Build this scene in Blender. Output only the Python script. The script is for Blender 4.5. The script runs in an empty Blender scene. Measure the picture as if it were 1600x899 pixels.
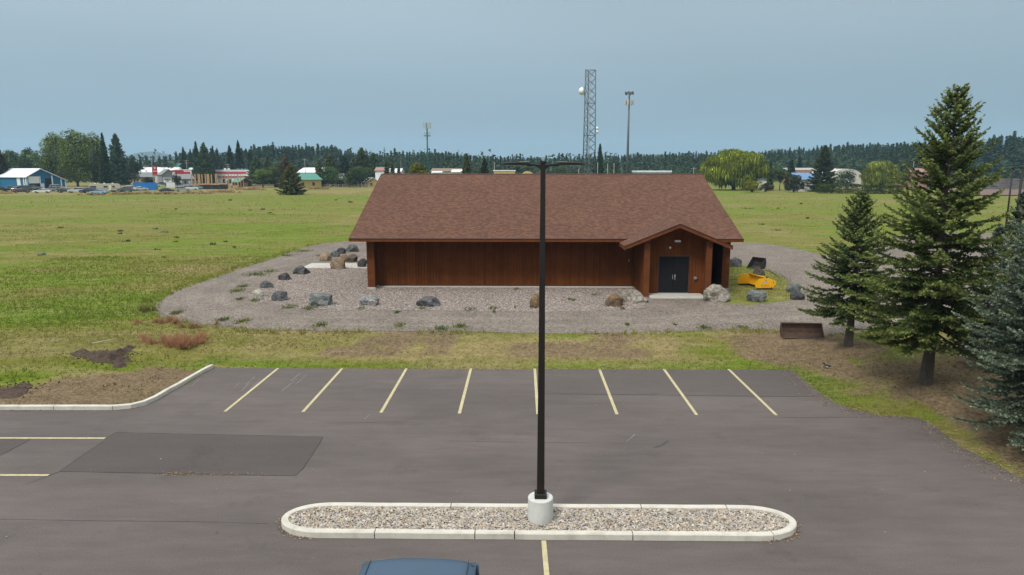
import bpy, bmesh, math, random
import numpy as np
from math import sin, cos, pi, radians, atan2, hypot, sqrt
from mathutils import Vector, Matrix, Euler

# ============================================================ camera, sky, sun, exposure
SC = bpy.context.scene
COL = SC.collection
FPX = 1067.0; CAM_H = 8.33
PITCH = math.atan((449.5 - 266) / FPX); YAW = math.atan(15 / FPX * cos(PITCH))
cam_d = bpy.data.cameras.new("camera"); cam = bpy.data.objects.new("camera", cam_d); COL.objects.link(cam)
cam_d.sensor_width = 36.0; cam_d.lens = FPX * 36.0 / 1600.0
cam_d.clip_start = 0.1; cam_d.clip_end = 20000
cam.location = (0, 0, CAM_H); cam.rotation_euler = (pi / 2 - PITCH, 0, YAW)
SC.camera = cam
SC.render.engine = 'CYCLES'
SC.cycles.use_denoising = True; SC.cycles.use_adaptive_sampling = False; SC.cycles.sample_clamp_indirect = 4.0
SC.cycles.max_bounces = 6; SC.cycles.volume_bounces = 1; SC.cycles.transparent_max_bounces = 8
SC.view_settings.view_transform = 'Standard'; SC.view_settings.look = 'None'
SC.view_settings.gamma = 1.0; SC.view_settings.exposure = 0.8
EXPO = 2 ** 0.8
SUN_EL = radians(52); SUN_AZ = radians(215)      # compass bearing of the sun, 0 = +Y, clockwise
world = bpy.data.worlds.new("World"); SC.world = world; world.use_nodes = True
wn = world.node_tree; wn.nodes.clear()
def wnode(t, **k):
    n = wn.nodes.new(t)
    for a, b in k.items(): setattr(n, a, b)
    return n
w_out = wnode('ShaderNodeOutputWorld'); w_bg = wnode('ShaderNodeBackground'); w_bg.inputs[1].default_value = 0.1
w_sky = wnode('ShaderNodeTexSky', sky_type='NISHITA', sun_disc=False)
w_sky.sun_elevation = SUN_EL; w_sky.sun_rotation = SUN_AZ; w_sky.dust_density = 3.0; w_sky.air_density = 1.2
w_tc = wnode('ShaderNodeTexCoord'); w_sep = wnode('ShaderNodeSeparateXYZ')
w_ramp = wnode('ShaderNodeValToRGB'); w_ramp.color_ramp.interpolation = 'EASE'
# overcast deck: dull blue at the horizon, paler upward, bright at the zenith (values as displayed, then / exposure * 10)
SKY = [(0.0, (.315, .402, .468)), (.07, (.295, .388, .462)), (.24, (.405, .50, .562)), (.55, (.95, 1.03, 1.07)), (1.0, (1.75, 1.78, 1.78))]
el = w_ramp.color_ramp.elements
while len(el) < len(SKY): el.new(.5)
for e, (p, c) in zip(el, SKY):
    e.position = p; e.color = (c[0] / EXPO, c[1] / EXPO, c[2] / EXPO, 1)
w_mul = wnode('ShaderNodeVectorMath', operation='SCALE'); w_mul.inputs['Scale'].default_value = 10.0
w_noise = wnode('ShaderNodeTexNoise'); w_noise.inputs['Scale'].default_value = 1.6; w_noise.inputs['Detail'].default_value = 2.0
w_map = wnode('ShaderNodeMapping'); w_map.inputs['Scale'].default_value = (1, 1, 3.5)
w_nr = wnode('ShaderNodeMapRange'); w_nr.inputs[1].default_value = .3; w_nr.inputs[2].default_value = .7
w_nr.inputs[3].default_value = .93; w_nr.inputs[4].default_value = 1.07
w_cl = wnode('ShaderNodeVectorMath', operation='SCALE')
w_mix = wnode('ShaderNodeMixRGB'); w_mix.inputs[0].default_value = 0.95
L = wn.links.new
L(w_tc.outputs['Generated'], w_sep.inputs[0]); L(w_sep.outputs['Z'], w_ramp.inputs[0])
L(w_tc.outputs['Generated'], w_map.inputs[0]); L(w_map.outputs[0], w_noise.inputs['Vector'])
L(w_noise.outputs['Fac'], w_nr.inputs[0]); L(w_ramp.outputs[0], w_mul.inputs[0])
L(w_mul.outputs[0], w_cl.inputs[0]); L(w_nr.outputs[0], w_cl.inputs['Scale'])
w_az = wnode('ShaderNodeMapRange', interpolation_type='SMOOTHSTEP'); w_az.inputs[1].default_value = -.7; w_az.inputs[2].default_value = .7; w_az.inputs[3].default_value = 1.07; w_az.inputs[4].default_value = .90
L(w_sep.outputs['X'], w_az.inputs[0]); w_am = wnode('ShaderNodeMath', operation='MULTIPLY'); L(w_nr.outputs[0], w_am.inputs[0]); L(w_az.outputs[0], w_am.inputs[1]); L(w_am.outputs[0], w_cl.inputs['Scale'])
L(w_sky.outputs[0], w_mix.inputs[1]); L(w_cl.outputs[0], w_mix.inputs[2])
L(w_mix.outputs[0], w_bg.inputs[0]); L(w_bg.outputs[0], w_out.inputs[0])
sun_d = bpy.data.lights.new("sun", 'SUN'); sun_d.energy = 1.5; sun_d.angle = radians(14); sun_d.color = (1, .965, .91)
sun = bpy.data.objects.new("sun", sun_d); COL.objects.link(sun); sun.location = (-20, -30, 60)
sdir = Vector((sin(SUN_AZ) * cos(SUN_EL), cos(SUN_AZ) * cos(SUN_EL), sin(SUN_EL)))
sun.rotation_euler = sdir.to_track_quat('Z', 'Y').to_euler()

# ============================================================ where things stand (measured on the photograph, kept as world metres)
_cp, _sp, _cy, _sy = cos(PITCH), sin(PITCH), cos(YAW), sin(YAW)
def ray(px, py):
    a = (px - 800) / FPX; b = -(py - 449.5) / FPX
    return (-_sy * _cp + a * _cy - b * _sy * _sp, _cy * _cp + a * _sy + b * _cy * _sp, -_sp + b * _cp)
def G(px, py, z=0.0):
    d = ray(px, py); t = (z - CAM_H) / d[2]; return Vector((d[0] * t, d[1] * t, z))
def A(px, py, Y):
    d = ray(px, py); t = Y / d[1]; return Vector((d[0] * t, d[1] * t, CAM_H + d[2] * t))
FZ = 0.5       # level of the field and gravel above the parking lot

# ============================================================ helpers
def tag(o, label=None, cat=None, group=None, kind=None):
    if label: o['label'] = label
    if cat: o['category'] = cat
    if group: o['group'] = group
    if kind: o['kind'] = kind
    return o
def empty(name, loc=(0, 0, 0), rz=0.0, label=None, cat=None, group=None, parent=None):
    o = bpy.data.objects.new(name, None); COL.objects.link(o); o.location = loc; o.rotation_euler = (0, 0, rz)
    o.empty_display_size = .3
    if parent: o.parent = parent
    return tag(o, label, cat, group)
def link(name, me, parent=None, loc=None, rot=None, scale=None):
    o = bpy.data.objects.new(name, me); COL.objects.link(o)
    if parent: o.parent = parent
    if loc is not None: o.location = loc
    if rot is not None: o.rotation_euler = rot
    if scale is not None: o.scale = scale
    return o
def kids(o): return [c for c in o.children]
def copy_tree(o, parent=None):
    c = o.copy(); COL.objects.link(c); c.parent = parent
    for ch in kids(o): copy_tree(ch, c)
    return c

class MB:
    """collects shapes for ONE mesh"""
    def __init__(s): s.v = []; s.f = []; s.m = []; s.sm = []
    def add(s, vs, fs, mi=0, smooth=False):
        b = len(s.v); s.v += [tuple(v) for v in vs]
        for f in fs: s.f.append([b + i for i in f]); s.m.append(mi); s.sm.append(smooth)
        return s
    def box(s, x0, x1, y0, y1, z0, z1, mi=0, mat=None):
        vs = [(x0, y0, z0), (x1, y0, z0), (x1, y1, z0), (x0, y1, z0), (x0, y0, z1), (x1, y0, z1), (x1, y1, z1), (x0, y1, z1)]
        if mat is not None: vs = [tuple(mat @ Vector(v)) for v in vs]
        return s.add(vs, [(3, 2, 1, 0), (4, 5, 6, 7), (0, 1, 5, 4), (1, 2, 6, 5), (2, 3, 7, 6), (3, 0, 4, 7)], mi)
    def bbox(s, x0, x1, y0, y1, z0, z1, b=.01, mi=0, mat=None):
        """box with chamfered top and vertical edges"""
        def ring(i, z): return [(x0 + i, y0, z), (x1 - i, y0, z), (x1, y0 + i, z), (x1, y1 - i, z), (x1 - i, y1, z), (x0 + i, y1, z), (x0, y1 - i, z), (x0, y0 + i, z)]
        r1 = ring(b, z0); r2 = ring(b, z1 - b)
        r3 = [(x0 + b, y0 + b, z1), (x1 - b, y0 + b, z1), (x1 - b, y0 + b, z1), (x1 - b, y1 - b, z1), (x1 - b, y1 - b, z1), (x0 + b, y1 - b, z1), (x0 + b, y1 - b, z1), (x0 + b, y0 + b, z1)]
        vs = r1 + r2 + r3
        if mat is not None: vs = [tuple(mat @ Vector(v)) for v in vs]
        fs = [[i, (i + 1) % 8, 8 + (i + 1) % 8, 8 + i] for i in range(8)] + [[8 + i, 8 + (i + 1) % 8, 16 + (i + 1) % 8, 16 + i] for i in range(8)]
        fs += [[16, 17, 19, 21], list(range(7, -1, -1))]
        return s.add(vs, fs, mi)
    def prism(s, poly, z0, z1, mi=0, mat=None):
        n = len(poly); vs = [(p[0], p[1], z0) for p in poly] + [(p[0], p[1], z1) for p in poly]
        if mat is not None: vs = [tuple(mat @ Vector(v)) for v in vs]
        return s.add(vs, [list(range(n))[::-1], [n + i for i in range(n)]] + [[i, (i + 1) % n, n + (i + 1) % n, n + i] for i in range(n)], mi)
    def tube(s, p0, p1, r0, r1=None, n=8, mi=0, smooth=True, cap=True):
        r1 = r0 if r1 is None else r1
        p0 = Vector(p0); p1 = Vector(p1); d = (p1 - p0)
        if d.length < 1e-6: return s
        d.normalize(); u = d.orthogonal().normalized(); w = d.cross(u)
        vs = [p0 + (u * cos(2 * pi * i / n) + w * sin(2 * pi * i / n)) * r0 for i in range(n)] + [p1 + (u * cos(2 * pi * i / n) + w * sin(2 * pi * i / n)) * r1 for i in range(n)]
        s.add(vs, [[i, (i + 1) % n, n + (i + 1) % n, n + i] for i in range(n)], mi, smooth)
        if cap: b = len(s.v) - 2 * n; s.f += [[b + i for i in range(n)][::-1], [b + n + i for i in range(n)]]; s.m += [mi, mi]; s.sm += [False, False]
        return s
    def lathe(s, prof, c=(0, 0, 0), n=24, mi=0, smooth=True):
        vs = []; fs = []
        for r, z in prof: vs += [(c[0] + r * cos(2 * pi * i / n), c[1] + r * sin(2 * pi * i / n), c[2] + z) for i in range(n)]
        for k in range(len(prof) - 1):
            fs += [[k * n + i, k * n + (i + 1) % n, (k + 1) * n + (i + 1) % n, (k + 1) * n + i] for i in range(n)]
        fs += [[i for i in range(n)][::-1], [(len(prof) - 1) * n + i for i in range(n)]]
        return s.add(vs, fs, mi, smooth)
    def loft(s, secs, mi=0, smooth=True, cap=True, closed=True):
        n = len(secs[0]); vs = [p for q in secs for p in q]; fs = []
        m = n if closed else n - 1
        for k in range(len(secs) - 1):
            fs += [[k * n + i, k * n + (i + 1) % n, (k + 1) * n + (i + 1) % n, (k + 1) * n + i] for i in range(m)]
        if cap: fs += [[i for i in range(n)][::-1], [(len(secs) - 1) * n + i for i in range(n)]]
        return s.add(vs, fs, mi, smooth)
    def mesh(s, name, mats):
        me = bpy.data.meshes.new(name); me.from_pydata(s.v, [], s.f)
        for m in (mats if isinstance(mats, (list, tuple)) else [mats]): me.materials.append(m)
        me.polygons.foreach_set('material_index', s.m); me.polygons.foreach_set('use_smooth', s.sm)
        me.update(); return me
    def build(s, name, mats, parent=None, **k): return link(name, s.mesh(name, mats), parent, **k)

def trimesh(name, V, C=None, mats=None, mi=None):
    """V (n,k,3) array of separate k-gons, C (n,3) colour per face"""
    V = np.asarray(V, dtype=np.float32); n, k = V.shape[:2]
    me = bpy.data.meshes.new(name)
    me.vertices.add(n * k); me.vertices.foreach_set('co', V.reshape(-1))
    me.loops.add(n * k); me.loops.foreach_set('vertex_index', np.arange(n * k, dtype=np.int32))
    me.polygons.add(n); me.polygons.foreach_set('loop_start', np.arange(0, n * k, k, dtype=np.int32))
    me.polygons.foreach_set('loop_total', np.full(n, k, dtype=np.int32))
    for m in (mats if isinstance(mats, (list, tuple)) else [mats]): me.materials.append(m)
    if mi is not None: me.polygons.foreach_set('material_index', np.asarray(mi, dtype=np.int32))
    if C is not None:
        a = me.attributes.new('tint', 'FLOAT_COLOR', 'FACE')
        c4 = np.ones((n, 4), dtype=np.float32); c4[:, :3] = C; a.data.foreach_set('color', c4.reshape(-1))
    me.update(); me.validate(); return me

# ------------------------------------------------------------ materials
def lin(r, g, b):
    f = lambda c: ((c / 255 + .055) / 1.055) ** 2.4 if c > 10 else c / 255 / 12.92
    return (f(r), f(g), f(b))
def mat(name, col, rough=.8, nz=0.0, ns=6.0, bump=0.0, bs=40.0, metal=0.0, spec=.4, col2=None, tint=False, trans=0.0, coat=0.0, emit=None, detail=6.0, objv=0.0, stain=0.0, sts=.6, stc=(.1, .09, .08)):
    m = bpy.data.materials.new(name); m.use_nodes = True; nt = m.node_tree; N = nt.nodes; K = nt.links.new
    b = N['Principled BSDF']; b.inputs['Roughness'].default_value = rough; b.inputs['Metallic'].default_value = metal
    b.inputs['Specular IOR Level'].default_value = spec
    if coat: b.inputs['Coat Weight'].default_value = coat; b.inputs['Coat Roughness'].default_value = .08
    c = tuple(col) + (1,)
    src = None
    tc = N.new('ShaderNodeTexCoord')
    if tint:
        a = N.new('ShaderNodeAttribute'); a.attribute_name = 'tint'; src = a.outputs['Color']
    if nz or col2:
        n = N.new('ShaderNodeTexNoise'); n.inputs['Scale'].default_value = ns; n.inputs['Detail'].default_value = detail; n.inputs['Roughness'].default_value = .65
        K(tc.outputs['Object'], n.inputs['Vector'])
        r = N.new('ShaderNodeMapRange'); r.inputs[1].default_value = .3; r.inputs[2].default_value = .7
        K(n.outputs['Fac'], r.inputs[0])
        mx = N.new('ShaderNodeMixRGB')
        K(r.outputs[0], mx.inputs[0])
        if col2: mx.inputs[1].default_value = c; mx.inputs[2].default_value = tuple(col2) + (1,)
        else:
            mx.inputs[1].default_value = tuple(x * (1 - nz) for x in col) + (1,); mx.inputs[2].default_value = tuple(min(1, x * (1 + nz)) for x in col) + (1,)
        if src is None: src = mx.outputs[0]
    if stain:
        n = N.new('ShaderNodeTexNoise'); n.inputs['Scale'].default_value = sts; n.inputs['Detail'].default_value = 9; n.inputs['Roughness'].default_value = .7
        K(tc.outputs['Object'], n.inputs['Vector'])
        r = N.new('ShaderNodeMapRange'); r.inputs[1].default_value = .5; r.inputs[2].default_value = .75; r.inputs[4].default_value = stain
        K(n.outputs['Fac'], r.inputs[0]); mx = N.new('ShaderNodeMixRGB'); K(r.outputs[0], mx.inputs[0])
        if src is not None: K(src, mx.inputs[1])
        else: mx.inputs[1].default_value = c
        mx.inputs[2].default_value = tuple(stc) + (1,); src = mx.outputs[0]
    if objv:
        oi = N.new('ShaderNodeObjectInfo'); hs = N.new('ShaderNodeHueSaturation'); r = N.new('ShaderNodeMapRange')
        r.inputs[3].default_value = 1 - objv; r.inputs[4].default_value = 1 + objv; K(oi.outputs['Random'], r.inputs[0]); K(r.outputs[0], hs.inputs['Value'])
        if src is not None: K(src, hs.inputs['Color'])
        else: hs.inputs['Color'].default_value = c
        src = hs.outputs[0]
    if src is not None: K(src, b.inputs['Base Color'])
    else: b.inputs['Base Color'].default_value = c
    if bump:
        n = N.new('ShaderNodeTexNoise'); n.inputs['Scale'].default_value = bs; n.inputs['Detail'].default_value = 5
        K(tc.outputs['Object'], n.inputs['Vector']); bp = N.new('ShaderNodeBump'); bp.inputs['Distance'].default_value = bump; bp.inputs['Strength'].default_value = .6
        K(n.outputs['Fac'], bp.inputs['Height']); K(bp.outputs[0], b.inputs['Normal'])
    if trans:
        t = N.new('ShaderNodeBsdfTranslucent'); ms = N.new('ShaderNodeMixShader'); ms.inputs[0].default_value = trans
        if src is not None: K(src, t.inputs[0])
        else: t.inputs[0].default_value = c
        K(b.outputs[0], ms.inputs[1]); K(t.outputs[0], ms.inputs[2]); K(ms.outputs[0], N['Material Output'].inputs[0])
    if emit: b.inputs['Emission Color'].default_value = tuple(emit) + (1,); b.inputs['Emission Strength'].default_value = 1
    return m

M = {}
M['leaf'] = mat('foliage', (.06, .09, .03), .75, tint=True, trans=.4, spec=.05)
M['needle'] = mat('needles', (.04, .07, .03), .7, tint=True, trans=.28, spec=.2)
M['leaf_far'] = mat('far foliage', (.05, .07, .03), .8, tint=True, trans=.1, spec=.1, objv=.18)
M['grassb'] = mat('grass blades', (.1, .14, .03), .8, tint=True, trans=.55, spec=.05)
M['bark'] = mat('bark', (.085, .068, .055), .95, .35, 9, bump=.03, bs=18)
M['bark_red'] = mat('reddish bark', (.075, .052, .035), .95, .4, 9, bump=.03, bs=18)
M['conc'] = mat('kerb concrete', (.54, .51, .44), .9, .08, 3.0, bump=.006, bs=60, stain=.55, sts=2.2, stc=(.26, .22, .17))
M['pier'] = mat('pier concrete', (.56, .56, .52), .9, .10, 5.0, bump=.006, bs=60, stain=.55, sts=2.4, stc=(.17, .17, .16))
M['slab'] = mat('slab concrete', (.44, .42, .37), .9, .10, 2.0, bump=.004, bs=60, stain=.25, sts=.8, stc=(.25, .22, .18))
M['bronze'] = mat('dark bronze paint', (.012, .009, .007), .55, .2, 3, spec=.35)
M['steel'] = mat('galvanised steel', (.28, .30, .32), .5, .15, 3, metal=.3)
M['dsteel'] = mat('dark weathered steel', (.10, .12, .14), .6, .15, 3, metal=.3)
M['white'] = mat('white paint', (.72, .73, .73), .5, .05, 2, stain=.15, sts=.5, stc=(.5, .47, .42))
M['black'] = mat('black rubber', (.015, .015, .016), .7)
M['glass'] = mat('dark window glass', (.02, .025, .03), .12, spec=.8)
M['chrome'] = mat('bright metal', (.6, .6, .62), .25, metal=1.0)
M['rust'] = mat('rusty steel', (.085, .045, .028), .85, 0, 5, col2=(.035, .025, .02), bump=.01, bs=14, stain=.4, sts=2, stc=(.15, .07, .04))
M['blacksteel'] = mat('blackened steel', (.02, .02, .02), .6, .3, 4, stain=.5, sts=2, stc=(.09, .05, .035))
M['line'] = mat('faded yellow paint', (.46, .40, .23), .85, .15, 4, bump=.002, bs=90, stain=.75, sts=9, stc=(.13, .11, .10))

# ---- numpy value noise for terrain and scatter
_rng = np.random.default_rng(7)
_lat = _rng.random((256, 256))
def vnoise(x, y, s):
    x = np.asarray(x) / s; y = np.asarray(y) / s
    xi = np.floor(x).astype(int); yi = np.floor(y).astype(int); fx = x - xi; fy = y - yi
    fx = fx * fx * (3 - 2 * fx); fy = fy * fy * (3 - 2 * fy)
    g = lambda i, j: _lat[i % 256, j % 256]
    return (g(xi, yi) * (1 - fx) + g(xi + 1, yi) * fx) * (1 - fy) + (g(xi, yi + 1) * (1 - fx) + g(xi + 1, yi + 1) * fx) * fy
def fbm(x, y, s, o=4):
    r = 0; a = 1; t = 0
    for k in range(o): r = r + a * vnoise(np.asarray(x) + 37.1 * k, np.asarray(y) + 11.7 * k, s / 2 ** k); t += a; a *= .55
    return r / t
def sdf(poly, X, Y):
    """signed distance, negative inside"""
    X = np.asarray(X, float); Y = np.asarray(Y, float); d2 = np.full(X.shape, 1e18); ins = np.zeros(X.shape, bool)
    P = [(p[0], p[1]) for p in poly]
    for (ax, ay), (bx, by) in zip(P, P[1:] + P[:1]):
        ex, ey = bx - ax, by - ay; wx, wy = X - ax, Y - ay
        t = np.clip((wx * ex + wy * ey) / (ex * ex + ey * ey + 1e-12), 0, 1)
        d2 = np.minimum(d2, (wx - ex * t) ** 2 + (wy - ey * t) ** 2)
        c = ((ay > Y) != (by > Y)) & (X < (bx - ax) * (Y - ay) / (by - ay + 1e-12) + ax); ins ^= c
    d = np.sqrt(d2); return np.where(ins, -d, d)
def sstep(a, b, x): t = np.clip((x - a) / (b - a), 0, 1); return t * t * (3 - 2 * t)

# ============================================================ the ground
kerb_px = [(0, 641), (60, 641), (120, 641), (176, 641), (205, 638.5), (228, 633), (246, 625), (266, 613), (285, 603), (303, 592), (320, 582), (334, 575)]
kerb_line = [Vector((-62, G(0, 641)[1], 0))] + [G(*p) for p in kerb_px]
right_px = [(1237, 578), (1262, 599), (1288, 620), (1306, 630), (1330, 639), (1368, 648), (1430, 652), (1446, 658), (1464, 670), (1500, 697), (1550, 723), (1600, 749)]
LOT = kerb_line + [G(500, 576), G(900, 577.5)] + [G(*p) for p in right_px] + [Vector((19, 14.5, 0)), Vector((26, 9, 0)), Vector((40, 2, 0)), Vector((60, -4, 0)), Vector((60, -30, 0)), Vector((-62, -30, 0))]
drive_px = [(560, 374), (545, 377), (505, 381), (480, 386), (440, 399), (405, 411), (380, 418), (350, 429), (320, 439), (290, 449), (270, 457), (252, 467), (243, 476), (241, 487), (252, 494), (270, 499), (300, 505), (335, 510), (370, 513.5), (430, 516), (520, 518), (620, 518), (700, 517.5), (840, 521), (960, 521), (1060, 518), (1160, 515), (1225, 517), (1290, 523), (1350, 520), (1420, 505), (1500, 492), (1600, 478)]
DRIVE = [G(x, y, FZ) for x, y in drive_px] + [Vector((60, 40, FZ)), Vector((75, 60, FZ)), Vector((85, 88, FZ)), Vector((62, 87, FZ))] + \
        [G(x, y, FZ) for x, y in ((1470, 363), (1420, 366), (1380, 372), (1340, 388), (1300, 401), (1262, 393), (1220, 384), (1165, 378))] + [Vector((16, 76, FZ)), Vector((-14, 76, FZ))]
rock_px = [(577, 393), (560, 404), (480, 419), (455, 431), (425, 443), (400, 452), (386, 461), (392, 471), (420, 476), (450, 481), (500, 484), (580, 486), (700, 486), (840, 488), (960, 485), (1005, 482), (1012, 470)]
ROCK = [G(x, y, FZ) for x, y in rock_px] + [Vector((7.75, 42.3, FZ)), Vector((7.75, 46, FZ)), Vector((-9.6, 46.2, FZ)), Vector((-9.6, 60, FZ))]
PATCH = [G(x, y, FZ) for x, y in ((1138, 476), (1136, 440), (1136, 421), (1150, 414), (1178, 417), (1205, 424), (1228, 437), (1240, 455), (1246, 468), (1215, 472), (1180, 477))]
LITTER = [G(x, y, .3) for x, y in ((1215, 520), (1300, 525), (1330, 535), (1420, 560), (1490, 540), (1600, 520), (1760, 560), (1760, 800), (1600, 752), (1540, 722), (1480, 680), (1446, 655), (1370, 640), (1310, 620), (1285, 600), (1240, 572), (1180, 556), (1190, 535))]
MULCH = [G(x, y, .1) for x, y in ((0, 634), (175, 634), (226, 627), (262, 606), (322, 577), (250, 578), (190, 596), (100, 603), (0, 616))] + [Vector((-30, 23.2, 0)), Vector((-30, 22.7, 0))]
def terr(x, y):
    x = np.asarray(x, float); y = np.asarray(y, float); d = sdf(LOT, x, y)
    z = -.03 + (FZ + .03) * sstep(.1, 4.4, d)
    left = (x < -12.9) & (y > 22)
    z = np.where(left & (d > 0), np.maximum(z, .125 * sstep(.12, .3, d)), z)
    z = np.where(d < 0, -.03 - .05 * sstep(0, .6, -d), z)
    dd = sdf(DRIVE, x, y); amp = sstep(.3, 3, dd) * sstep(.6, 3, d)
    z = z + amp * ((fbm(x, y, 9, 3) - .5) * .35 + (fbm(x + 50, y, 1.6, 2) - .5) * .08)
    z = np.where((dd < .3) & (d > 4), FZ - .012, z)
    return z
def terr1(x, y): return float(terr(np.array([x]), np.array([y]))[0])
def GT(px, py):
    z = FZ
    for _ in range(6): p = G(px, py, z); z = terr1(p.x, p.y)
    return Vector((p.x, p.y, max(z, 0)))
def zones(x, y):
    """lush 0..1, dirt 0..1, dry 0..1"""
    n1 = fbm(x, y, 6, 4); n2 = fbm(x + 91, y + 13, 14, 4); n3 = fbm(x * .35 + 9, y, 5, 4)
    lush = sstep(.40, .66, n2 * .45 + n3 * .55)
    d = sdf(LOT, x, y)
    strip = sstep(.0, .4, d) * (1 - sstep(1.0, 1.9, d + (n1 - .5) * 1.5)) * (x > -14) * (x < 12) * (y > 20)
    bank = sstep(1.0, 1.8, d) * (1 - sstep(4.4, 6.2, d)) * (x > -13) * (x < 14) * (y > 20)
    mulch = 1 - sstep(-.5, .5, sdf(MULCH, x, y) + (n1 - .5) * 1.6)
    lit = 1 - sstep(-.9, .9, sdf(LITTER, x, y) + (n1 - .5) * 4.2)
    edge = 1 - sstep(0, 1.6, np.abs(sdf(DRIVE, x, y)) + (n1 - .5) * 1.2)
    mulch = np.clip(mulch * 1.2, 0, 1); lit_ = lit * (x > 14.5); pass; dry = np.clip(.62 * bank * sstep(.38, .66, n1) + mulch * .95 + .55 * sstep(.5, .75, 1 - n3) , 0, 1)
    dirt = np.clip(.38 * lit_ + lit * (.50 + 2.0 * (n1 - .42)) * (1 - .55 * (1 - sstep(.3, 1.3, d + (n2 - .5) * 2)) * (x < 14)) * (1 - .85 * (1 - sstep(.5, 1.6, np.hypot((x - 16.2) / 2.6, (y - 28.2) / 1.1)))) + mulch * (.62 + .38 * sstep(.35, .6, n1)) + bank * .62 * sstep(.36, .66, fbm(x + 5, y * 1.6, 3.2, 4)), 0, 1)
    lush = np.clip(lush * (1 - bank * .45) * (1 - mulch) + strip * .85 + edge * .25, 0, 1)
    far = sstep(60, 230, np.hypot(x, y))
    margin = sstep(205, 235, y) * (x < -35) * sstep(.35, .6, fbm(x, y * 3, 14, 3)); dry = np.clip(dry + margin * .9, 0, 1); lush = lush * (1 - margin)
    dry = dry * (1 - far * .1)
    return lush, dirt, dry

def ground_material():
    m = bpy.data.materials.new('field ground'); m.use_nodes = True; nt = m.node_tree; N = nt.nodes; K = nt.links.new
    b = N['Principled BSDF']; b.inputs['Roughness'].default_value = .95; b.inputs['Specular IOR Level'].default_value = .1
    tc = N.new('ShaderNodeTexCoord')
    def noise(s, d=6, r=.65, sc=None):
        n = N.new('ShaderNodeTexNoise'); n.inputs['Scale'].default_value = s; n.inputs['Detail'].default_value = d; n.inputs['Roughness'].default_value = r
        if sc: mp = N.new('ShaderNodeMapping'); mp.inputs['Scale'].default_value = sc; mp.inputs['Rotation'].default_value = (0, 0, -.35); K(tc.outputs['Object'], mp.inputs[0]); K(mp.outputs[0], n.inputs['Vector'])
        else: K(tc.outputs['Object'], n.inputs['Vector'])
        return n.outputs['Fac']
    def rng(v, a, c, o0=0., o1=1.):
        r = N.new('ShaderNodeMapRange'); r.inputs[1].default_value = a; r.inputs[2].default_value = c; r.inputs[3].default_value = o0; r.inputs[4].default_value = o1; K(v, r.inputs[0]); return r.outputs[0]
    def mixc(f, a, c):
        x = N.new('ShaderNodeMixRGB')
        for i, v in ((0, f), (1, a), (2, c)):
            if isinstance(v, (tuple, float)): x.inputs[i].default_value = v if isinstance(v, float) else tuple(v) + (1,)
            else: K(v, x.inputs[i])
        return x.outputs[0]
    def math_(op, a, c):
        x = N.new('ShaderNodeMath'); x.operation = op; x.use_clamp = True
        for i, v in ((0, a), (1, c)):
            if isinstance(v, float): x.inputs[i].default_value = v
            else: K(v, x.inputs[i])
        return x.outputs[0]
    def attr(n): a = N.new('ShaderNodeAttribute'); a.attribute_name = n; return a.outputs['Fac']
    fine = noise(9, 8, .75); mid = noise(1.3, 6, .7); streak = noise(.22, 7, .65, (.45, 2.2, 1)); big = noise(.045, 4, .6, (.6, 1.8, 1))
    g = mixc(rng(fine, .3, .7), C_GRASS1, C_GRASS2)
    lushf = math_('ADD', attr('lush'), rng(mid, .35, .7, -.35, .35)); lushf = math_('ADD', lushf, rng(streak, .36, .62, -.5, .5))
    g = mixc(lushf, g, mixc(rng(fine, .3, .7), C_LUSH1, C_LUSH2))
    tan = mixc(rng(fine, .3, .7), C_DRY1, C_DRY2)
    streak2 = noise(.5, 8, .75, (.35, 2.6, 1)); dryf = math_('ADD', attr('dry'), rng(streak2, .46, .62, -.1, .75)); dryf = math_('MULTIPLY', dryf, rng(mid, .25, .6, .4, 1.15)); dryf = math_('MULTIPLY', dryf, rng(big, .35, .55, .5, 1.0))
    g = mixc(dryf, g, tan)
    dirt = mixc(rng(fine, .35, .65), C_DIRT1, C_DIRT2)
    dirtf = math_('ADD', attr('dirt'), rng(mid, .3, .7, -.25, .2)); dirtf = math_('MULTIPLY', dirtf, rng(attr('dirt'), 0, .25))
    g = mixc(rng(dirtf, .25, .6), g, dirt)
    clump = noise(3.2, 5, .8); vv_ = math_('MULTIPLY', rng(clump, .3, .7, .62, 1.0), rng(noise(.7, 7, .75, (.5, 2.0, 1)), .35, .65, .74, 1.0))
    sc_ = N.new('ShaderNodeVectorMath'); sc_.operation = 'SCALE'; K(g, sc_.inputs[0]); r_ = N.new('ShaderNodeMath'); r_.operation = 'MULTIPLY'; r_.inputs[1].default_value = 1.42; K(vv_, r_.inputs[0]); K(r_.outputs[0], sc_.inputs['Scale']); K(sc_.outputs[0], b.inputs['Base Color'])
    bp = N.new('ShaderNodeBump'); bp.inputs['Distance'].default_value = .08; bp.inputs['Strength'].default_value = .8; K(fine, bp.inputs['Height']); K(bp.outputs[0], b.inputs['Normal'])
    return m
C_GRASS1 = (.098, .106, .015); C_GRASS2 = (.185, .182, .036)
C_LUSH1 = (.075, .125, .008); C_LUSH2 = (.14, .205, .016)
C_DRY1 = (.18, .135, .055); C_DRY2 = (.31, .245, .125)
C_DIRT1 = (.085, .058, .034); C_DIRT2 = (.245, .18, .105)
M['ground'] = ground_material()

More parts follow.
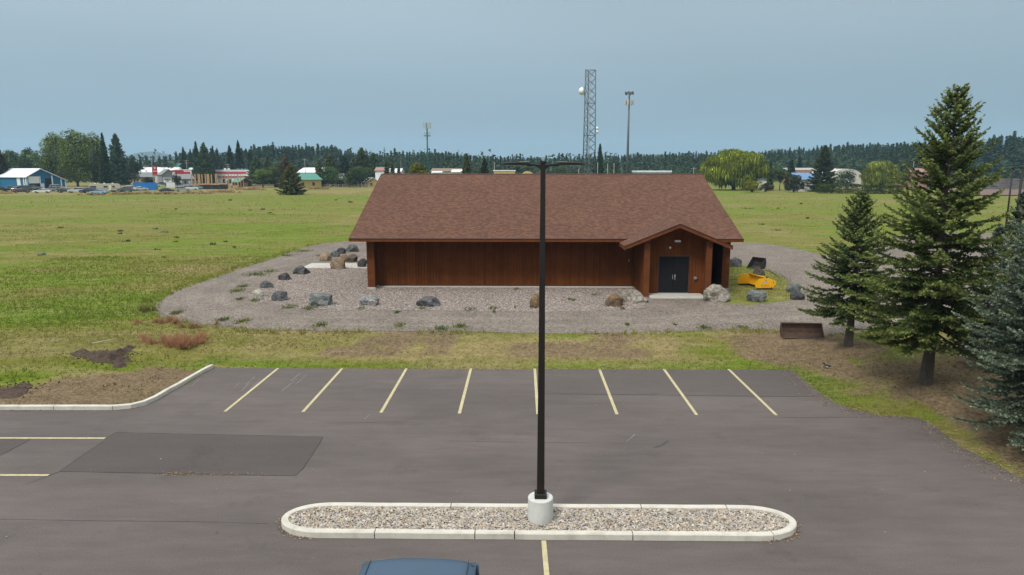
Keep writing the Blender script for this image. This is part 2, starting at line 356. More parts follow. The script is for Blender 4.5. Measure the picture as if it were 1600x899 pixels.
def grid_mesh(xs, ys):
    Xg, Yg = np.meshgrid(xs, ys); nx, ny = len(xs), len(ys)
    Z = terr(Xg.ravel(), Yg.ravel()); V = np.stack([Xg.ravel(), Yg.ravel(), Z], 1).astype(np.float32)
    i = np.arange(nx * ny).reshape(ny, nx); Q = np.stack([i[:-1, :-1], i[:-1, 1:], i[1:, 1:], i[1:, :-1]], -1).reshape(-1, 4).astype(np.int32)
    me = bpy.data.meshes.new('field'); me.vertices.add(len(V)); me.vertices.foreach_set('co', V.ravel())
    me.loops.add(Q.size); me.loops.foreach_set('vertex_index', Q.ravel()); me.polygons.add(len(Q))
    me.polygons.foreach_set('loop_start', np.arange(0, Q.size, 4, dtype=np.int32)); me.polygons.foreach_set('loop_total', np.full(len(Q), 4, dtype=np.int32))
    me.polygons.foreach_set('use_smooth', np.ones(len(Q), bool))
    for nm, a in zip(('lush', 'dirt', 'dry'), zones(V[:, 0], V[:, 1])):
        at = me.attributes.new(nm, 'FLOAT', 'POINT'); at.data.foreach_set('value', a.astype(np.float32))
    me.update(); return me
xs = np.concatenate([-np.geomspace(4500, 62, 22)[:-1], np.arange(-62, -32, 1.0), np.arange(-32, 34, .42), np.arange(34, 62, 1.0), np.geomspace(62, 4500, 22)])
ys = np.concatenate([[-60., -30, -10, 5, 10], np.arange(12, 40, .36), np.arange(40, 70, .8), np.geomspace(70, 5500, 75)])
gm = grid_mesh(xs, ys); gm.materials.append(M['ground'])
tag(link('field', gm), kind='structure')

def wobble(poly, step, amp, seed=0, closed=True):
    out = []; P = [Vector((p[0], p[1])) for p in poly]
    for a, b in zip(P, P[1:] + (P[:1] if closed else [])):
        n = max(1, int((b - a).length / step))
        for k in range(n):
            q = a.lerp(b, k / n); o = (float(fbm(q.x + seed, q.y, 1.1, 3)) - .5) * 2 * amp; o2 = (float(fbm(q.x, q.y + seed + 70, 1.1, 3)) - .5) * 2 * amp
            out.append((q.x + o, q.y + o2))
    return out
def sheet(name, poly, z, m, parent=None, thick=0):
    me = bpy.data.meshes.new(name); bm = bmesh.new()
    vs = [bm.verts.new((p[0], p[1], z)) for p in poly]; f = bm.faces.new(vs); f.normal_update()
    if f.normal.z < 0: f.normal_flip()
    if thick:
        r = bmesh.ops.extrude_face_region(bm, geom=[f]); bmesh.ops.translate(bm, verts=[v for v in r['geom'] if isinstance(v, bmesh.types.BMVert)], vec=(0, 0, thick))
    bmesh.ops.triangulate(bm, faces=bm.faces[:]); bm.to_mesh(me); bm.free(); me.materials.append(m)
    o = link(name, me, parent); return tag(o, kind='structure') if not parent else o

def asphalt(name, base, var=.17, seam=False):
    m = bpy.data.materials.new(name); m.use_nodes = True; nt = m.node_tree; N = nt.nodes; K = nt.links.new
    b = N['Principled BSDF']; b.inputs['Specular IOR Level'].default_value = .3
    tc = N.new('ShaderNodeTexCoord')
    def noise(s, d=5, r=.6, sc=(1, 1, 1)):
        mp = N.new('ShaderNodeMapping'); mp.inputs['Scale'].default_value = sc; K(tc.outputs['Object'], mp.inputs[0])
        n = N.new('ShaderNodeTexNoise'); n.inputs['Scale'].default_value = s; n.inputs['Detail'].default_value = d; n.inputs['Roughness'].default_value = r; K(mp.outputs[0], n.inputs['Vector']); return n.outputs['Fac']
    def rng(v, a, c, o0, o1):
        r = N.new('ShaderNodeMapRange'); r.inputs[1].default_value = a; r.inputs[2].default_value = c; r.inputs[3].default_value = o0; r.inputs[4].default_value = o1; K(v, r.inputs[0]); return r.outputs[0]
    fac = None
    for v in (rng(noise(.18, 4, .55, (.6, 1.3, 1)), .3, .7, 1 - var, 1 + var), rng(noise(1.1, 5, .7, (.5, 2.2, 1)), .3, .7, 1 - var * .7, 1 + var * .7),
              rng(noise(28, 3, .8), .3, .7, .80, 1.20), rng(noise(70, 3, .9), .3, .7, .66, 1.34), rng(noise(.45, 7, .75), .56, .70, 1., .80), rng(noise(.8, 8, .75, (.3, 1, 1)), .62, .75, 1., 1.22)):
        if fac is None: fac = v
        else:
            x = N.new('ShaderNodeMath'); x.operation = 'MULTIPLY'; K(fac, x.inputs[0]); K(v, x.inputs[1]); fac = x.outputs[0]
    sc = N.new('ShaderNodeVectorMath'); sc.operation = 'SCALE'; sc.inputs[0].default_value = base; K(fac, sc.inputs['Scale']); K(sc.outputs[0], b.inputs['Base Color'])
    b.inputs['Roughness'].default_value = .85
    bp = N.new('ShaderNodeBump'); bp.inputs['Distance'].default_value = .004; bp.inputs['Strength'].default_value = .7; K(noise(90, 4, .8), bp.inputs['Height']); K(bp.outputs[0], b.inputs['Normal'])
    return m
AS = (.106, .088, .081)
M['asphalt'] = asphalt('worn asphalt', AS)
M['asphalt_dark'] = asphalt('newer asphalt patch', tuple(c * .74 for c in AS), .08)
M['asphalt_top'] = asphalt('upper lane asphalt', tuple(c * .88 for c in AS), .10)
lot_poly = wobble(LOT[12:26], .35, .035, closed=False)
sheet('parking_lot', [(p[0], p[1]) for p in LOT[:12]] + lot_poly + [(p[0], p[1]) for p in LOT[26:]], 0, M['asphalt'])
# lane of slightly darker asphalt along the upper stalls, and the square cut patches
up = [G(x, y) for x, y in ((850, 615), (1000, 617), (1150, 619), (1292, 620))]
sheet('asphalt_strip', [(up[0].x, up[0].y), (up[1].x, up[1].y), (up[2].x, up[2].y), (up[3].x - .4, up[3].y), (G(1240, 581).x - .1, 28.02), (G(850, 577.5).x, 28.04)], .003, M['asphalt_top'])
sheet('asphalt_patch', wobble([G(181, 676), G(505, 683), G(492, 705), G(474, 733), G(462, 744), G(300, 741), G(93, 737)], .5, .02), .004, M['asphalt_dark'])
sheet('asphalt_patch', [G(48, 687), G(-200, 684), G(-480, 790), (G(-150, 800).x, G(-150, 800).y), G(0, 712)], .004, M['asphalt_dark'])
for x, yn, yf in ((-10.36, 22.66, 28.0), (-7.62, 22.66, 28.02), (-4.88, 22.63, 28.05), (-2.14, 22.58, 28.08), (.58, 22.55, 28.1), (3.32, 22.58, 28.12), (6.06, 22.56, 28.13), (8.8, 22.56, 28.15)):
    o = MB().add([(x - .055, yn, .008), (x + .055, yn, .008), (x + .055, yf - .05, .008), (x - .055, yf - .05, .008)], [(0, 1, 2, 3)]).build('parking_line', M['line']); tag(o, kind='structure')
for (a, b) in ((G(-260, 684.5), G(164, 685.2)), (G(-420, 742), G(76, 743)), (G(849.5, 845), Vector((.62, 8.2, 0)))):
    d = Vector((b[0] - a[0], b[1] - a[1], 0)).normalized(); n = Vector((-d.y, d.x, 0)) * .055; a = Vector((a[0], a[1], .008)); b = Vector((b[0], b[1], .008))
    tag(MB().add([a - n, b - n, b + n, a + n], [(0, 1, 2, 3)]).build('parking_line', M['line']), kind='structure')

# ---- kerbs: each cast segment is a piece
def offset(path, d):
    out = []
    for i, p in enumerate(path):
        a = path[max(0, i - 1)]; b = path[min(len(path) - 1, i + 1)]; t = Vector((b[0] - a[0], b[1] - a[1])).normalized(); out.append((p[0] - t.y * d, p[1] + t.x * d))
    return out
def resample(path, step):
    P = [Vector((p[0], p[1])) for p in path]; out = [P[0]]; 
    for a, b in zip(P, P[1:]):
        n = max(1, round((b - a).length / step)); out += [a.lerp(b, k / n) for k in range(1, n + 1)]
    return out
def kerb_piece(path, w, h, m, parent, gap=.012):
    """path along the road face; the kerb lies to its left"""
    prof = [(0, -.03), (.0, h - .02), (.018, h), (w - .015, h), (w, h - .015), (w, -.03)]
    secs = []
    for i, p in enumerate(path):
        a = path[max(0, i - 1)]; b = path[min(len(path) - 1, i + 1)]; t = Vector((b[0] - a[0], b[1] - a[1])).normalized()
        if i == 0: p = Vector(p) + t * gap
        if i == len(path) - 1: p = Vector(p) - t * gap
        dz = (float(vnoise(p[0], p[1], .7)) - .5) * .012; dn = (float(vnoise(p[1], p[0] + 30, .9)) - .5) * .014
        secs.append([(p[0] - t.y * (u + dn), p[1] + t.x * (u + dn), z + (dz if z > 0 else 0)) for u, z in prof])
    return MB().loft(secs, smooth=False).build('kerb_segment', m, parent)
def split_path(path, cuts):
    P = [Vector((p[0], p[1])) for p in path]; L_ = [0]
    for a, b in zip(P, P[1:]): L_.append(L_[-1] + (b - a).length)
    segs = []; cuts = [0] + cuts + [L_[-1]]
    def at(s):
        for i in range(len(P) - 1):
            if s <= L_[i + 1] + 1e-9: return P[i].lerp(P[i + 1], (s - L_[i]) / max(1e-9, L_[i + 1] - L_[i]))
        return P[-1]
    for c0, c1 in zip(cuts, cuts[1:]): segs.append([at(c0)] + [P[i] for i in range(len(P)) if c0 + .02 < L_[i] < c1 - .02] + [at(c1)])
    return segs, L_[-1]
kp = resample([(p[0], p[1]) for p in kerb_line], .5)
lk = empty('kerb', (0, 0, 0), label='pale concrete kerb curving round the grass corner left of the parking stalls', cat='kerb')
x0 = -62; cuts = [s - x0 for s in (-52, -46, -40, -34, -28, G(-90, 641).x, G(84, 641).x, G(176, 641).x)]
for sg in split_path(kp, cuts)[0]: kerb_piece(sg, .16, .15, M['conc'], lk)

# ---- island with kerb ring, stones and lamp
IX0, IX1, IY0, IY1 = -5.72, 6.52, 14.42, 15.86
def island_ring(n=10):
    r = (IY1 - IY0) / 2; cy_ = (IY0 + IY1) / 2; pts = []
    rx = 1.05
    for k in range(n * 2 + 1): a = -pi / 2 + pi * k / (2 * n); pts.append((IX1 - rx + rx * cos(a), cy_ + r * sin(a)))
    for k in range(n * 2 + 1): a = pi / 2 + pi * k / (2 * n); pts.append((IX0 + rx + rx * cos(a), cy_ + r * sin(a)))
    return pts
ring = island_ring(); ringc = resample(ring + ring[:1], .4)
isl = empty('traffic_island', (0, 0, 0), label='long rounded concrete kerb island holding the pebble bed and lamp post', cat='traffic island')
start = Vector((IX0 + 1.05, IY0)); 
ringc2 = resample([(G(585, 842).x, IY0)] + [(IX1 - 1.05, IY0)] + ring[1:21] + [(IX1 - 1.05, IY1), (IX0 + 1.05, IY1)] + ring[22:] + [(IX0 + 1.05, IY0), (G(585, 842).x, IY0)], .35)
tot = split_path(ringc2, [])[1]; s0 = G(585, 842).x
fc = [G(x, 842).x - s0 for x in (742, 804, 988, 1207)]
cuts = fc + [fc[-1] + 2.9, fc[-1] + 5.0, fc[-1] + 7.4, fc[-1] + 9.7]
cuts = [c for c in cuts if c < tot - 1.5]
for sg in split_path(ringc2, cuts)[0]: kerb_piece(sg, .17, .15, M['conc'], isl)
M['bed'] = mat('stone bed', (.16, .14, .12), .95, .4, 30, bump=.02, bs=40)
inner = offset(ring, .14)
sheet('pebble_bed_base', inner, .085, M['bed'], isl)
isl.children[-1].name = 'bed_base'
M['pebble'] = mat('pebbles', (.3, .27, .23), .85, tint=True, spec=.3)
M['pebble2'] = mat('river rock', (.3, .27, .23), .85, tint=True, spec=.3)
def stones(n, poly, z, smin, smax, cols, seed, detail=1, exclude=None, flat=.6):
    rg = np.random.default_rng(seed); P = np.array([(p[0], p[1]) for p in poly]); lo = P.min(0); hi = P.max(0)
    pts = rg.random((int(n * 3), 2)) * (hi - lo) + lo; d = sdf(poly, pts[:, 0], pts[:, 1]); pts = pts[d < -smin]
    if exclude: pts = pts[np.hypot(pts[:, 0] - exclude[0], pts[:, 1] - exclude[1]) > exclude[2]]
    pts = pts[:n]; n = len(pts)
    # octahedron-like stone: 8 tris, irregular
    base = np.array([(1, 0, 0), (0, 1, 0), (-1, 0, 0), (0, -1, 0), (0, 0, 1), (.1, 0, -1)], float)
    F = np.array([(0, 1, 4), (1, 2, 4), (2, 3, 4), (3, 0, 4), (1, 0, 5), (2, 1, 5), (3, 2, 5), (0, 3, 5)])[:8 if detail else 4]
    v = base[None] * (1 + .45 * (rg.random((n, 6, 1)) - .5)) + (rg.random((n, 6, 3)) - .5) * .35
    s = smin + (smax - smin) * rg.random((n, 1)) ** 1.5
    sc = np.concatenate([s * (.8 + .6 * rg.random((n, 1))), s * (.7 + .4 * rg.random((n, 1))), s * flat * (.8 + .5 * rg.random((n, 1)))], 1)
    v = v * sc[:, None]; a = rg.random(n) * 6.28; t = (rg.random(n) - .5) * .9
    ct, st = np.cos(t), np.sin(t); x, y, zz = v[..., 0], v[..., 1], v[..., 2]
    x, zz = x * ct[:, None] - zz * st[:, None], x * st[:, None] + zz * ct[:, None]
    ca, sa = np.cos(a)[:, None], np.sin(a)[:, None]; x, y = x * ca - y * sa, x * sa + y * ca
    v = np.stack([x + pts[:, :1], y + pts[:, 1:], zz + z + (rg.random((n, 1)) * s * .5)], -1)
    V = v[:, F].reshape(-1, 3, 3); cols = np.array(cols); c = cols[rg.integers(0, len(cols), n)] * (.84 + .32 * rg.random((n, 1)))
    return V, np.repeat(c, len(F), 0)
LAMP = (.47, 15.2)
pc = [(.50, .43, .33), (.42, .36, .28), (.34, .30, .26), (.55, .50, .42), (.38, .28, .18), (.28, .27, .27), (.46, .38, .30), (.60, .55, .48), (.33, .26, .20), (.40, .38, .37)]
V, Cc = stones(13000, offset(ring, .15), .10, .018, .042, [tuple(x * .86 for x in c) for c in pc], 3, exclude=(LAMP[0], LAMP[1], .32))
o = link('pebbles', trimesh('pebbles', V, Cc, M['pebble'])); tag(o, 'bed of tan and grey pebbles filling the kerbed island', 'pebbles', kind='stuff')

def debris():
    rg = np.random.default_rng(77); pts = []
    for path, n, w in ((LOT[15:28], 5200, .38), (LOT[13:16], 1500, .16), (LOT[0:13], 900, .10)):
        P = [np.array((p[0], p[1])) for p in path]
        L_ = np.array([np.linalg.norm(b - a) for a, b in zip(P, P[1:])]); k = rg.choice(len(L_), n, p=L_ / L_.sum()); t = rg.random(n)
        A0 = np.array(P)[k]; B0 = np.array(P)[k + 1]; q = A0 + (B0 - A0) * t[:, None]; q += rg.normal(0, w, (n, 2)) * (.3 + fbm(q[:, 0], q[:, 1], 1.5, 2))[:, None] * 1.2; pts.append(q)
    rp = island_ring(); rp = [np.array(p) for p in rp]; m = 500; k = rg.integers(0, len(rp) - 1, m); q = np.array(rp)[k] + (np.array(rp)[k + 1] - np.array(rp)[k]) * rg.random((m, 1)); q[:, 1] += np.where(q[:, 1] < 15, -1, 1) * np.abs(rg.normal(0, .07, m)); q[:, 0] += rg.normal(0, .05, m) + np.where(np.abs(q[:, 0] - .4) > 5, np.sign(q[:, 0] - .4) * .05, 0); pts.append(q)
    q = rg.uniform((-30, 8), (30, 28), (700, 2)); q = q[(sdf(LOT, q[:, 0], q[:, 1]) < 0)]; pts.append(q)
    p = G(279, 741); q = rg.normal(0, 1, (160, 2)) * (.22, .05) + (p.x, p.y); pts.append(q); q = rg.normal(0, 1, (120, 2)) * (.7, .04) + (G(330, 742).x, G(330, 742).y); pts.append(q)
    q = np.concatenate(pts); n = len(q); z = np.maximum(terr(q[:, 0], q[:, 1]), 0) + .012; s = .012 + .022 * rg.random(n) ** 2; a = rg.random((n, 3)) * .8 + np.arange(3) * 2.09 + rg.random((n, 1)) * 6; V = np.stack([q[:, :1] + s[:, None] * np.cos(a), q[:, 1:] + s[:, None] * np.sin(a), z[:, None] + rg.random((n, 3)) * .014], -1)
    c = np.array([(.20, .12, .06), (.28, .19, .10), (.10, .06, .035), (.32, .26, .17), (.06, .045, .035)])[rg.integers(0, 5, n)] * (.7 + .6 * rg.random((n, 1)))
    return tag(link('leaf_debris', trimesh('leaf_debris', V, c, M['pebble2'])), 'small dry leaves and cone bits strewn along the asphalt edges', 'debris', kind='stuff')
debris()
# cracks and joints in the asphalt
M['crack'] = mat('crack filler', (.03, .027, .026), .8)
def seam(pts, w, seed, m='crack', z=.0065):
    P = resample([(p.x, p.y) for p in pts], .25); L1, L2 = [], []
    for i, p in enumerate(P):
        a = P[max(0, i - 1)]; b = P[min(len(P) - 1, i + 1)]; t = (b - a).normalized(); n = Vector((-t.y, t.x)); o = (float(fbm(p.x * 1.0 + seed, p.y, .8, 3)) - .5) * .05; ww = w * (.35 + float(vnoise(p.x + seed, p.y, .35)) * 1.3)
        L1.append((p.x + n.x * (o + ww), p.y + n.y * (o + ww), z)); L2.append((p.x + n.x * (o - ww), p.y + n.y * (o - ww), z))
    k = len(P); return tag(MB().add(L1 + L2, [(i, k + i, k + i + 1, i + 1) for i in range(k - 1)]).build('asphalt_crack', M[m]), kind='structure')
seam([G(93, 737), G(181, 676), G(345, 679.5), G(505, 683)], .009, 1); seam([G(505, 683), G(492, 705), G(474, 733), G(462, 744), G(300, 741), G(93, 737)], .010, 2); seam([G(0, 712), G(48, 687)], .009, 3)
seam([G(851, 616), G(1000, 617.5), G(1150, 619.3), G(1290, 620.5)], .008, 4); seam([G(40, 757), G(93, 737)], .006, 6)
seam([G(1190, 653), G(1420, 652)], .005, 7); seam([G(0, 812), G(240, 815), G(420, 818)], .004, 8); seam([G(700, 690), G(1000, 693)], .0035, 9); seam([G(232, 658), G(560, 661), G(700, 660)], .0035, 10)
# tyre scuffs
M['scuff'] = mat('tyre scuff', (.068, .058, .056), .8, .3, 8)
for pts, w, sd in (((G(1022, 700), G(1033, 696), G(1045, 689)), .03, 11), ((G(955, 580.5), G(962, 581)), .07, 12)): seam(list(pts), w, sd, 'scuff', .006)
M['chalk'] = mat('chalky scrape', (.17, .155, .15), .9, .3, 12)
for i, (x, y, l) in enumerate(((385, 601, 13), (392, 607, 16), (377, 611, 12), (455, 596, 14), (462, 601, 18), (449, 606, 16), (440, 612, 14), (366, 606, 8), (300, 603, 10), (570, 655, 8), (980, 690, 12))): seam([G(x, y), G(x + l, y - l * .9)], .018, 20 + i, 'chalk', .006)

# lamp post
lp = empty('lamp_post', (LAMP[0], LAMP[1], .08), label='tall dark bronze twin-head lamp post standing on the round concrete pier', cat='lamp post')
MB().loft([[(.30 * cos(2 * pi * i / 36), .30 * sin(2 * pi * i / 36), z) for i in range(36)] for z in (0, .565)], cap=False).loft([[(r * cos(2 * pi * i / 36), r * sin(2 * pi * i / 36), z) for i in range(36)] for r, z in ((.30, .565), (.282, .585))], smooth=False).build('concrete_pier', M['pier'], lp)
MB().bbox(-.145, .145, -.145, .145, .586, .70, .012).build('base_cover', M['bronze'], lp)
mb = MB(); 
for (r0, z0, r1, z1) in ((.088, .69, .052, 8.40),): mb.loft([[(-r0, -r0, z0), (r0, -r0, z0), (r0, r0, z0), (-r0, r0, z0)], [(-r1, -r1, z1), (r1, -r1, z1), (r1, r1, z1), (-r1, r1, z1)]], smooth=False)
mb.build('pole', M['bronze'], lp)
MB().bbox(-.066, .066, -.066, .066, 8.395, 8.45, .01).build('pole_cap', M['bronze'], lp)
MB().box(-.035, .035, -.100, -.085, 1.0, 1.22).build('handhole_cover', M['bronze'], lp)
for s in (-1, 1):
    ar = MB().loft([[(s * .05, -.03, 8.25), (s * .05, .03, 8.25), (s * .05, .03, 8.36), (s * .05, -.03, 8.36)], [(s * .10, -.028, 8.30), (s * .10, .028, 8.30), (s * .10, .028, 8.36), (s * .10, -.028, 8.36)],
                    [(s * .17, -.028, 8.335), (s * .17, .028, 8.335), (s * .19, .028, 8.375), (s * .19, -.028, 8.375)], [(s * .34, -.028, 8.335), (s * .34, .028, 8.335), (s * .34, .028, 8.38), (s * .34, -.028, 8.38)]], smooth=False).build('lamp_arm', M['bronze'], lp)
    out = []
    for x, w, z0, z1 in ((.22, .09, 8.345, 8.385), (.30, .15, 8.345, 8.405), (.55, .17, 8.355, 8.425), (.80, .165, 8.36, 8.415), (.90, .12, 8.365, 8.395)):
        out.append([(s * x, -w, z0), (s * x, w, z0), (s * x, w, z1 - .012), (s * x, w * .7, z1), (s * x, -w * .7, z1), (s * x, -w, z1 - .012)])
    hd = MB().loft(out, smooth=False).build('lamp_head', M['bronze'], lp)
    MB().box(min(s * .3, s * .52), max(s * .3, s * .52), -.12, .12, 8.424, 8.437).build('control_cap', M['steel'], hd)
    MB().box(min(s * .36, s * .82), max(s * .36, s * .82), -.12, .12, 8.342, 8.353).build('lens', M['white'], hd)

# ---- gravel drive, rock bed
def gravel_mat(name, c1, c2, c3, s=14):
    m = bpy.data.materials.new(name); m.use_nodes = True; nt = m.node_tree; N = nt.nodes; K = nt.links.new
    b = N['Principled BSDF']; b.inputs['Roughness'].default_value = .95; b.inputs['Specular IOR Level'].default_value = .15
    tc = N.new('ShaderNodeTexCoord')
    vo = N.new('ShaderNodeTexVoronoi'); vo.inputs['Scale'].default_value = s; K(tc.outputs['Object'], vo.inputs['Vector'])
    sp = N.new('ShaderNodeSeparateColor'); K(vo.outputs['Color'], sp.inputs[0])
    r = N.new('ShaderNodeValToRGB'); r.color_ramp.elements[0].color = tuple(c1) + (1,); r.color_ramp.elements[1].color = tuple(c3) + (1,); e = r.color_ramp.elements.new(.5); e.color = tuple(c2) + (1,)
    K(sp.outputs[0], r.inputs[0])
    n = N.new('ShaderNodeTexNoise'); n.inputs['Scale'].default_value = .35; n.inputs['Detail'].default_value = 8; n.inputs['Roughness'].default_value = .7; K(tc.outputs['Object'], n.inputs['Vector'])
    q = N.new('ShaderNodeMapRange'); q.inputs[1].default_value = .3; q.inputs[2].default_value = .7; q.inputs[3].default_value = .80; q.inputs[4].default_value = 1.18; K(n.outputs['Fac'], q.inputs[0])
    x = N.new('ShaderNodeVectorMath'); x.operation = 'SCALE'; K(r.outputs[0], x.inputs[0]); K(q.outputs[0], x.inputs['Scale']); K(x.outputs[0], b.inputs['Base Color'])
    bp = N.new('ShaderNodeBump'); bp.inputs['Distance'].default_value = .03; bp.inputs['Strength'].default_value = .7; K(vo.outputs['Distance'], bp.inputs['Height']); K(bp.outputs[0], b.inputs['Normal'])
    return m
M['gravel'] = gravel_mat('road gravel', (.105, .085, .07), (.175, .145, .122), (.265, .225, .188), 14)
M['rockbed'] = gravel_mat('rock bed', (.10, .08, .07), (.19, .16, .145), (.30, .265, .24), 11)
sheet('gravel_drive', wobble(DRIVE, .5, .22), FZ, M['gravel'])
sheet('rock_bed', wobble(ROCK, .4, .12, 5), FZ + .006, M['rockbed'])
M['track'] = gravel_mat('compacted gravel', (.125, .104, .088), (.195, .165, .14), (.275, .238, .20), 15)
def track(path, w, sd, z):
    P = resample(path, .4); L1, L2 = [], []
    for i, p in enumerate(P):
        a = P[max(0, i - 1)]; b = P[min(len(P) - 1, i + 1)]; t = (b - a).normalized(); n = Vector((-t.y, t.x)); w1 = w * (.3 + float(vnoise(p.x + sd, p.y, .8)) * 1.2); w2 = w * (.3 + float(vnoise(p.x, p.y + sd, .8)) * 1.2)
        L1.append((p.x + n.x * w1, p.y + n.y * w1, z)); L2.append((p.x - n.x * w2, p.y - n.y * w2, z))
    k = len(P); tag(MB().add(L1 + L2, [(i, k + i, k + i + 1, i + 1) for i in range(k - 1)]).build('wheel_track', M['track']), kind='structure')
tp = [tuple(G(x, y, FZ))[:2] for x, y in [(540, 390), (490, 398), (440, 411), (395, 425), (350, 442), (325, 456), (318, 468), (328, 481), (360, 492), (420, 499), (520, 503), (700, 504), (860, 505), (1000, 504), (1120, 498), (1200, 494), (1300, 487)]]
def smooth(P, n=3):
    for _ in range(n): P = [P[0]] + [q for a, b in zip(P, P[1:]) for q in ((a[0] * .75 + b[0] * .25, a[1] * .75 + b[1] * .25), (a[0] * .25 + b[0] * .75, a[1] * .25 + b[1] * .75))] + [P[-1]]
    return P
tp = smooth(tp); track(offset(tp, -.75), .34, 3, FZ + .0022); track(offset(tp, .95), .34, 12, FZ + .0034)
pm = sheet('grass_patch', wobble(PATCH, .3, .35, 9), FZ + .006, M['ground'])
for nm, v in (('lush', .62), ('dirt', 0.), ('dry', .30)):
    at = pm.data.attributes.new(nm, 'FLOAT', 'POINT'); at.data.foreach_set('value', np.full(len(pm.data.vertices), v, dtype=np.float32))
rc = [(.34, .285, .26), (.29, .25, .23), (.40, .35, .32), (.25, .21, .195), (.42, .38, .35), (.31, .25, .22)]
V, Cc = stones(30000, ROCK, FZ + .018, .020, .055, [tuple(x * q for x, q in zip(c, (1.0, .96, .9))) for c in rc], 5, detail=0)
o = link('river_rock', trimesh('river_rock', V, Cc, M['pebble2'])); tag(o, 'pinkish grey river rock spread between the boulders and the brown building', 'river rock', kind='stuff')
V, Cc = stones(16000, DRIVE, FZ + .004, .012, .03, [(.2, .17, .155), (.26, .23, .20), (.14, .12, .11)], 8, detail=0)
o = link('loose_gravel', trimesh('loose_gravel', V, Cc, M['pebble2'])); tag(o, 'loose grey gravel scattered on the curved drive', 'gravel', kind='stuff')

# ============================================================ the brown building
def shingle_mat(name, flip=False):
    m = bpy.data.materials.new(name); m.use_nodes = True; nt = m.node_tree; N = nt.nodes; K = nt.links.new
    b = N['Principled BSDF']; b.inputs['Roughness'].default_value = .92; b.inputs['Specular IOR Level'].default_value = .2
    tc = N.new('ShaderNodeTexCoord'); mp = N.new('ShaderNodeMapping'); K(tc.outputs['UV'], mp.inputs[0])
    br = N.new('ShaderNodeTexBrick'); br.offset = .37; br.inputs['Scale'].default_value = 1; br.inputs['Mortar Size'].default_value = .006; br.inputs['Mortar Smooth'].default_value = .3
    br.inputs['Brick Width'].default_value = .24; br.inputs['Row Height'].default_value = .15; br.inputs['Bias'].default_value = -.1
    br.inputs['Color1'].default_value = (.096, .047, .031, 1); br.inputs['Color2'].default_value = (.160, .079, .050, 1); br.inputs['Mortar'].default_value = (.05, .026, .02, 1)
    K(mp.outputs[0], br.inputs['Vector'])
    mp2 = N.new('ShaderNodeMapping'); mp2.inputs['Scale'].default_value = (4.2, 7.5, 1); K(tc.outputs['UV'], mp2.inputs[0])
    n = N.new('ShaderNodeTexNoise'); n.inputs['Scale'].default_value = 1.0; n.inputs['Detail'].default_value = 3; n.inputs['Roughness'].default_value = .8; K(mp2.outputs[0], n.inputs['Vector'])
    q = N.new('ShaderNodeMapRange'); q.inputs[1].default_value = .3; q.inputs[2].default_value = .7; q.inputs[3].default_value = .78; q.inputs[4].default_value = 1.14; K(n.outputs['Fac'], q.inputs[0])
    n2 = N.new('ShaderNodeTexNoise'); n2.inputs['Scale'].default_value = .25; n2.inputs['Detail'].default_value = 3; K(tc.outputs['UV'], n2.inputs['Vector'])
    q2 = N.new('ShaderNodeMapRange'); q2.inputs[1].default_value = .3; q2.inputs[2].default_value = .7; q2.inputs[3].default_value = .93; q2.inputs[4].default_value = 1.07; K(n2.outputs['Fac'], q2.inputs[0])
    x = N.new('ShaderNodeVectorMath'); x.operation = 'SCALE'; K(br.outputs['Color'], x.inputs[0]); K(q.outputs[0], x.inputs['Scale'])
    x2 = N.new('ShaderNodeVectorMath'); x2.operation = 'SCALE'; K(x.outputs[0], x2.inputs[0]); K(q2.outputs[0], x2.inputs['Scale']); K(x2.outputs[0], b.inputs['Base Color'])
    bp = N.new('ShaderNodeBump'); bp.inputs['Distance'].default_value = .012; bp.inputs['Strength'].default_value = .6; K(br.outputs['Fac'], bp.inputs['Height']); bp.invert = True; K(bp.outputs[0], b.inputs['Normal'])
    return m
M['shingle'] = shingle_mat('brown shingles')
M['siding'] = mat('stained siding', (.098, .028, .007), .6, .35, 1.2, spec=.15, stain=.3, sts=1.1, stc=(.06, .018, .006))
def siding_mat():
    m = mat('stained siding', (.138, .043, .012), .75, .16, 1.4, spec=.06, stain=.25, sts=1.1, stc=(.06, .019, .006)); nt = m.node_tree; N = nt.nodes; K = nt.links.new; b = N['Principled BSDF']
    old = b.inputs['Base Color'].links[0].from_socket; tc = N.new('ShaderNodeTexCoord'); sx = N.new('ShaderNodeSeparateXYZ'); K(tc.outputs['Object'], sx.inputs[0])
    ad = N.new('ShaderNodeMath'); ad.operation = 'ADD'; K(sx.outputs[0], ad.inputs[0]); K(sx.outputs[1], ad.inputs[1]); dv = N.new('ShaderNodeMath'); dv.operation = 'DIVIDE'; dv.inputs[1].default_value = .2; K(ad.outputs[0], dv.inputs[0])
    fl = N.new('ShaderNodeMath'); fl.operation = 'FLOOR'; K(dv.outputs[0], fl.inputs[0]); wn_ = N.new('ShaderNodeTexWhiteNoise'); wn_.noise_dimensions = '1D'; K(fl.outputs[0], wn_.inputs['W'])
    r = N.new('ShaderNodeMapRange'); r.inputs[3].default_value = .86; r.inputs[4].default_value = 1.14; K(wn_.outputs['Value'], r.inputs[0]); sc = N.new('ShaderNodeVectorMath'); sc.operation = 'SCALE'; K(old, sc.inputs[0]); K(r.outputs[0], sc.inputs['Scale']); K(sc.outputs[0], b.inputs['Base Color']); return m
M['siding'] = siding_mat()
M['trim'] = mat('stained trim', (.13, .043, .016), .7, .22, 3, spec=.08, bump=.003, bs=30)
M['trim_dark'] = mat('dark drip edge', (.055, .022, .016), .5)
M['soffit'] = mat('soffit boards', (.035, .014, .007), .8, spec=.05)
M['door'] = mat('charcoal door paint', (.012, .012, .014), .6, .1, 3, spec=.12)
X0, X1, YE, YR, ZE, ZR = -11.18, 14.28, 44.0, 55.0, 3.97, 8.03
SL = (ZR - ZE) / (YR - YE)
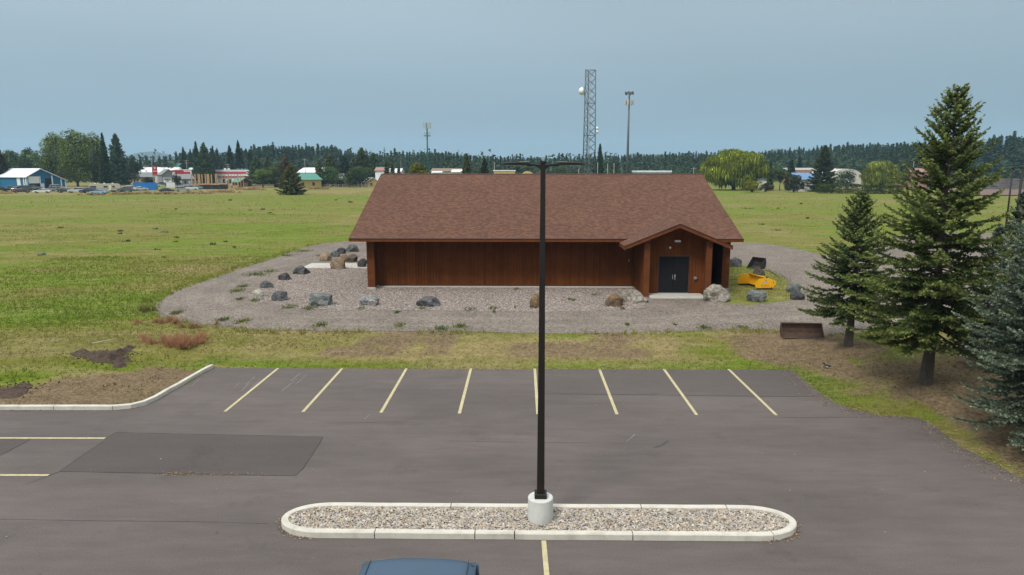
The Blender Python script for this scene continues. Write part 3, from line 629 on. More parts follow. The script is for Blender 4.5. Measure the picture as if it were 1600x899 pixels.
bld = empty('brown_building', (1.6, 45.8, FZ), label='long low brown shingled building with gabled entrance porch and double black doors', cat='building')
def put(mb, name, m, parent=bld):
    o = mb.build(name, m); o.parent = parent; o.matrix_parent_inverse = parent.matrix_world.inverted() if False else Matrix.Translation(-Vector(parent.location)) if parent is bld else Matrix.Identity(4); return o
def roof_plane(name, P, uvdirs, m):
    """P: 3D corners; uv in metres along given axes"""
    me = bpy.data.meshes.new(name); bm = bmesh.new(); uvl = bm.loops.layers.uv.new('UVMap'); vs = [bm.verts.new(p) for p in P]; f = bm.faces.new(vs)
    f.normal_update()
    if f.normal.z < 0: f.normal_flip()
    u, v = uvdirs
    for l in f.loops: l[uvl].uv = (Vector(l.vert.co).dot(u), Vector(l.vert.co).dot(v))
    bm.to_mesh(me); bm.free(); me.materials.append(m); o = link(name, me); o.parent = bld; o.matrix_parent_inverse = Matrix.Translation(-Vector(bld.location)); return o
vs_ = Vector((0, 1, SL)).normalized()
front_roof = roof_plane('roof_slope', [(X0, YE, ZE), (X1, YE, ZE), (X1, YR, ZR), (X0, YR, ZR)], (Vector((1, 0, 0)), vs_), M['shingle'])
YB = 2 * YR - YE
roof_plane('roof_slope', [(X0, YB, ZE), (X1, YB, ZE), (X1, YR, ZR), (X0, YR, ZR)], (Vector((1, 0, 0)), Vector((0, -1, SL)).normalized()), M['shingle'])
# ridge caps, one shingle piece after another
mb = MB(); k = X0
while k < X1 - .02:
    e = min(k + .30, X1); d = .17
    mb.add([(k, YR - d, ZR - d * SL + .012), (e, YR - d, ZR - d * SL + .03), (e, YR, ZR + .035), (k, YR, ZR + .018), (k, YR + d, ZR - d * SL + .012), (e, YR + d, ZR - d * SL + .03)], [(0, 1, 2, 3), (3, 2, 5, 4), (1, 0, 3, 2)], 0); k += .28
o = put(mb, 'ridge_cap', mat('ridge shingles', (.07, .034, .028), .9, .3, 8)); o['kind'] = 'stuff'
# fascia, drip edge, soffit, rake boards
put(MB().box(X0, X1, YE - .02, YE + .02, 3.755, 3.93), 'fascia', M['trim'])
put(MB().box(X0 - .02, X1 + .02, YE - .045, YE + .01, 3.932, 3.975), 'drip_edge', M['trim_dark'])
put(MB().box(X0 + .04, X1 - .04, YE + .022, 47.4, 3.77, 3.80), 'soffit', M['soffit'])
for s, X in ((-1, X0), (1, X1)):
    for ya, yb in ((YE, YR), (YB, YR)):
        sg = 1 if yb > ya else -1
        xa, xb = (X - .02, X + .02)
        mb = MB().add([(xa, ya, ZE - .2), (xa, yb, ZR - .2), (xa, yb, ZR - .015), (xa, ya, ZE - .015), (xb, ya, ZE - .2), (xb, yb, ZR - .2), (xb, yb, ZR - .015), (xb, ya, ZE - .015)],
                      [(0, 1, 2, 3), (7, 6, 5, 4), (0, 4, 5, 1), (3, 2, 6, 7), (0, 3, 7, 4), (1, 5, 6, 2)])
        put(mb, 'rake_board', M['trim'])
# walls: the recessed front wall and its boards
WZ = .64
put(MB().box(-9.9, 7.62, 45.82, 46.0, WZ - .02, 3.765), 'front_wall', M['siding'])
mb = MB(); x = -9.74
while x < 7.5:
    mb.add([(x, 45.82, WZ), (x + .012, 45.78, WZ), (x + .152, 45.78, WZ), (x + .164, 45.82, WZ), (x, 45.82, 3.76), (x + .012, 45.78, 3.76), (x + .152, 45.78, 3.76), (x + .164, 45.82, 3.76)],
           [(0, 1, 5, 4), (1, 2, 6, 5), (2, 3, 7, 6), (0, 3, 2, 1)]); x += .2
o = put(mb, 'siding_board', M['siding']); o['kind'] = 'stuff'
put(MB().box(-9.74, 7.6, 45.795, 45.835, WZ - .075, WZ - .003), 'base_trim', M['trim_dark'])
put(MB().bbox(-9.74, 7.58, 45.45, 45.80, FZ - .1, WZ - .08, .015), 'foundation', M['slab'])
for xa, xb in ((-10.25, -9.76), (13.24, 13.73)):
    put(MB().box(xa, xb, 44.82, 46.0, WZ - .02, 3.755), 'end_pillar', M['trim'])
    put(MB().bbox(xa - .03, xb + .03, 44.78, 45.98, FZ - .1, WZ - .022, .01), 'pillar_footing', M['slab'])
put(MB().box(-10.24, -10.04, 46.0, 64, FZ, 3.755), 'side_wall', M['siding'])
put(MB().box(13.52, 13.72, 46.0, 64, FZ, 3.755), 'side_wall', M['siding'])
put(MB().box(-10.2, 13.7, 63.9, 64.1, FZ, 3.755), 'back_wall', M['siding'])
for X in (-10.24, 13.72):
    put(MB().add([(X, 45, 3.76), (X, 65, 3.76), (X, 55, 7.8), (X + .02 * (1 if X < 0 else -1), 45, 3.76), (X + .02 * (1 if X < 0 else -1), 65, 3.76), (X + .02 * (1 if X < 0 else -1), 55, 7.8)], [(0, 1, 2), (5, 4, 3), (0, 3, 4, 1)]), 'gable_wall', M['siding'])
# alcove right of the porch: dark soffit colour paints its deep shade
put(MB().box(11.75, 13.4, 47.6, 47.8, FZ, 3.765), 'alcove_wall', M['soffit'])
# porch wing
PX0, PX1, PXC, PYF = 6.33, 12.93, 9.66, 41.8
PZE, PZA = 3.74, 5.11
psl = (PZA - PZE) / (PXC - PX0)
yback = lambda z: YE + (z - ZE) / SL
def zp(x): return PZA - abs(x - PXC) * psl
ul = Vector((0, 1, 0))
roof_plane('porch_roof_slope', [(PX0, PYF, PZE), (PXC, PYF, PZA), (PXC, yback(PZA) + .12, PZA), (PX0 + (ZE - .0 - PZE) / psl, YE - .03, ZE), (PX0, YE - .03, PZE)], (ul, Vector((1, 0, psl)).normalized()), M['shingle'])
roof_plane('porch_roof_slope', [(PX1, PYF, zp(PX1)), (PXC, PYF, PZA), (PXC, yback(PZA) + .12, PZA), (PXC + (PZA - ZE) / psl, YE - .03, ZE), (PX1, YE - .03, zp(PX1))], (ul, Vector((-1, 0, psl)).normalized()), M['shingle'])
def rake(xa, xb, y0, y1, dz0, dz1, name, m):
    za, zb = zp(xa), zp(xb)
    P = [(xa, y0, za + dz0), (xb, y0, zb + dz0), (xb, y0, zb + dz1), (xa, y0, za + dz1), (xa, y1, za + dz0), (xb, y1, zb + dz0), (xb, y1, zb + dz1), (xa, y1, za + dz1)]
    return put(MB().add(P, [(0, 1, 2, 3), (7, 6, 5, 4), (0, 4, 5, 1), (3, 2, 6, 7), (0, 3, 7, 4), (1, 5, 6, 2)]), name, m)
rake(PX0 - .02, PXC, PYF - .03, PYF + .02, -.25, -.032, 'porch_fascia', M['trim']); rake(PXC + .002, PX1 + .02, PYF - .03, PYF + .02, -.25, -.032, 'porch_fascia', M['trim'])
rake(PX0 - .03, PXC, PYF - .055, PYF + .02, -.03, .014, 'porch_drip_edge', M['trim_dark']); rake(PXC + .002, PX1 + .03, PYF - .055, PYF + .02, -.03, .014, 'porch_drip_edge', M['trim_dark'])
put(MB().box(PX0 - .02, PX0 + .02, PYF + .022, YE - .03, PZE - .23, PZE - .01), 'porch_eave_board', M['trim'])
put(MB().box(PX1 - .02, PX1 + .02, PYF + .022, YE - .03, zp(PX1) - .23, zp(PX1) - .01), 'porch_eave_board', M['trim'])
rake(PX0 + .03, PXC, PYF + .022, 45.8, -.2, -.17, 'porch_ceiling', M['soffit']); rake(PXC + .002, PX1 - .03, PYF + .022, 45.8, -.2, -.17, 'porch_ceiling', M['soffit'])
for xa, xb in ((7.62, 7.98), (11.45, 11.81)):
    put(MB().box(xa, xb, 42.15, 42.45, .50, min(zp(xa), zp(xb)) - .2), 'porch_post', M['trim'])
def board_wall(x0, x1, y, z0, ztop, name, axis='x', holes=None, face=-1):
    """a wall whose boards end under the sloping ceiling"""
    mb = MB(); x = x0
    while x < x1 - .01:
        e = min(x + .197, x1); 
        segs = [(z0, ztop((x + e) / 2))]
        if holes and x + .01 > holes[0] - .01 and e - .01 < holes[1] + .2 and e > holes[0]: 
            if x >= holes[0] - .19 and e <= holes[1] + .19: segs = [(holes[2], ztop((x + e) / 2))]
        for a, b in segs:
            if axis == 'x': mb.box(x, e - .03, y, y + .03, a, b)
            else: mb.box(y, y + .03, x, e - .03, a, b)
        x += .2
    o = put(mb, name, M['siding']); o['kind'] = 'stuff'; return o
DX0, DX1, DZ = 8.74, 10.62, 2.93
put(MB().box(7.80, DX0 - .0, 43.13, 43.3, .5, 4.0).box(DX1, 11.66, 43.13, 43.3, .5, 4.0).box(DX0, DX1, 43.13, 43.3, DZ, 4.0).prism([(7.8, 4.0), (11.66, 4.0), (11.66, zp(11.66) - .18), (PXC, PZA - .18), (7.8, zp(7.8) - .18)], -43.3, -43.13, mat=Matrix(((1, 0, 0, 0), (0, 0, -1, 0), (0, 1, 0, 0), (0, 0, 0, 1)))), 'entrance_wall', M['siding'])
board_wall(7.8, DX0 - .06, 43.10, .58, lambda x: zp(x) - .19, 'entrance_board'); board_wall(DX1 + .06, 11.66, 43.10, .58, lambda x: zp(x) - .19, 'entrance_board')
board_wall(DX0 - .06, DX1 + .06, 43.10, DZ + .07, lambda x: zp(x) - .19, 'entrance_board')
put(MB().box(7.66, 7.80, 42.45, 45.82, .5, zp(7.7) - .2), 'porch_side_wall', M['siding'])
board_wall(42.47, 45.78, 7.625, .6, lambda y: zp(7.64) - .2, 'side_board', axis='y')
put(MB().box(11.66, 11.78, 42.45, 47.7, .5, zp(11.8) - .2), 'porch_side_wall', M['siding'])
put(MB().bbox(7.99, 11.44, 41.55, 43.1, FZ - .1, .575, .012), 'porch_slab', M['slab'])
# doors
put(MB().box(DX0 - .07, DX0, 43.08, 43.16, .58, DZ + .07).box(DX1, DX1 + .07, 43.08, 43.16, .58, DZ + .07).box(DX0, DX1, 43.08, 43.16, DZ, DZ + .07), 'door_frame', mat('door frame paint', (.07, .03, .02), .5))
put(MB().box(DX0, DX1, 43.10, 43.22, .575, .60), 'threshold', M['steel'])
dc = (DX0 + DX1) / 2
for k, (a, b) in enumerate(((DX0 + .02, dc - .008), (dc + .008, DX1 - .02))):
    d = put(MB().bbox(a, b, 43.14, 43.19, .605, DZ - .015, .004), 'door_leaf', M['door'])
    hx = DX0 + .005 if k == 0 else DX1 - .005
    for z in (.85, 1.7, 2.55):
        put(MB().tube((hx, 43.125, z), (hx, 43.125, z + .12), .014, n=6), 'hinge', M['trim_dark'], d)
    if k == 1: put(MB().bbox(a + .05, a + .13, 43.115, 43.138, 1.42, 1.80, .006), 'handle_plate', M['chrome'], d); put(MB().tube((a + .09, 43.08, 1.50), (a + .09, 43.08, 1.72), .014), 'handle', M['chrome'], d)
    else: put(MB().bbox(b - .05, b - .01, 43.12, 43.139, 1.48, 1.76, .006), 'astragal_plate', M['steel'], d)
put(MB().bbox(9.66, 10.02, 42.90, 43.09, 3.87, 3.99, .02), 'wall_light', M['white'])
put(MB().tube((9.40, 43.09, 3.50), (9.40, 43.02, 3.50), .075, .06, 14), 'round_sensor', M['white'])
put(MB().tube((11.06, 43.09, 1.56), (11.06, 43.02, 1.56), .10, .10, 14).tube((11.06, 43.02, 1.56), (11.06, 42.95, 1.53), .05, .03, 10), 'intercom', M['steel'])
put(MB().bbox(11.15, 11.22, 43.04, 43.09, 1.5, 1.62, .008), 'wall_outlet', M['dsteel'])
put(MB().bbox(7.2, 7.28, 45.74, 45.80, 2.25, 2.42, .01), 'wall_box', M['steel'])
# left concrete walk at the side door
sw = MB().bbox(G(478, 416, FZ).x, -10.26, G(520, 419.5, FZ).y, G(520, 412, FZ).y, FZ - .1, FZ + .04, .01).build('side_walk', M['slab']); tag(sw, kind='structure')

# ============================================================ boulders
def rock_mat(name, c1, c2, c3, sc=3.0):
    m = bpy.data.materials.new(name); m.use_nodes = True; nt = m.node_tree; N = nt.nodes; K = nt.links.new
    b = N['Principled BSDF']; b.inputs['Roughness'].default_value = .85; b.inputs['Specular IOR Level'].default_value = .3
    tc = N.new('ShaderNodeTexCoord'); n = N.new('ShaderNodeTexNoise'); n.inputs['Scale'].default_value = sc; n.inputs['Detail'].default_value = 8; n.inputs['Roughness'].default_value = .7; n.inputs['Distortion'].default_value = 1.2
    K(tc.outputs['Object'], n.inputs['Vector']); r = N.new('ShaderNodeValToRGB'); r.color_ramp.elements[0].position = .33; r.color_ramp.elements[1].position = .68
    r.color_ramp.elements[0].color = tuple(c1) + (1,); r.color_ramp.elements[1].color = tuple(c3) + (1,); e = r.color_ramp.elements.new(.5); e.color = tuple(c2) + (1,)
    K(n.outputs['Fac'], r.inputs[0]); K(r.outputs[0], b.inputs['Base Color'])
    n2 = N.new('ShaderNodeTexNoise'); n2.inputs['Scale'].default_value = 9; n2.inputs['Detail'].default_value = 6; K(tc.outputs['Object'], n2.inputs['Vector'])
    bp = N.new('ShaderNodeBump'); bp.inputs['Distance'].default_value = .06; K(n2.outputs['Fac'], bp.inputs['Height']); K(bp.outputs[0], b.inputs['Normal']); return m
RM = {'gray': rock_mat('slate rock', (0.037, 0.039, 0.041), (0.078, 0.079, 0.081), (0.178, 0.173, 0.171)), 'dark': rock_mat('dark rock', (0.024, 0.023, 0.025), (0.051, 0.049, 0.050), (0.124, 0.115, 0.113)),
      'blue': rock_mat('blue grey rock', (0.062, 0.069, 0.069), (0.116, 0.126, 0.122), (0.250, 0.248, 0.226)), 'tan': rock_mat('tan rock', (0.120, 0.083, 0.053), (0.240, 0.173, 0.112), (0.367, 0.298, 0.219)),
      'ochre': rock_mat('ochre lichened rock', (0.063, 0.056, 0.049), (0.154, 0.105, 0.056), (0.306, 0.187, 0.076)), 'brown': rock_mat('brown rock', (0.042, 0.035, 0.032), (0.091, 0.070, 0.056), (0.170, 0.145, 0.119)),
      'white': rock_mat('whitish rock', (.20, .18, .13), (.40, .38, .32), (.55, .54, .48)), 'beige': rock_mat('beige striped rock', (0.072, 0.058, 0.047), (0.216, 0.187, 0.151), (0.413, 0.387, 0.344), 2.0),
      'capped': rock_mat('pale topped rock', (0.070, 0.073, 0.079), (0.176, 0.180, 0.180), (0.495, 0.459, 0.405)), 'rusty': rock_mat('rust stained rock', (0.053, 0.049, 0.045), (0.120, 0.083, 0.053), (0.315, 0.149, 0.044))}
def boulder(px, py, wpx, hpx, kind, label, seed, flat=False, rz=0, depth=.85):
    p = GT(px, py); zc = p.y * _cp + (CAM_H - p.z) * _sp; w = wpx * zc / FPX; h = hpx * zc / FPX * .93
    d = w * depth; rg = random.Random(seed); bm = bmesh.new(); bmesh.ops.create_icosphere(bm, subdivisions=4, radius=1)
    planes = []
    for _ in range(11):
        a = rg.random() * 6.28; z = rg.uniform(-.5, .9); r = sqrt(max(0, 1 - z * z)); planes.append((Vector((r * cos(a), r * sin(a), z)), rg.uniform(.66, .9)))
    if flat: planes.append((Vector((.1, -.05, 1)).normalized(), .55))
    for v in bm.verts:
        q = v.co.copy()
        for n, k in planes:
            t = q.dot(n)
            if t > k: q -= n * (t - k) * .96
        from mathutils import noise as mn
        q += q.normalized() * (mn.fractal(q * 2.3 + Vector((seed, 0, 0)), .8, 2.0, 4) * .09)
        v.co = q
    xs_ = [v.co.x for v in bm.verts]; ys_ = [v.co.y for v in bm.verts]; zs_ = [v.co.z for v in bm.verts]
    sx = w / (max(xs_) - min(xs_)); sy = d / (max(ys_) - min(ys_)); bot = min(zs_) * .45; sz = h / (max(zs_) - bot)
    cx = (max(xs_) + min(xs_)) / 2
    for v in bm.verts: v.co = Vector(((v.co.x - cx) * sx, v.co.y * sy, (v.co.z - bot) * sz))
    me = bpy.data.meshes.new('boulder'); bm.to_mesh(me); bm.free(); me.materials.append(RM[kind])
    for pl in me.polygons: pl.use_smooth = False
    o = link('boulder', me, loc=(p.x, p.y + d * .42, p.z - .03), rot=(0, 0, rz)); return tag(o, label, 'boulder', 'boulders set round the gravel building')
BL = [(549, 394, 22, 13, 'gray', 'long slate grey boulder farthest back beside the left roof corner'), (532, 397, 15, 11, 'dark', 'small dark boulder wedged between the farthest slate boulder and a bluish one'),
      (522, 402, 15, 12, 'blue', 'bluish grey boulder touching the round tan boulder at the back left'), (508, 408.5, 20, 16, 'tan', 'round orange tan boulder at the left end of the concrete side walk row'),
      (537, 410, 18, 13, 'ochre', 'orange brown boulder half hidden behind the speckled upright tan one'), (548.5, 411, 18, 15, 'brown', 'dark brown blocky boulder behind the side walk'),
      (526, 421.5, 23, 21, 'tan', 'upright speckled tan boulder in front of the concrete side walk'), (565, 418.5, 16, 16, 'dark', 'pointed dark grey boulder close beside the left pillar'),
      (468, 429.5, 26, 16, 'gray', 'large smooth slate boulder at the left tip of the side walk'), (443, 438.5, 21, 13, 'dark', 'dark grey boulder next along the curve from the side walk tip'),
      (414, 451, 22, 13, 'gray', 'wedge shaped slate boulder behind the small whitish rock'), (402.5, 464.5, 17, 14, 'white', 'small whitish yellow rock leftmost on the rock bed'),
      (435, 471, 28, 17, 'gray', 'rounded grey boulder just right of the small whitish rock'), (498.5, 479, 35, 21, 'blue', 'big angular blue grey boulder at the front left of the rock bed'),
      (575.5, 479, 32, 16, 'capped', 'low grey boulder with a pale top in front of the left pillar'), (667.5, 480.5, 38, 18, 'gray', 'wide low grey boulder alone in front of the long wall'),
      (838, 482.5, 21, 25, 'ochre', 'upright tan and grey boulder partly hidden by the lamp post'), (961, 480, 30, 22, 'rusty', 'blocky boulder with a rust orange face left of the porch'),
      (988, 474.5, 38, 23, 'beige', 'beige grey boulder between the rust faced boulder and the porch'), (1004, 474, 22, 11, 'beige', 'low beige slab of rock against the left porch post'),
      (1123.5, 472.5, 43, 29, 'beige', 'largest boulder, white and brown streaked, at the right porch post'), (1149, 418, 27, 17, 'gray', 'wide dark grey boulder behind the building at the grass corner'),
      (1187.5, 431, 18, 14, 'brown', 'mottled boulder between the black bucket and the yellow snow pusher'), (1186, 473, 32, 20, 'blue', 'flat topped blue grey boulder in front of the yellow snow pusher'),
      (1242.5, 458, 23, 17, 'blue', 'round blue grey boulder beside the smallest spruce, the upper of two'), (1249, 469.5, 23, 16, 'dark', 'dark boulder under the spruce branches, lower of two')]
for i, (x, y, w, h, k, lb) in enumerate(BL): boulder(x, y, w, h, k, lb, 11 + i * 3, flat=(k in ('blue', 'capped') and w > 29), rz=0, depth=.8)

DRYROW = []
# ============================================================ equipment on the grass
M['yellow'] = mat('yellow machine paint', (.80, .40, .006), .4, .08, 3, spec=.5, stain=.12, sts=3, stc=(.45, .2, .02))
plw = empty('snow_pusher', (16.2, 45.8, FZ), 0, 'yellow steel box snow pusher with black rubber edges lying on the grass', 'snow plow')
near = Vector((-.12, -.9, 0)); far_ = Vector((-.62, .9, 0)); ud = Vector((1, .10, 0)).normalized()      # plate direction
def octa(L_, Hh): return [(-L_ / 2, .22 * Hh), (-L_ / 2, .58 * Hh), (-L_ * .34, Hh * .92), (-L_ * .10, Hh), (L_ * .18, Hh * .95), (L_ * .5, Hh * .70), (L_ * .5, Hh * .40), (L_ * .30, 0.02), (-L_ * .36, 0.02)]
def plate(poly, c, th=.03, name='side_plate', m='yellow', off=0):
    n = Vector((-ud.y, ud.x, 0)); mb = MB(); v = []
    for s in (-.5, .5): v += [c + ud * p[0] + Vector((0, 0, p[1])) + n * (s * th + off) for p in poly]
    k = len(poly); mb.add(v, [list(range(k)), [k + i for i in range(k)][::-1]] + [[(i + 1) % k, i, k + i, k + (i + 1) % k] for i in range(k)]); return mb.build(name, M[m], plw)
pl = [plate(octa(1.42, .74), near + Vector((.12, 0, .05))), plate(octa(1.42, .78), far_ + Vector((-.0, 0, .05)))]
for c in (near + Vector((.12, 0, 0)), far_):
    plate([(-.60, .04), (-.58, .12), (.46, .12), (.50, .04), (.42, -.02), (-.5, -.02)], c, .05, 'skid_shoe', 'black')
# moldboard between the plates
na = near + ud * .05; fb = far_ + ud * .05
secs = []
for c in (na, fb):
    ring_ = []
    for k in range(7): a = k / 6; ring_.append((a * .72 + .08, .30 * (1 - (1 - 2 * a) ** 2) * .5))
    o_ = [c + ud * q + Vector((0, 0, z)) for z, q in ring_] + [c + ud * (q + .04) + Vector((0, 0, z)) for z, q in ring_[::-1]]
    secs.append([tuple(p) for p in o_])
mbd = MB().loft(secs, smooth=False).build('moldboard', M['yellow'], plw)
MB().tube(na + ud * .03 + Vector((0, 0, .82)), fb + ud * .03 + Vector((0, 0, .82)), .035, n=6).build('top_rail', M['yellow'], plw)
MB().loft([[tuple(c + ud * a + Vector((0, 0, z))) for a, z in ((.0, -.01), (.03, -.01), (.03, .14), (.0, .14))] for c in (na, fb)], smooth=False).build('cutting_edge', M['black'], plw)
for t in (.3, .7):
    c = na.lerp(fb, t); MB().loft([[tuple(c + ud * a + (fb - na).normalized() * w + Vector((0, 0, z))) for a, z in ((.2, .1), (.55, .1), (.5, .5), (.2, .75))] for w in (-.02, .02)], smooth=False).build('brace', M['yellow'], plw)
    MB().bbox(-.09, .09, -.07, .07, 0, .16, .02).build('coupler_block', M['black'], plw, loc=tuple(c + ud * .42 + Vector((0, 0, .62))))
def decal_text(body, size, loc, rz, m, parent, name='lettering', thick=.002):
    cu = bpy.data.curves.new(name, 'FONT'); cu.body = body; cu.size = size; cu.extrude = thick; cu.align_x = 'CENTER'; cu.align_y = 'CENTER'
    t = bpy.data.objects.new(name + '_c', cu); COL.objects.link(t); dg = bpy.context.evaluated_depsgraph_get(); me = bpy.data.meshes.new_from_object(t.evaluated_get(dg)); bpy.data.objects.remove(t)
    me.materials.clear(); me.materials.append(m); o = link(name, me, parent, loc=loc, rot=(pi / 2, 0, rz)); return o
rzp = atan2(ud.y, ud.x); nn = Vector((ud.y, -ud.x, 0))
def on_plate(u, z, off=.018): return near + Vector((.12, 0, .05)) + ud * u + Vector((0, 0, z)) + nn * off
mS = mat('blue decal', (.03, .05, .22), .5); mRd = mat('red decal', (.4, .03, .03), .5); mGy = mat('grey decal', (.25, .27, .32), .5); mW = mat('white decal', (.7, .7, .7), .5); mOr = mat('orange decal', (.55, .12, .01), .5)
MB().loft([[tuple(on_plate(.16 * cos(a), .46 + .065 * sin(a), o_)) for a in [2 * pi * k / 16 for k in range(16)]] for o_ in (.016, .019)], smooth=False).build('oval_badge', mGy, plw)
MB().loft([[tuple(on_plate(u, z, o_)) for u, z in ((-.13, .445), (.13, .445), (.13, .475), (-.13, .475))] for o_ in (.0195, .0215)], smooth=False).build('badge_stripe', mW, plw)
decal_text('S', .24, tuple(on_plate(-.25, .22)), rzp, mS, plw, 'emblem')
MB().loft([[tuple(on_plate(u, z, o_)) for u, z in ((-.15, .235), (.25, .235), (.25, .275), (-.15, .275))] for o_ in (.016, .018)], smooth=False).build('decal_stripe', mOr, plw)
MB().loft([[tuple(on_plate(u, z, o_)) for u, z in ((-.15, .13), (.30, .13), (.30, .16), (-.15, .16))] for o_ in (.016, .018)], smooth=False).build('decal_stripe', mOr, plw)
MB().loft([[tuple(on_plate(u, z, o_)) for u, z in ((-.06, .56), (.06, .56), (0, .66))] for o_ in (.016, .018)], smooth=False).build('warning_triangle', mOr, plw)
for u in (.40, .52): MB().loft([[tuple(on_plate(u + .035 * cos(a), .12 + (.30 if u > .5 else 0) + .03 * sin(a), o_)) for a in [2 * pi * k / 8 for k in range(8)]] for o_ in (.016, .022)], smooth=False).build('bolt', M['black'], plw)

def bucket(loc, rz, W, D, Hh, m, label, tilt=0):
    """loader bucket seen from its open side"""
    r = empty('loader_bucket', loc, rz, label, 'bucket')
    prof = [(0, 0), (.0, .02), (D * .62, .03), (D * .9, Hh * .25), (D * .97, Hh * .6), (D * .86, Hh), (D * .90, Hh + .02), (D * 1.02, Hh * .62), (D * .95, Hh * .2), (D * .66, 0)]
    T = Matrix.Rotation(tilt, 4, 'X')
    MB().loft([[tuple(T @ Vector((x, y, z))) for y, z in prof] for x in (-W / 2, W / 2)], smooth=False).build('shell', m, r)
    sp = [(0, 0), (D * .66, 0), (D * .95, Hh * .2), (D * 1.02, Hh * .62), (D * .90, Hh + .02), (D * .80, Hh), (D * .12, Hh * .12)]
    for x in (-W / 2 - .012, W / 2 + .012):
        MB().loft([[tuple(T @ Vector((x + s, y, z))) for y, z in sp] for s in (-.012, .012)], smooth=False).build('side_plate', m, r)
    MB().loft([[tuple(T @ Vector((x, y, z))) for y, z in ((-.09, -.005), (.06, .0), (.06, .03), (-.09, .01))] for x in (-W / 2, W / 2)], smooth=False).build('cutting_edge', m, r)
    MB().loft([[tuple(T @ Vector((x, y, z))) for y, z in ((D * .83, Hh - .03), (D * .93, Hh - .03), (D * .93, Hh + .035), (D * .83, Hh + .035))] for x in (-W / 2, W / 2)], smooth=False).build('top_lip', m, r)
    return r
b1 = GT(1256, 529); bucket((b1.x, b1.y, b1.z + .0), .19 - .28, 1.86, .62, .60, M['rust'], 'long rusty brown loader bucket on the dry bank left of the spruces')
b2 = GT(1176, 421); bucket((b2.x, b2.y + .1, b2.z), -.95, 1.15, .95, .85, M['blacksteel'], 'black open loader bucket standing behind the mottled boulder')
# cable lying across the grass
cable = MB(); pts = [GT(x, y) for x, y in ((1137, 437), (1150, 438), (1162, 439.5))]
for a, b in zip(pts, pts[1:]): cable.tube(a + Vector((0, 0, .03)), b + Vector((0, 0, .03)), .02, n=5)
pts = [GT(x, y) for x, y in ((1196, 424), (1203, 425), (1210, 429), (1216, 434))]
tag(cable.build('cable', M['blacksteel']), 'thin black cable on the grass running from the wall to the snow pusher', 'cable')
c2 = MB()
for a, b in zip(pts, pts[1:]): c2.tube(a + Vector((0, 0, .05)), b + Vector((0, 0, .05)), .025, n=5)
tag(c2.build('hose', M['blacksteel']), 'bent dark hose on the gravel right of the mottled boulder', 'hose')
p = GT(161, 538); tag(MB().tube(p + Vector((-.45, -.12, .08)), p + Vector((.45, .35, .16)), .02, n=5).build('stick', mat('bleached wood', (.45, .42, .33), .8)), 'thin bleached stick lying in the grass above the dark dirt mound', 'stick')
# magpie on the litter
p = GT(1292, 577)
bird = MB().loft([[(x, r * .8 * cos(a), z + r * sin(a)) for a in [2 * pi * k / 8 for k in range(8)]] for x, r, z in ((-.16, .01, .16), (-.11, .04, .15), (-.03, .062, .14), (.05, .055, .16), (.10, .035, .20), (.13, .038, .225), (.17, .024, .225), (.185, .012, .22), (.22, .003, .212))], smooth=True)
bm_ = mat('black feathers', (.01, .012, .016), .4); bo = bird.build('magpie', bm_, loc=(p.x, p.y, p.z), rot=(0, 0, 2.6)); wf_ = mat('white feathers', (.6, .6, .6), .6); tag(bo, 'black and white magpie standing on the needle litter beyond the lot corner', 'bird')
MB().loft([[(x, r * cos(a), z + r * sin(a)) for a in [2 * pi * k / 8 for k in range(8)]] for x, r, z in ((-.07, .03, .125), (-.02, .056, .125), (.05, .045, .135))]).build('belly', wf_, bo)
MB().loft([[(x, r * cos(a), z + r * .8 * sin(a)) for a in [2 * pi * k / 8 for k in range(8)]] for x, r, z in ((.085, .05, .20), (.13, .044, .227), (.175, .028, .225), (.2, .008, .218))]).build('head', bm_, bo)
MB().loft([[(-.10, -.02, .17), (-.10, .02, .17), (-.10, .02, .155), (-.10, -.02, .155)], [(-.36, -.015, .13), (-.36, .015, .13), (-.36, .015, .125), (-.36, -.015, .125)]], smooth=False).build('tail', bm_, bo)
for s in (-1, 1):
    MB().loft([[(.05, s * .05, .19), (.05, s * .058, .16), (.05, s * .05, .13)], [(-.16, s * .03, .17), (-.16, s * .035, .16), (-.16, s * .03, .15)]], smooth=False).build('wing', bm_, bo)
    MB().tube((0, s * .02, .10), (.0, s * .02, 0), .006, n=4).build('leg', bm_, bo)

for i, (x, y, w, h) in enumerate(((10, 303, 30, 4), (150, 305, 26, 4), (186, 304, 20, 4), (205, 303.5, 22, 4), (232, 303, 26, 5), (262, 303.5, 34, 5), (300, 303, 40, 5), (345, 301, 46, 6), (395, 297, 44, 6), (500, 296, 26, 5))):
    DRYROW.append((x, y, w, h))
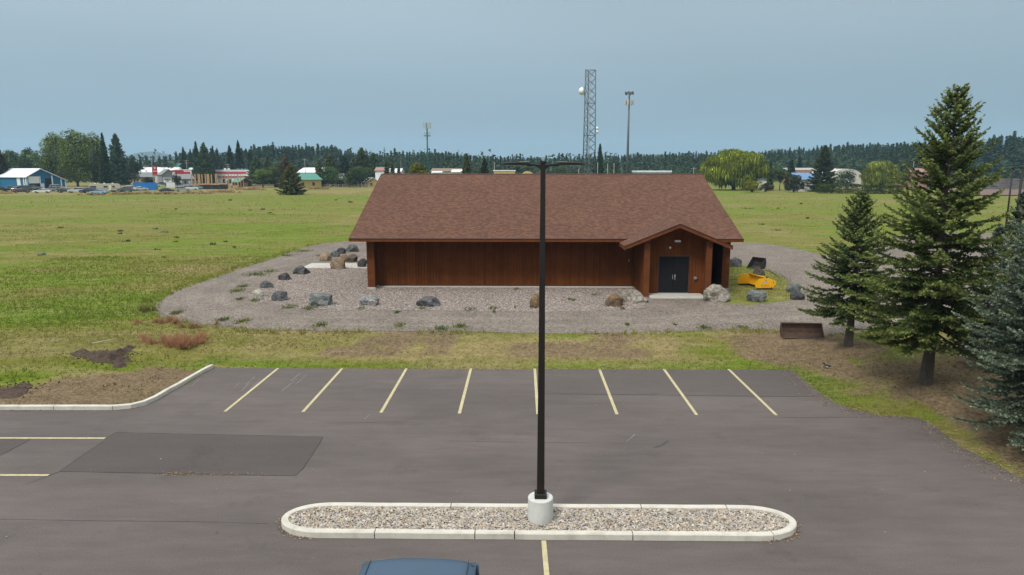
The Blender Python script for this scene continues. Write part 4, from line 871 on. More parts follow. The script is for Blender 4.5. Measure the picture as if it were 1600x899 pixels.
# ---- dirt mounds
M['soil'] = mat('dark soil', (.030, .020, .014), .95, 0, 9, col2=(.095, .062, .042), bump=.05, bs=14)
def mound(px, h, label, seed):
    P = [GT(*q) for q in px]; poly = [(q.x, q.y) for q in P]; c = np.array(poly); lo = c.min(0) - .5; hi = c.max(0) + .5
    nx = 56; ny = 40; X_, Y_ = np.meshgrid(np.linspace(lo[0], hi[0], nx), np.linspace(lo[1], hi[1], ny)); d = sdf(poly, X_.ravel(), Y_.ravel())
    d = d + (fbm(X_.ravel() * 1.0 + seed, Y_.ravel(), .7, 4) - .5) * 1.1
    Z_ = terr(X_.ravel(), Y_.ravel()) + np.where(d < 0, h * sstep(0, .75, -d) * (.55 + .9 * fbm(X_.ravel(), Y_.ravel() + seed, .6, 4)), -.06 - .05 * 0) 
    me = bpy.data.meshes.new('dirt_mound'); V_ = np.stack([X_.ravel(), Y_.ravel(), Z_], 1); i = np.arange(nx * ny).reshape(ny, nx)
    F_ = np.stack([i[:-1, :-1], i[:-1, 1:], i[1:, 1:], i[1:, :-1]], -1).reshape(-1, 4); keep = (d.reshape(-1)[F_] < .25).any(1); F_ = F_[keep]
    us, inv = np.unique(F_, return_inverse=True); me.from_pydata(V_[us].tolist(), [], inv.reshape(-1, 4).tolist()); me.materials.append(M['soil'])
    return tag(link('dirt_mound', me), label, 'dirt mound')
mound([(112, 552), (135, 549), (165, 554), (185, 547), (200, 541), (213, 544), (211, 556), (196, 567), (178, 573), (160, 571), (140, 565), (122, 558)], .36, 'dark fresh dirt mound on the grass above the dry corner by the kerb', 3)
mound([(-30, 612), (5, 607), (40, 598), (60, 601), (50, 611), (20, 620), (-20, 626)], .16, 'low dark dirt mound at the left edge behind the kerb', 8)

rgm = np.random.default_rng(61); pc_ = GT(165, 556); ps_ = GT(20, 612); qx = np.concatenate([rgm.normal(pc_.x, .8, 350), rgm.normal(ps_.x, .7, 200)]); qy = np.concatenate([rgm.normal(pc_.y, .45, 350), rgm.normal(ps_.y, .4, 200)])
zz_ = terr(qx, qy); sc_ = .02 + .05 * rgm.random(len(qx)) ** 2; Vq = []
for j in range(4):
    a0 = j * pi / 2; Vq.append(np.stack([np.stack([qx + sc_ * cos(a0), qy + sc_ * sin(a0), zz_], -1), np.stack([qx + sc_ * cos(a0 + pi / 2), qy + sc_ * sin(a0 + pi / 2), zz_], -1), np.stack([qx, qy, zz_ + sc_ * 1.1], -1)], 1))
Vq = np.concatenate(Vq); tag(link('soil_crumbs', trimesh('soil_crumbs', Vq, np.tile((.05, .032, .02), (len(Vq), 1)) * (.6 + .8 * rgm.random((len(Vq), 1))), M['pebble2'])), 'crumbs of dark soil scattered round the dirt mounds', 'soil crumbs', kind='stuff')

# ============================================================ grass
GP = np.array([(.10, .125, .028), (.16, .175, .04), (.22, .20, .075), (.30, .25, .13)])
def tufts(n, box, seed, hmin, hmax, wid, blades, keep, colf, spread=.07):
    rg = np.random.default_rng(seed); x = rg.uniform(box[0], box[1], n); y = rg.uniform(box[2], box[3], n); k = keep(x, y, rg.random(n)); x, y = x[k], y[k]
    n = len(x); z = terr(x, y); z = np.maximum(z, -.02)
    hs = hmin + (hmax - hmin) * rg.random(n) ** 1.6; col = colf(x, y, rg)
    B = blades; a = rg.random((n, B)) * 6.28; r = rg.random((n, B)) * spread; bx = x[:, None] + r * np.cos(a); by = y[:, None] + r * np.sin(a)
    h = hs[:, None] * (.6 + .6 * rg.random((n, B))); lean = (rg.random((n, B)) * .6 + .1) * h; th = rg.random((n, B)) * 6.28; w = wid * (.6 + .8 * rg.random((n, B)))
    p0 = np.stack([bx - w * np.sin(th), by + w * np.cos(th), np.broadcast_to(z[:, None] - .02, bx.shape)], -1); p1 = np.stack([bx + w * np.sin(th), by - w * np.cos(th), np.broadcast_to(z[:, None] - .02, bx.shape)], -1)
    p2 = np.stack([bx + lean * np.cos(a), by + lean * np.sin(a), z[:, None] + h], -1); V = np.stack([p0, p1, p2], 2).reshape(-1, 3, 3)
    C = np.repeat(col[:, None], B, 1) * (.75 + .5 * rg.random((n, B, 1))); return V, C.reshape(-1, 3)
def zone_col(x, y, rg):
    lu, di, dr = zones(x, y); n = len(x); g = np.array(C_GRASS1) * .5 + np.array(C_GRASS2) * .5; l = np.array((.095, .14, .016)); d = np.array((.23, .17, .095))
    s = (fbm(x * .5, y, 2.2, 3) - .5) * 1.3; lu = np.clip(lu + s + (rg.random(n) - .5) * .5, 0, 1)[:, None]; dr = np.clip(dr - s * .6 + (rg.random(n) - .5) * .5, 0, 1)[:, None]
    c = g * (1 - lu) + l * lu; return (c * (1 - dr * .85) + d * dr * .85) * (1.48 - .65 * np.clip(di, 0, 1))[:, None]
allV, allC = [], []
def off(x, y): return (sdf(LOT, x, y) > .02) & (sdf(DRIVE, x, y) > -.25)
def k_near(x, y, r):
    lu, di, dr = zones(x, y); o = off(x, y); den = (1 - di * .85) * (.55 + .6 * lu) * (1 - .55 * (sdf(MULCH, x, y) < .2)); return o & (r < den * np.clip(32 / np.hypot(x, y), 0, 1) ** 1.5)
for args in ((60000, (-26, 26, 22.8, 38), 1, .03, .11, .010, 4, k_near), (42000, (-40, -8, 30, 62), 2, .05, .16, .018, 3, k_near), (12000, (12, 45, 22, 60), 4, .04, .13, .016, 3, k_near)):
    V, Cc = tufts(*args, zone_col); allV.append(V); allC.append(Cc)
def k_far(x, y, r): lu, di, dr = zones(x, y); return off(x, y) & (r < (.25 + .75 * sstep(.3, .6, fbm(x * .4, y, 4, 3))) * np.clip(60 / y, 0, 1) ** .5)
for args in ((42000, (-75, -8, 58, 125), 21, .03, .10, .035, 2, k_far), (28000, (15, 85, 56, 125), 22, .03, .10, .035, 2, k_far), (16000, (-150, 150, 120, 240), 23, .08, .24, .09, 2, k_far), (14000, (-42, -14, 24, 62), 24, .08, .22, .02, 3, k_far)):
    V, Cc = tufts(*args, zone_col); allV.append(V); allC.append(Cc)
# taller grass fringing the drive and the lot
def k_edge(x, y, r):
    d = sdf(DRIVE, x, y); return (sdf(LOT, x, y) > .3) & (d > -.2) & (d < .9) & (y < 80) & (r < .8 * sstep(.3, .6, fbm(x, y, 3, 2))) & (x < 22)
V, Cc = tufts(36000, (-26, 24, 32, 80), 5, .10, .42, .018, 4, k_edge, lambda x, y, rg: np.array((.21, .22, .045)) * (.55 + .9 * fbm(x, y, 2.0, 3))[:, None] * 1.15); allV.append(V); allC.append(Cc)
o = link('meadow_grass', trimesh('meadow_grass', np.concatenate(allV), np.concatenate(allC), M['grassb'])); tag(o, 'short green and yellow meadow grass round the lot and the drive', 'grass', kind='stuff')
# green weeds along the drive edges and among the rock
spots = [(565, 483, 12, .8), (455, 480, 22, 1.0), (485, 482, 20, 1), (400, 470, 18, .9), (370, 455, 22, 1.2), (380, 448, 16, 1), (375, 468, 14, .8), (400, 430, 34, 1.2), (420, 425, 24, 1), (660, 483, 14, .8), (735, 484, 22, .7), (770, 483, 16, .9), (808, 453, 9, 1), (895, 470, 8, .8), (930, 462, 12, .8), (890, 468, 8, .7), (806, 481, 6, .7),
         (275, 490, 20, 1), (315, 497, 16, 1), (350, 500, 20, 1), (380, 503, 22, 1), (430, 508, 18, .9), (500, 509, 22, .9), (540, 511, 18, .9), (625, 509, 20, .7), (720, 511, 22, .8), (790, 513, 14, .7), (620, 489, 8, .8), (653, 500, 9, .7), (772, 488, 5, .6), (475, 393, 30, 1.0), (450, 400, 24, .9), (500, 400, 16, .7), (1025, 509, 9, 1), (980, 508, 8, .7), (972, 483, 6, 1), (1190, 510, 12, .7), (1055, 508, 5, .6), (900, 517, 18, .8), (1100, 513, 20, .8), (1160, 512, 16, .7), (600, 516, 24, .7), (690, 514, 24, .8)]
vv, cc = [], []
for i, (x, y, w, hh) in enumerate(spots):
    if i % 5 in (1, 3) and y > 486: continue
    p = GT(x, y); wm = w * p.y / FPX * .5; rg = np.random.default_rng(100 + i); n = int(30 + w * 6)
    bx = p.x + rg.normal(0, wm * .5, n); by = p.y + rg.normal(0, wm * .45 + .12, n); a = rg.random(n) * 6.28; h = .13 * hh * (.4 + rg.random(n)); w_ = .014 + .014 * rg.random(n); ln = h * (.3 + rg.random(n))
    z = np.full(n, p.z + .005); b0 = np.stack([bx - w_ * np.sin(a), by + w_ * np.cos(a), z], -1); b1_ = np.stack([bx + w_ * np.sin(a), by - w_ * np.cos(a), z], -1); b2_ = np.stack([bx + ln * np.cos(a), by + ln * np.sin(a), z + h], -1)
    vv.append(np.stack([b0, b1_, b2_], 1)); base = np.array((.085, .13, .022)) if i % 4 else np.array((.15, .17, .03)); cc.append(base * (.7 + .6 * rg.random((n, 1))))
# patch grass behind the porch
rg = np.random.default_rng(44); n = 9000; bx = rg.uniform(12.5, 21, n); by = rg.uniform(41.5, 56, n); k = (sdf(PATCH, bx, by) < .3) & (rg.random(n) < .35 + .9 * fbm(bx, by, 1.5, 2)); bx, by = bx[k], by[k]; n = len(bx)
a = rg.random(n) * 6.28; h = .04 + .10 * rg.random(n) ** 2; w_ = .014 + .01 * rg.random(n); z = np.full(n, FZ + .005)
vv.append(np.stack([np.stack([bx - w_ * np.sin(a), by + w_ * np.cos(a), z], -1), np.stack([bx + w_ * np.sin(a), by - w_ * np.cos(a), z], -1), np.stack([bx + h * .7 * np.cos(a), by + h * .7 * np.sin(a), z + h], -1)], 1)); cc.append(zone_col(bx, by, rg) * .95)
o = link('weeds', trimesh('weeds', np.concatenate(vv), np.concatenate(cc), M['grassb'])); tag(o, 'low green weeds breaking through the gravel and rock edges', 'weeds', kind='stuff')
# reddish seed grass clumps and field weeds, individually
def clump(px, py, wpx, hpx, col, label, seed, name='grass_clump', cat='grass clump', group=None, n=900, bw=.012):
    p = GT(px, py); zc = p.y * _cp + 1.3; w = wpx * zc / FPX; h = hpx * zc / FPX * 1.0; rg = np.random.default_rng(seed)
    nc = 9 if w < 1.8 else 26; cx_ = rg.normal(0, .26, nc) * w; cy_ = rg.normal(0, .16, nc) * w; ch_ = rg.uniform(.45, 1.1, nc); kk_ = rg.integers(0, nc, n); r = np.abs(rg.normal(0, .5, n)); a = rg.random(n) * 6.28; bx = cx_[kk_] + r * np.cos(a) * w * .16; by = cy_[kk_] + r * np.sin(a) * w * .12; hh = h * ch_[kk_] * np.clip(1.1 - r * .6, .2, 1) * (.4 + .75 * rg.random(n)); t = rg.random(n) * 6.28
    z0 = np.full(n, -.02); ww = bw * (.6 + rg.random(n)) * max(1, p.y / 30)
    V = np.stack([np.stack([bx - ww * np.sin(t), by + ww * np.cos(t), z0], -1), np.stack([bx + ww * np.sin(t), by - ww * np.cos(t), z0], -1), np.stack([bx * 1.25 + .3 * hh * np.cos(t), by * 1.25 + .3 * hh * np.sin(t), hh], -1)], 1)
    C = np.array(col)[None] * (.65 + .7 * rg.random((n, 1))); o = link(name, trimesh(name, V, C, M['grassb']), loc=(p.x, p.y, p.z)); return tag(o, label, cat, group)
clump(283, 538, 74, 19, (.46, .26, .15), 'larger reddish pink seed grass clump on the bank left of the drive', 1, n=3800)
clump(252, 504, 50, 11, (.44, .26, .16), 'smaller flat reddish grass clump right at the left drive edge', 2, n=1600)
clump(308, 512, 36, 9, (.34, .20, .12), 'thin rusty grass clump between the drive edge and the larger red clump', 3, n=700)
clump(228, 487, 20, 12, (.20, .18, .08), 'yellowish grass clump at the far left tip of the drive', 4, n=500)
WEED = [(65, 395, 13, 8, 0), (94, 355, 7, 3, 1), (188, 360, 10, 4, 1), (187, 364, 8, 3, 1), (242, 356, 8, 5, 0), (256, 361, 14, 6, 0), (198, 375, 12, 5, 1), (276, 370, 9, 3, 1), (277, 377, 8, 3, 1), (245, 389, 8, 4, 1), (332, 380, 9, 5, 1), (353, 377, 7, 3, 1), (368, 385, 6, 4, 1), (390, 327, 6, 4, 0), (411, 326, 7, 4, 0), (255, 401, 5, 3, 1), (360, 312, 6, 3, 1), (275, 326, 5, 2, 1), (420, 332, 6, 3, 1), (548, 315, 6, 3, 1), (525, 312, 5, 2, 1), (1252, 318, 4, 3, 1), (1216, 325, 3, 2, 1), (1170, 324, 18, 5, 2), (1262, 340, 8, 4, 1), (1210, 358, 14, 4, 2), (1190, 350, 8, 3, 1)]
for i, (x, y, w, h) in enumerate(DRYROW): clump(x, y, w, h, (.40, .27, .15), 'tan dry grass clump on the far left field margin, %s from the left' % ['first', 'second', 'third', 'fourth', 'fifth', 'sixth', 'seventh', 'eighth', 'ninth', 'tenth'][i], 300 + i, 'grass_clump', 'grass clump', 'dry grass clumps on the far field margin', n=500, bw=.03)
def wplace(x, y):
    if x < 600:
        rows = sorted((q[1], q[0]) for q in WEED if q[0] < 600); r = rows.index((y, x)) + 1; n = len(rows); return '%s %s from the %s' % (ordw(r if r <= n / 2 else n - r + 1), 'farthest' if r <= n / 2 else 'nearest', 'left edge' if False else ('camera' if r <= n / 2 else 'camera'))
    rows = sorted(q[0] for q in WEED if q[0] >= 600); return '%s counting rightward from the roof' % ordw(rows.index(x) + 1)
def ordw(n): return ['first', 'second', 'third', 'fourth', 'fifth', 'sixth', 'seventh', 'eighth', 'ninth', 'tenth', 'eleventh', 'twelfth', 'thirteenth'][n - 1]
for i, (x, y, w, h, k) in enumerate(WEED):
    side = 'left field' if x < 600 else 'right field'
    nb = min(((abs(x - o[0]) + abs(y - o[1])), j) for j, o in enumerate(WEED) if j != i)[1]
    clump(x, y + h / 2, w, h, ((.24, .28, .20), (.10, .15, .045), (.36, .29, .15))[k], '%s weed clump in the %s, %s' % (('pale sage green', 'small dark green', 'dry tan')[k], side, wplace(x, y)), 50 + i, 'weed_clump', 'weed', 'scattered %s weed clumps in the %s' % (('sage', 'dark green', 'tan')[k], side), n=80, bw=.020)

# ============================================================ trees
def rot_about(v, k, a):
    return v * np.cos(a)[..., None] + np.cross(k, v) * np.sin(a)[..., None] + k * (np.sum(k * v, -1) * (1 - np.cos(a)))[..., None]
def spruce_crown(seed, H, R, clear, col, tipcol, whorl=.24, per=6, twig=.13, nd=34, nl=.075, wf=.34, top_open=.0, droop=.25, bare=.0):
    """limbs with side twigs, each twig clothed in needle blades; returns tris, colours, limb list"""
    rg = np.random.default_rng(seed); V = []; C = []; limbs = []; tw0 = []; tw1 = []; twc = []
    z = clear; az = 0
    while z < H - .12:
        t = (z - clear) / (H - clear); n = max(3, int(per * (1 - .35 * t) + rg.random()))
        for k in range(n):
            az += 2 * pi / n + rg.normal(0, .35) ; zz = z + rg.normal(0, whorl * .3)
            Lb = R * ((1 - t) ** .82 * (1 - .22 * max(0, 1 - t * 7)) + .035) * rg.uniform(.68, 1.12)
            if rg.random() < .07: Lb *= 1.18
            el0 = -.28 * (1 - t) ** 1.2 + .75 * t ** 1.3 + rg.normal(0, .09)
            m = max(4, int(Lb / .16)); u = np.linspace(0, 1, m + 1)
            r = u * Lb * cos(el0); hgt = zz + u * Lb * sin(el0) - droop * Lb * .35 * np.sin(u * pi * .8) * (1 - t) + .30 * Lb * u ** 2.5 * (.6 + .4 * t) * .6
            wig = rg.normal(0, .02 * Lb) * np.sin(u * 3)
            P = np.stack([r * cos(az) - wig * sin(az), r * sin(az) + wig * cos(az), hgt], -1); limbs.append((P, .028 * (1 - t) * (R / 2.5) + .008))
            branch_tint = rg.normal(0, .10)
            # side twigs
            s = .10 + .08 * (1 - t)
            acc = s * Lb + rg.random() * twig; side = 1
            while acc < Lb:
                f = acc / Lb * m; i = min(m - 1, int(f)); p = P[i] + (P[i + 1] - P[i]) * (f - i); d = P[i + 1] - P[i]; d = d / (np.linalg.norm(d) + 1e-9)
                q = acc / Lb; lt = (.14 + .36 * Lb * .5 * (1 - q) ** .7) * rg.uniform(.6, 1.15) * (1 if q > .2 else .75)
                lt = min(lt, .62); s_ = np.array((-d[1], d[0], 0)) * side; s_ /= np.linalg.norm(s_) + 1e-9
                e = d * rg.uniform(.55, .95) + s_ * rg.uniform(.6, 1.0) + np.array((0, 0, rg.normal(-.06, .18))); e /= np.linalg.norm(e)
                tw0.append(p); tw1.append(p + e * lt); twc.append((branch_tint, q))
                if lt > .28:                                   # one finer fork each side
                    for fs in (-1, 1):
                        g = p + e * lt * rg.uniform(.35, .65); s2 = np.cross(e, (0, 0, 1)) * fs; e2 = e * .8 + s2 * .6 + np.array((0, 0, rg.normal(0, .12))); e2 /= np.linalg.norm(e2)
                        tw0.append(g); tw1.append(g + e2 * lt * .45); twc.append((branch_tint, q + .2))
                side = -side; acc += twig * rg.uniform(.5, .95)
            tw0.append(P[-2]); tw1.append(P[-1] + (P[-1] - P[-2]) * .8 + np.array((0, 0, .03))); twc.append((branch_tint, 1))
            for i in range(m):                                  # needles on the limb itself
                if u[i] > .35: tw0.append(P[i]); tw1.append(P[i + 1]); twc.append((branch_tint, u[i]))
        z += whorl * (1 - .35 * t) * rg.uniform(.8, 1.2)
    # leader
    for k in range(4): tw0.append(np.array((0, 0, H - .5 + .1 * k))); tw1.append(np.array((0, 0, H - .1 + .03 * k))); twc.append((0, .9))
    T0 = np.array(tw0); T1 = np.array(tw1); TC = np.array(twc); D = T1 - T0; Ln = np.linalg.norm(D, axis=1); cnt = np.maximum(3, (Ln * nd).astype(int))
    idx = np.repeat(np.arange(len(T0)), cnt); n = len(idx); f = rg.random(n); p = T0[idx] + D[idx] * f[:, None]; d = D[idx] / Ln[idx][:, None]
    rnd = rg.normal(0, 1, (n, 3)); rnd[:, 2] += .35; s = np.cross(d, rnd); s /= np.linalg.norm(s, axis=1)[:, None] + 1e-9; out = s * .8 + d * .6; out /= np.linalg.norm(out, axis=1)[:, None]
    w = np.cross(out, d); w /= np.linalg.norm(w, axis=1)[:, None] + 1e-9; ln = nl * (.7 + .6 * rg.random(n)) * (1.1 - .45 * f)
    ww = (nl * wf * (.7 + .6 * rg.random(n)))[:, None]
    Vt = np.stack([p - w * ww - d * nl * .15, p + w * ww, p + out * ln[:, None]], 1)
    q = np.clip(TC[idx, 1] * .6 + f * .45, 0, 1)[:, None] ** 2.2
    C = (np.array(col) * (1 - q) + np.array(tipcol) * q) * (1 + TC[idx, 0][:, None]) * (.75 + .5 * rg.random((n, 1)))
    return Vt, C, limbs
def limb_mesh(name, limbs, H, r0, m, parent, lean=0):
    mb = MB()
    for P, r in limbs:
        for i in range(0, len(P) - 1): mb.tube(P[i], P[i + 1], r * (1 - i / len(P) * .8), r * (1 - (i + 1) / len(P) * .8), n=4, cap=False)
    return mb.build(name, m, parent)
def trunk_mesh(H, r0, m, parent, flare=1.14, n=14):
    prof = [(r0 * flare, -.25), (r0 * flare, 0), (r0 * 1.08, .25), (r0, .8)] + [(max(.012, r0 * (1 - (z / H)) ** .9), z) for z in np.linspace(1.2, H * .985, 9)]
    mb = MB().lathe(prof, n=n); 
    mb.v = [(x * (1 + .07 * sin(5 * atan2(y, x) + z)) + .03 * sin(z * .8), y * (1 + .07 * sin(5 * atan2(y, x) + z)) + .03 * cos(z * .9), z) for x, y, z in mb.v]
    return mb.build('trunk', m, parent)
def hero_spruce(loc, H, R, clear, seed, col, tip, label, r0, rz=0, **k):
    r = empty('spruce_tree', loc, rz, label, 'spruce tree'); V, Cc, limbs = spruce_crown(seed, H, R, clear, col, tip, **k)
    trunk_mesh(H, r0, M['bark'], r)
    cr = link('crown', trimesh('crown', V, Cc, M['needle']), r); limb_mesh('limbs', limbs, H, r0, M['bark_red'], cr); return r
g_big = (.056, .086, .026); t_big = (.20, .235, .062)
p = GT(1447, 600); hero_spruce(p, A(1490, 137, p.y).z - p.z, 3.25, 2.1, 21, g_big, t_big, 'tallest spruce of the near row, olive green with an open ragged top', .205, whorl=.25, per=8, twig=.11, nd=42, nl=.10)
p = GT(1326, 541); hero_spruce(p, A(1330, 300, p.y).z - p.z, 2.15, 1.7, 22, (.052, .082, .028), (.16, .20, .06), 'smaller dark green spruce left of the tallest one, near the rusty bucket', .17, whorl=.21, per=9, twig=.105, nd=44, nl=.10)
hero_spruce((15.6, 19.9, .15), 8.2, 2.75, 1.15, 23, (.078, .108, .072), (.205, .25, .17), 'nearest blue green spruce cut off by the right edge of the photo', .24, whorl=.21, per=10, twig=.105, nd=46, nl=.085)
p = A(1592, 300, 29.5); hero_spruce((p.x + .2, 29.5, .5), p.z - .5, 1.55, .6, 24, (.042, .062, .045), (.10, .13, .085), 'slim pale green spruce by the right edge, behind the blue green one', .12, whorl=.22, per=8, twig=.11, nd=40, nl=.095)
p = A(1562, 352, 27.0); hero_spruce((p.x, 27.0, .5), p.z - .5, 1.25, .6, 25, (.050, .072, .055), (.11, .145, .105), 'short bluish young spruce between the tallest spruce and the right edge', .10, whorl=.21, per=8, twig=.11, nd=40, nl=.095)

def conifer_low(seed, H, R, n, col, tip, clear=.06, shape=.85, ragged=.34, size=1.0):
    """far conifer: drooping kite shaped sprays round a trunk, 2 tris each"""
    rg = np.random.default_rng(seed); t = rg.random(n) ** .85; z = H * (clear + (1 - clear) * t)
    env = R * ((1 - t) ** shape * (1 - .35 * np.clip(1 - t * 6, 0, 1)) + .03) * (1 - ragged + 2 * ragged * rg.random(n)) * (.82 + .3 * rg.random()); az = rg.random(n) * 6.28
    lobes = 1 + .22 * np.sin(az * 3 + rg.random() * 6 + t * 9) ; env = env * lobes; rin = env * rg.uniform(.0, .35, n)
    dz = env * (-.32 + .55 * t) + rg.normal(0, .02 * H, n); wd = (.05 * H * (1 - t * .6) + .02 * H) * rg.uniform(.5, 1.1, n) * size
    c, s = np.cos(az), np.sin(az); p0 = np.stack([rin * c, rin * s, z], -1); p2 = np.stack([env * c, env * s, z + dz], -1); mid = p0 * .45 + p2 * .55; side = np.stack([-s * wd, c * wd, -wd * .35], -1); side2 = np.stack([s * wd, -c * wd, -wd * .35], -1)
    up = np.stack([0 * wd, 0 * wd, wd * .3], -1)
    V = np.concatenate([np.stack([p0 + up, mid + side, p2], 1), np.stack([p0 + up, p2, mid + side2], 1)]); q = rg.random((n, 1)) ** 1.5
    C = (np.array(col) * (1 - q) + np.array(tip) * q) * (.55 + .9 * rg.random((n, 1))); C = np.concatenate([C, C * .92])
    T = [(R * .02 + .1)]
    a = np.linspace(0, 6.283, 6)[:-1]; r0 = .015 * H; tr = []
    for i in range(5):
        b0 = (r0 * cos(a[i]), r0 * sin(a[i]), -.3); b1_ = (r0 * cos(a[(i + 1) % 5]), r0 * sin(a[(i + 1) % 5]), -.3); tr.append([b0, b1_, (0, 0, H)])
    return V, C, np.array(tr)
def broadleaf(seed, H, W, n, col, tip, leaf=.4, base=.12, lobes=16, flat=1.0, strands=0, hole=.0, wob=1.0):
    """lobed crown made of loose leaf clusters; H total height, W crown width"""
    rg = np.random.default_rng(seed); V = []; C = []; ch = H * (1 - base); L_ = []
    for k in range(lobes):
        a = k * 2.4 + rg.random(); u = (k + .5) / lobes; zc_ = H * base + ch * (.16 + .68 * u); rr = W * .5 * sqrt(max(.05, 1 - (2 * u - .85) ** 2 * .75)) * .62 * rg.uniform(.55, 1.05)
        L_.append((rr * cos(a), rr * sin(a), zc_, W * rg.uniform(.12, .20) * wob, ch * rg.uniform(.10, .16) * wob, rg.normal(0, .17)))
    L_.append((0, 0, H * base + ch * .5, W * .20, ch * .30, -.3)); L_ = np.array(L_)  # core lobe tinted darker: inner crown shade put into the leaf colour
    # keep the requested outline
    mxz = (L_[:, 2] + L_[:, 4]).max(); L_[:, 2] *= H / mxz; ex = (np.hypot(L_[:, 0], L_[:, 1]) + L_[:, 3]).max(); L_[:, :2] *= (W / 2) / ex * 1.05; L_[:, 3] *= (W / 2) / ex * 1.05
    k = rg.choice(len(L_), n, p=(L_[:, 3] ** 2 / (L_[:, 3] ** 2).sum())); d = rg.normal(0, 1, (n, 3)); d /= np.linalg.norm(d, axis=1)[:, None]; rr = rg.uniform(.82, 1.12, n)
    P = L_[k, :3] + d * np.stack([L_[k, 3], L_[k, 3], L_[k, 4]], -1) * rr[:, None]
    nz = rg.normal(0, .24, (n, 3)) + d + np.array((0, 0, .10)); nz /= np.linalg.norm(nz, axis=1)[:, None]; t1 = np.cross(nz, rg.normal(0, 1, (n, 3))); t1 /= np.linalg.norm(t1, axis=1)[:, None]; t2 = np.cross(nz, t1)
    s = (leaf * (.5 + .9 * rg.random(n)))[:, None]; 
    if strands: t1 = t1 * .3 + np.array((0, 0, -1.)) * (.4 + 1.2 * (rg.random((n, 1)) < .6)); s2 = s * strands
    else: s2 = s
    V = np.stack([P - t2 * s * .5, P + t2 * s * .5, P + t1 * s2], 1); q = rg.random((n, 1)) ** 2
    C = (np.array(col) * (1 - q) + np.array(tip) * q) * (1 + 1.9 * L_[k, 5])[:, None] * (.6 + .8 * rg.random((n, 1)))
    tr = MB(); r0 = W * .028 + .06; tr.tube((0, 0, -.3), (0, 0, H * .45), r0, r0 * .6, 7)
    for l in L_[:min(10, lobes)]: tr.tube((0, 0, H * (base * .8 + .02)), (l[0] * .8, l[1] * .8, l[2]), r0 * .45, r0 * .12, 5)
    return V, C, tr
def place_spruce(px, by, top, w, label, seed, col, tip, Y=None, name='spruce_tree', cat='spruce tree', clear=.5, dens=1.55, ws=1.0):
    p = G(px, by, FZ) if Y is None else A(px, 260, Y); Yv = p.y; H = A(px, top, Yv).z - FZ; W = w * (Yv * _cp + 1.3) / FPX; k = Yv / 260
    V, C, limbs = spruce_crown(seed, H, W / 2 * ws, clear, col, tip, whorl=.75 * k / dens, per=8, twig=.42 * k, nd=int(13 / k), nl=.46 * k, wf=.46, droop=.3)
    r = empty(name, (p.x, Yv, FZ), 0, label, cat); tr = MB().tube((0, 0, -.3), (0, 0, H * .97), .025 * H * .7, .03, 7).build('trunk', M['bark'], r); link('crown', trimesh('crown', V, C, M['leaf']), r); return r
def place_broad(px, by, top, w, name, label, cat, seed, col, tip, n=5000, leaf=.4, Y=None, parts=True, group=None, m='leaf', **k):
    p = G(px, by, FZ) if Y is None else A(px, 260, Y); Yv = p.y; H = A(px, top, Yv).z - FZ; W = w * (Yv * _cp + 1.3) / FPX * 1.02
    V, C, tr = broadleaf(seed, H, W, n, col, tip, leaf, **k); r = empty(name, (p.x, Yv, FZ), 0, label, cat, group); tr.build('trunk', M['bark'], r)
    link('crown', trimesh('crown', V, C, M[m]), r); return r
def place_con(px, by, top, w, label, seed, col, tip, n=900, Y=None, group=None, name='conifer_tree', cat='conifer tree', m='leaf_far', **k):
    p = G(px, by, FZ) if Y is None else A(px, 260, Y); Yv = p.y; H = A(px, top, Yv).z - FZ; W = w * (Yv * _cp + 1.3) / FPX * 1.22
    V, C, tr = conifer_low(seed, H, W / 2, n, col, tip, **k); r = empty(name, (p.x, Yv, FZ), 0, label, cat, group)
    link('trunk', trimesh('trunk', tr, None, M['bark']), r); link('crown', trimesh('crown', V, C, M[m]), r); return r
DK = (.028, .052, .024); DKT = (.14, .20, .07); OL = (.045, .058, .020); OLT = (.17, .19, .045); BG = (.016, .034, .016); BGT = (.065, .105, .045)
GR = (.052, .082, .010); GRT = (.25, .30, .05)
# left group
place_broad(93, 291, 206, 54, 'cottonwood_tree', 'broad leafy tree on the left of the clump behind the blue barn', 'tree', 1, GR, GRT, 8000, .62, base=.03, lobes=26)
place_broad(122, 292, 201, 58, 'cottonwood_tree', 'tallest leafy tree in the middle of the clump behind the blue barn', 'tree', 2, GR, GRT, 9000, .62, base=.03, lobes=28)
place_broad(150, 291, 207, 46, 'cottonwood_tree', 'leafy tree on the right of the clump, touching the dark spruce', 'tree', 3, (.040, .058, .014), GRT, 8000, .62, base=.03, lobes=24)
place_spruce(187, 289, 210, 44, 'big dark spruce on the right of the leafy clump', 4, DK, DKT)
place_spruce(164, 289, 209, 20, 'thin conifer top showing between leafy clump and big dark spruce', 5, BG, BGT, Y=300)
place_spruce(4, 296, 232, 40, 'brownish pine cut off by the left edge of the photo', 6, (.035, .035, .022), (.08, .07, .035), name='pine_tree', cat='pine tree')
place_broad(16, 292, 234, 34, 'leafy_tree', 'hazy leafy tree behind the left edge pine', 'tree', 7, (.06, .10, .03), (.15, .20, .07), 2500, .8, Y=380)
place_broad(48, 292, 230, 38, 'leafy_tree', 'hazy leafy tree behind the white barn roof', 'tree', 8, (.06, .10, .03), (.15, .20, .07), 2500, .8, Y=390)
place_broad(208, 292, 243, 22, 'leafy_tree', 'small leafy tree right behind the big dark spruce', 'tree', 9, (.04, .06, .025), (.08, .10, .04), 1500, .7, Y=360)
place_broad(233, 288, 277, 22, 'shrub', 'low round dark shrub below the red pole sign', 'shrub', 10, (.03, .045, .015), (.06, .08, .025), 900, .45, base=.0, lobes=8)
place_broad(277, 291, 272, 15, 'shrub', 'grey olive shrub beside the white sign', 'shrub', 11, (.045, .05, .025), (.09, .09, .05), 900, .4, base=.0, lobes=8)
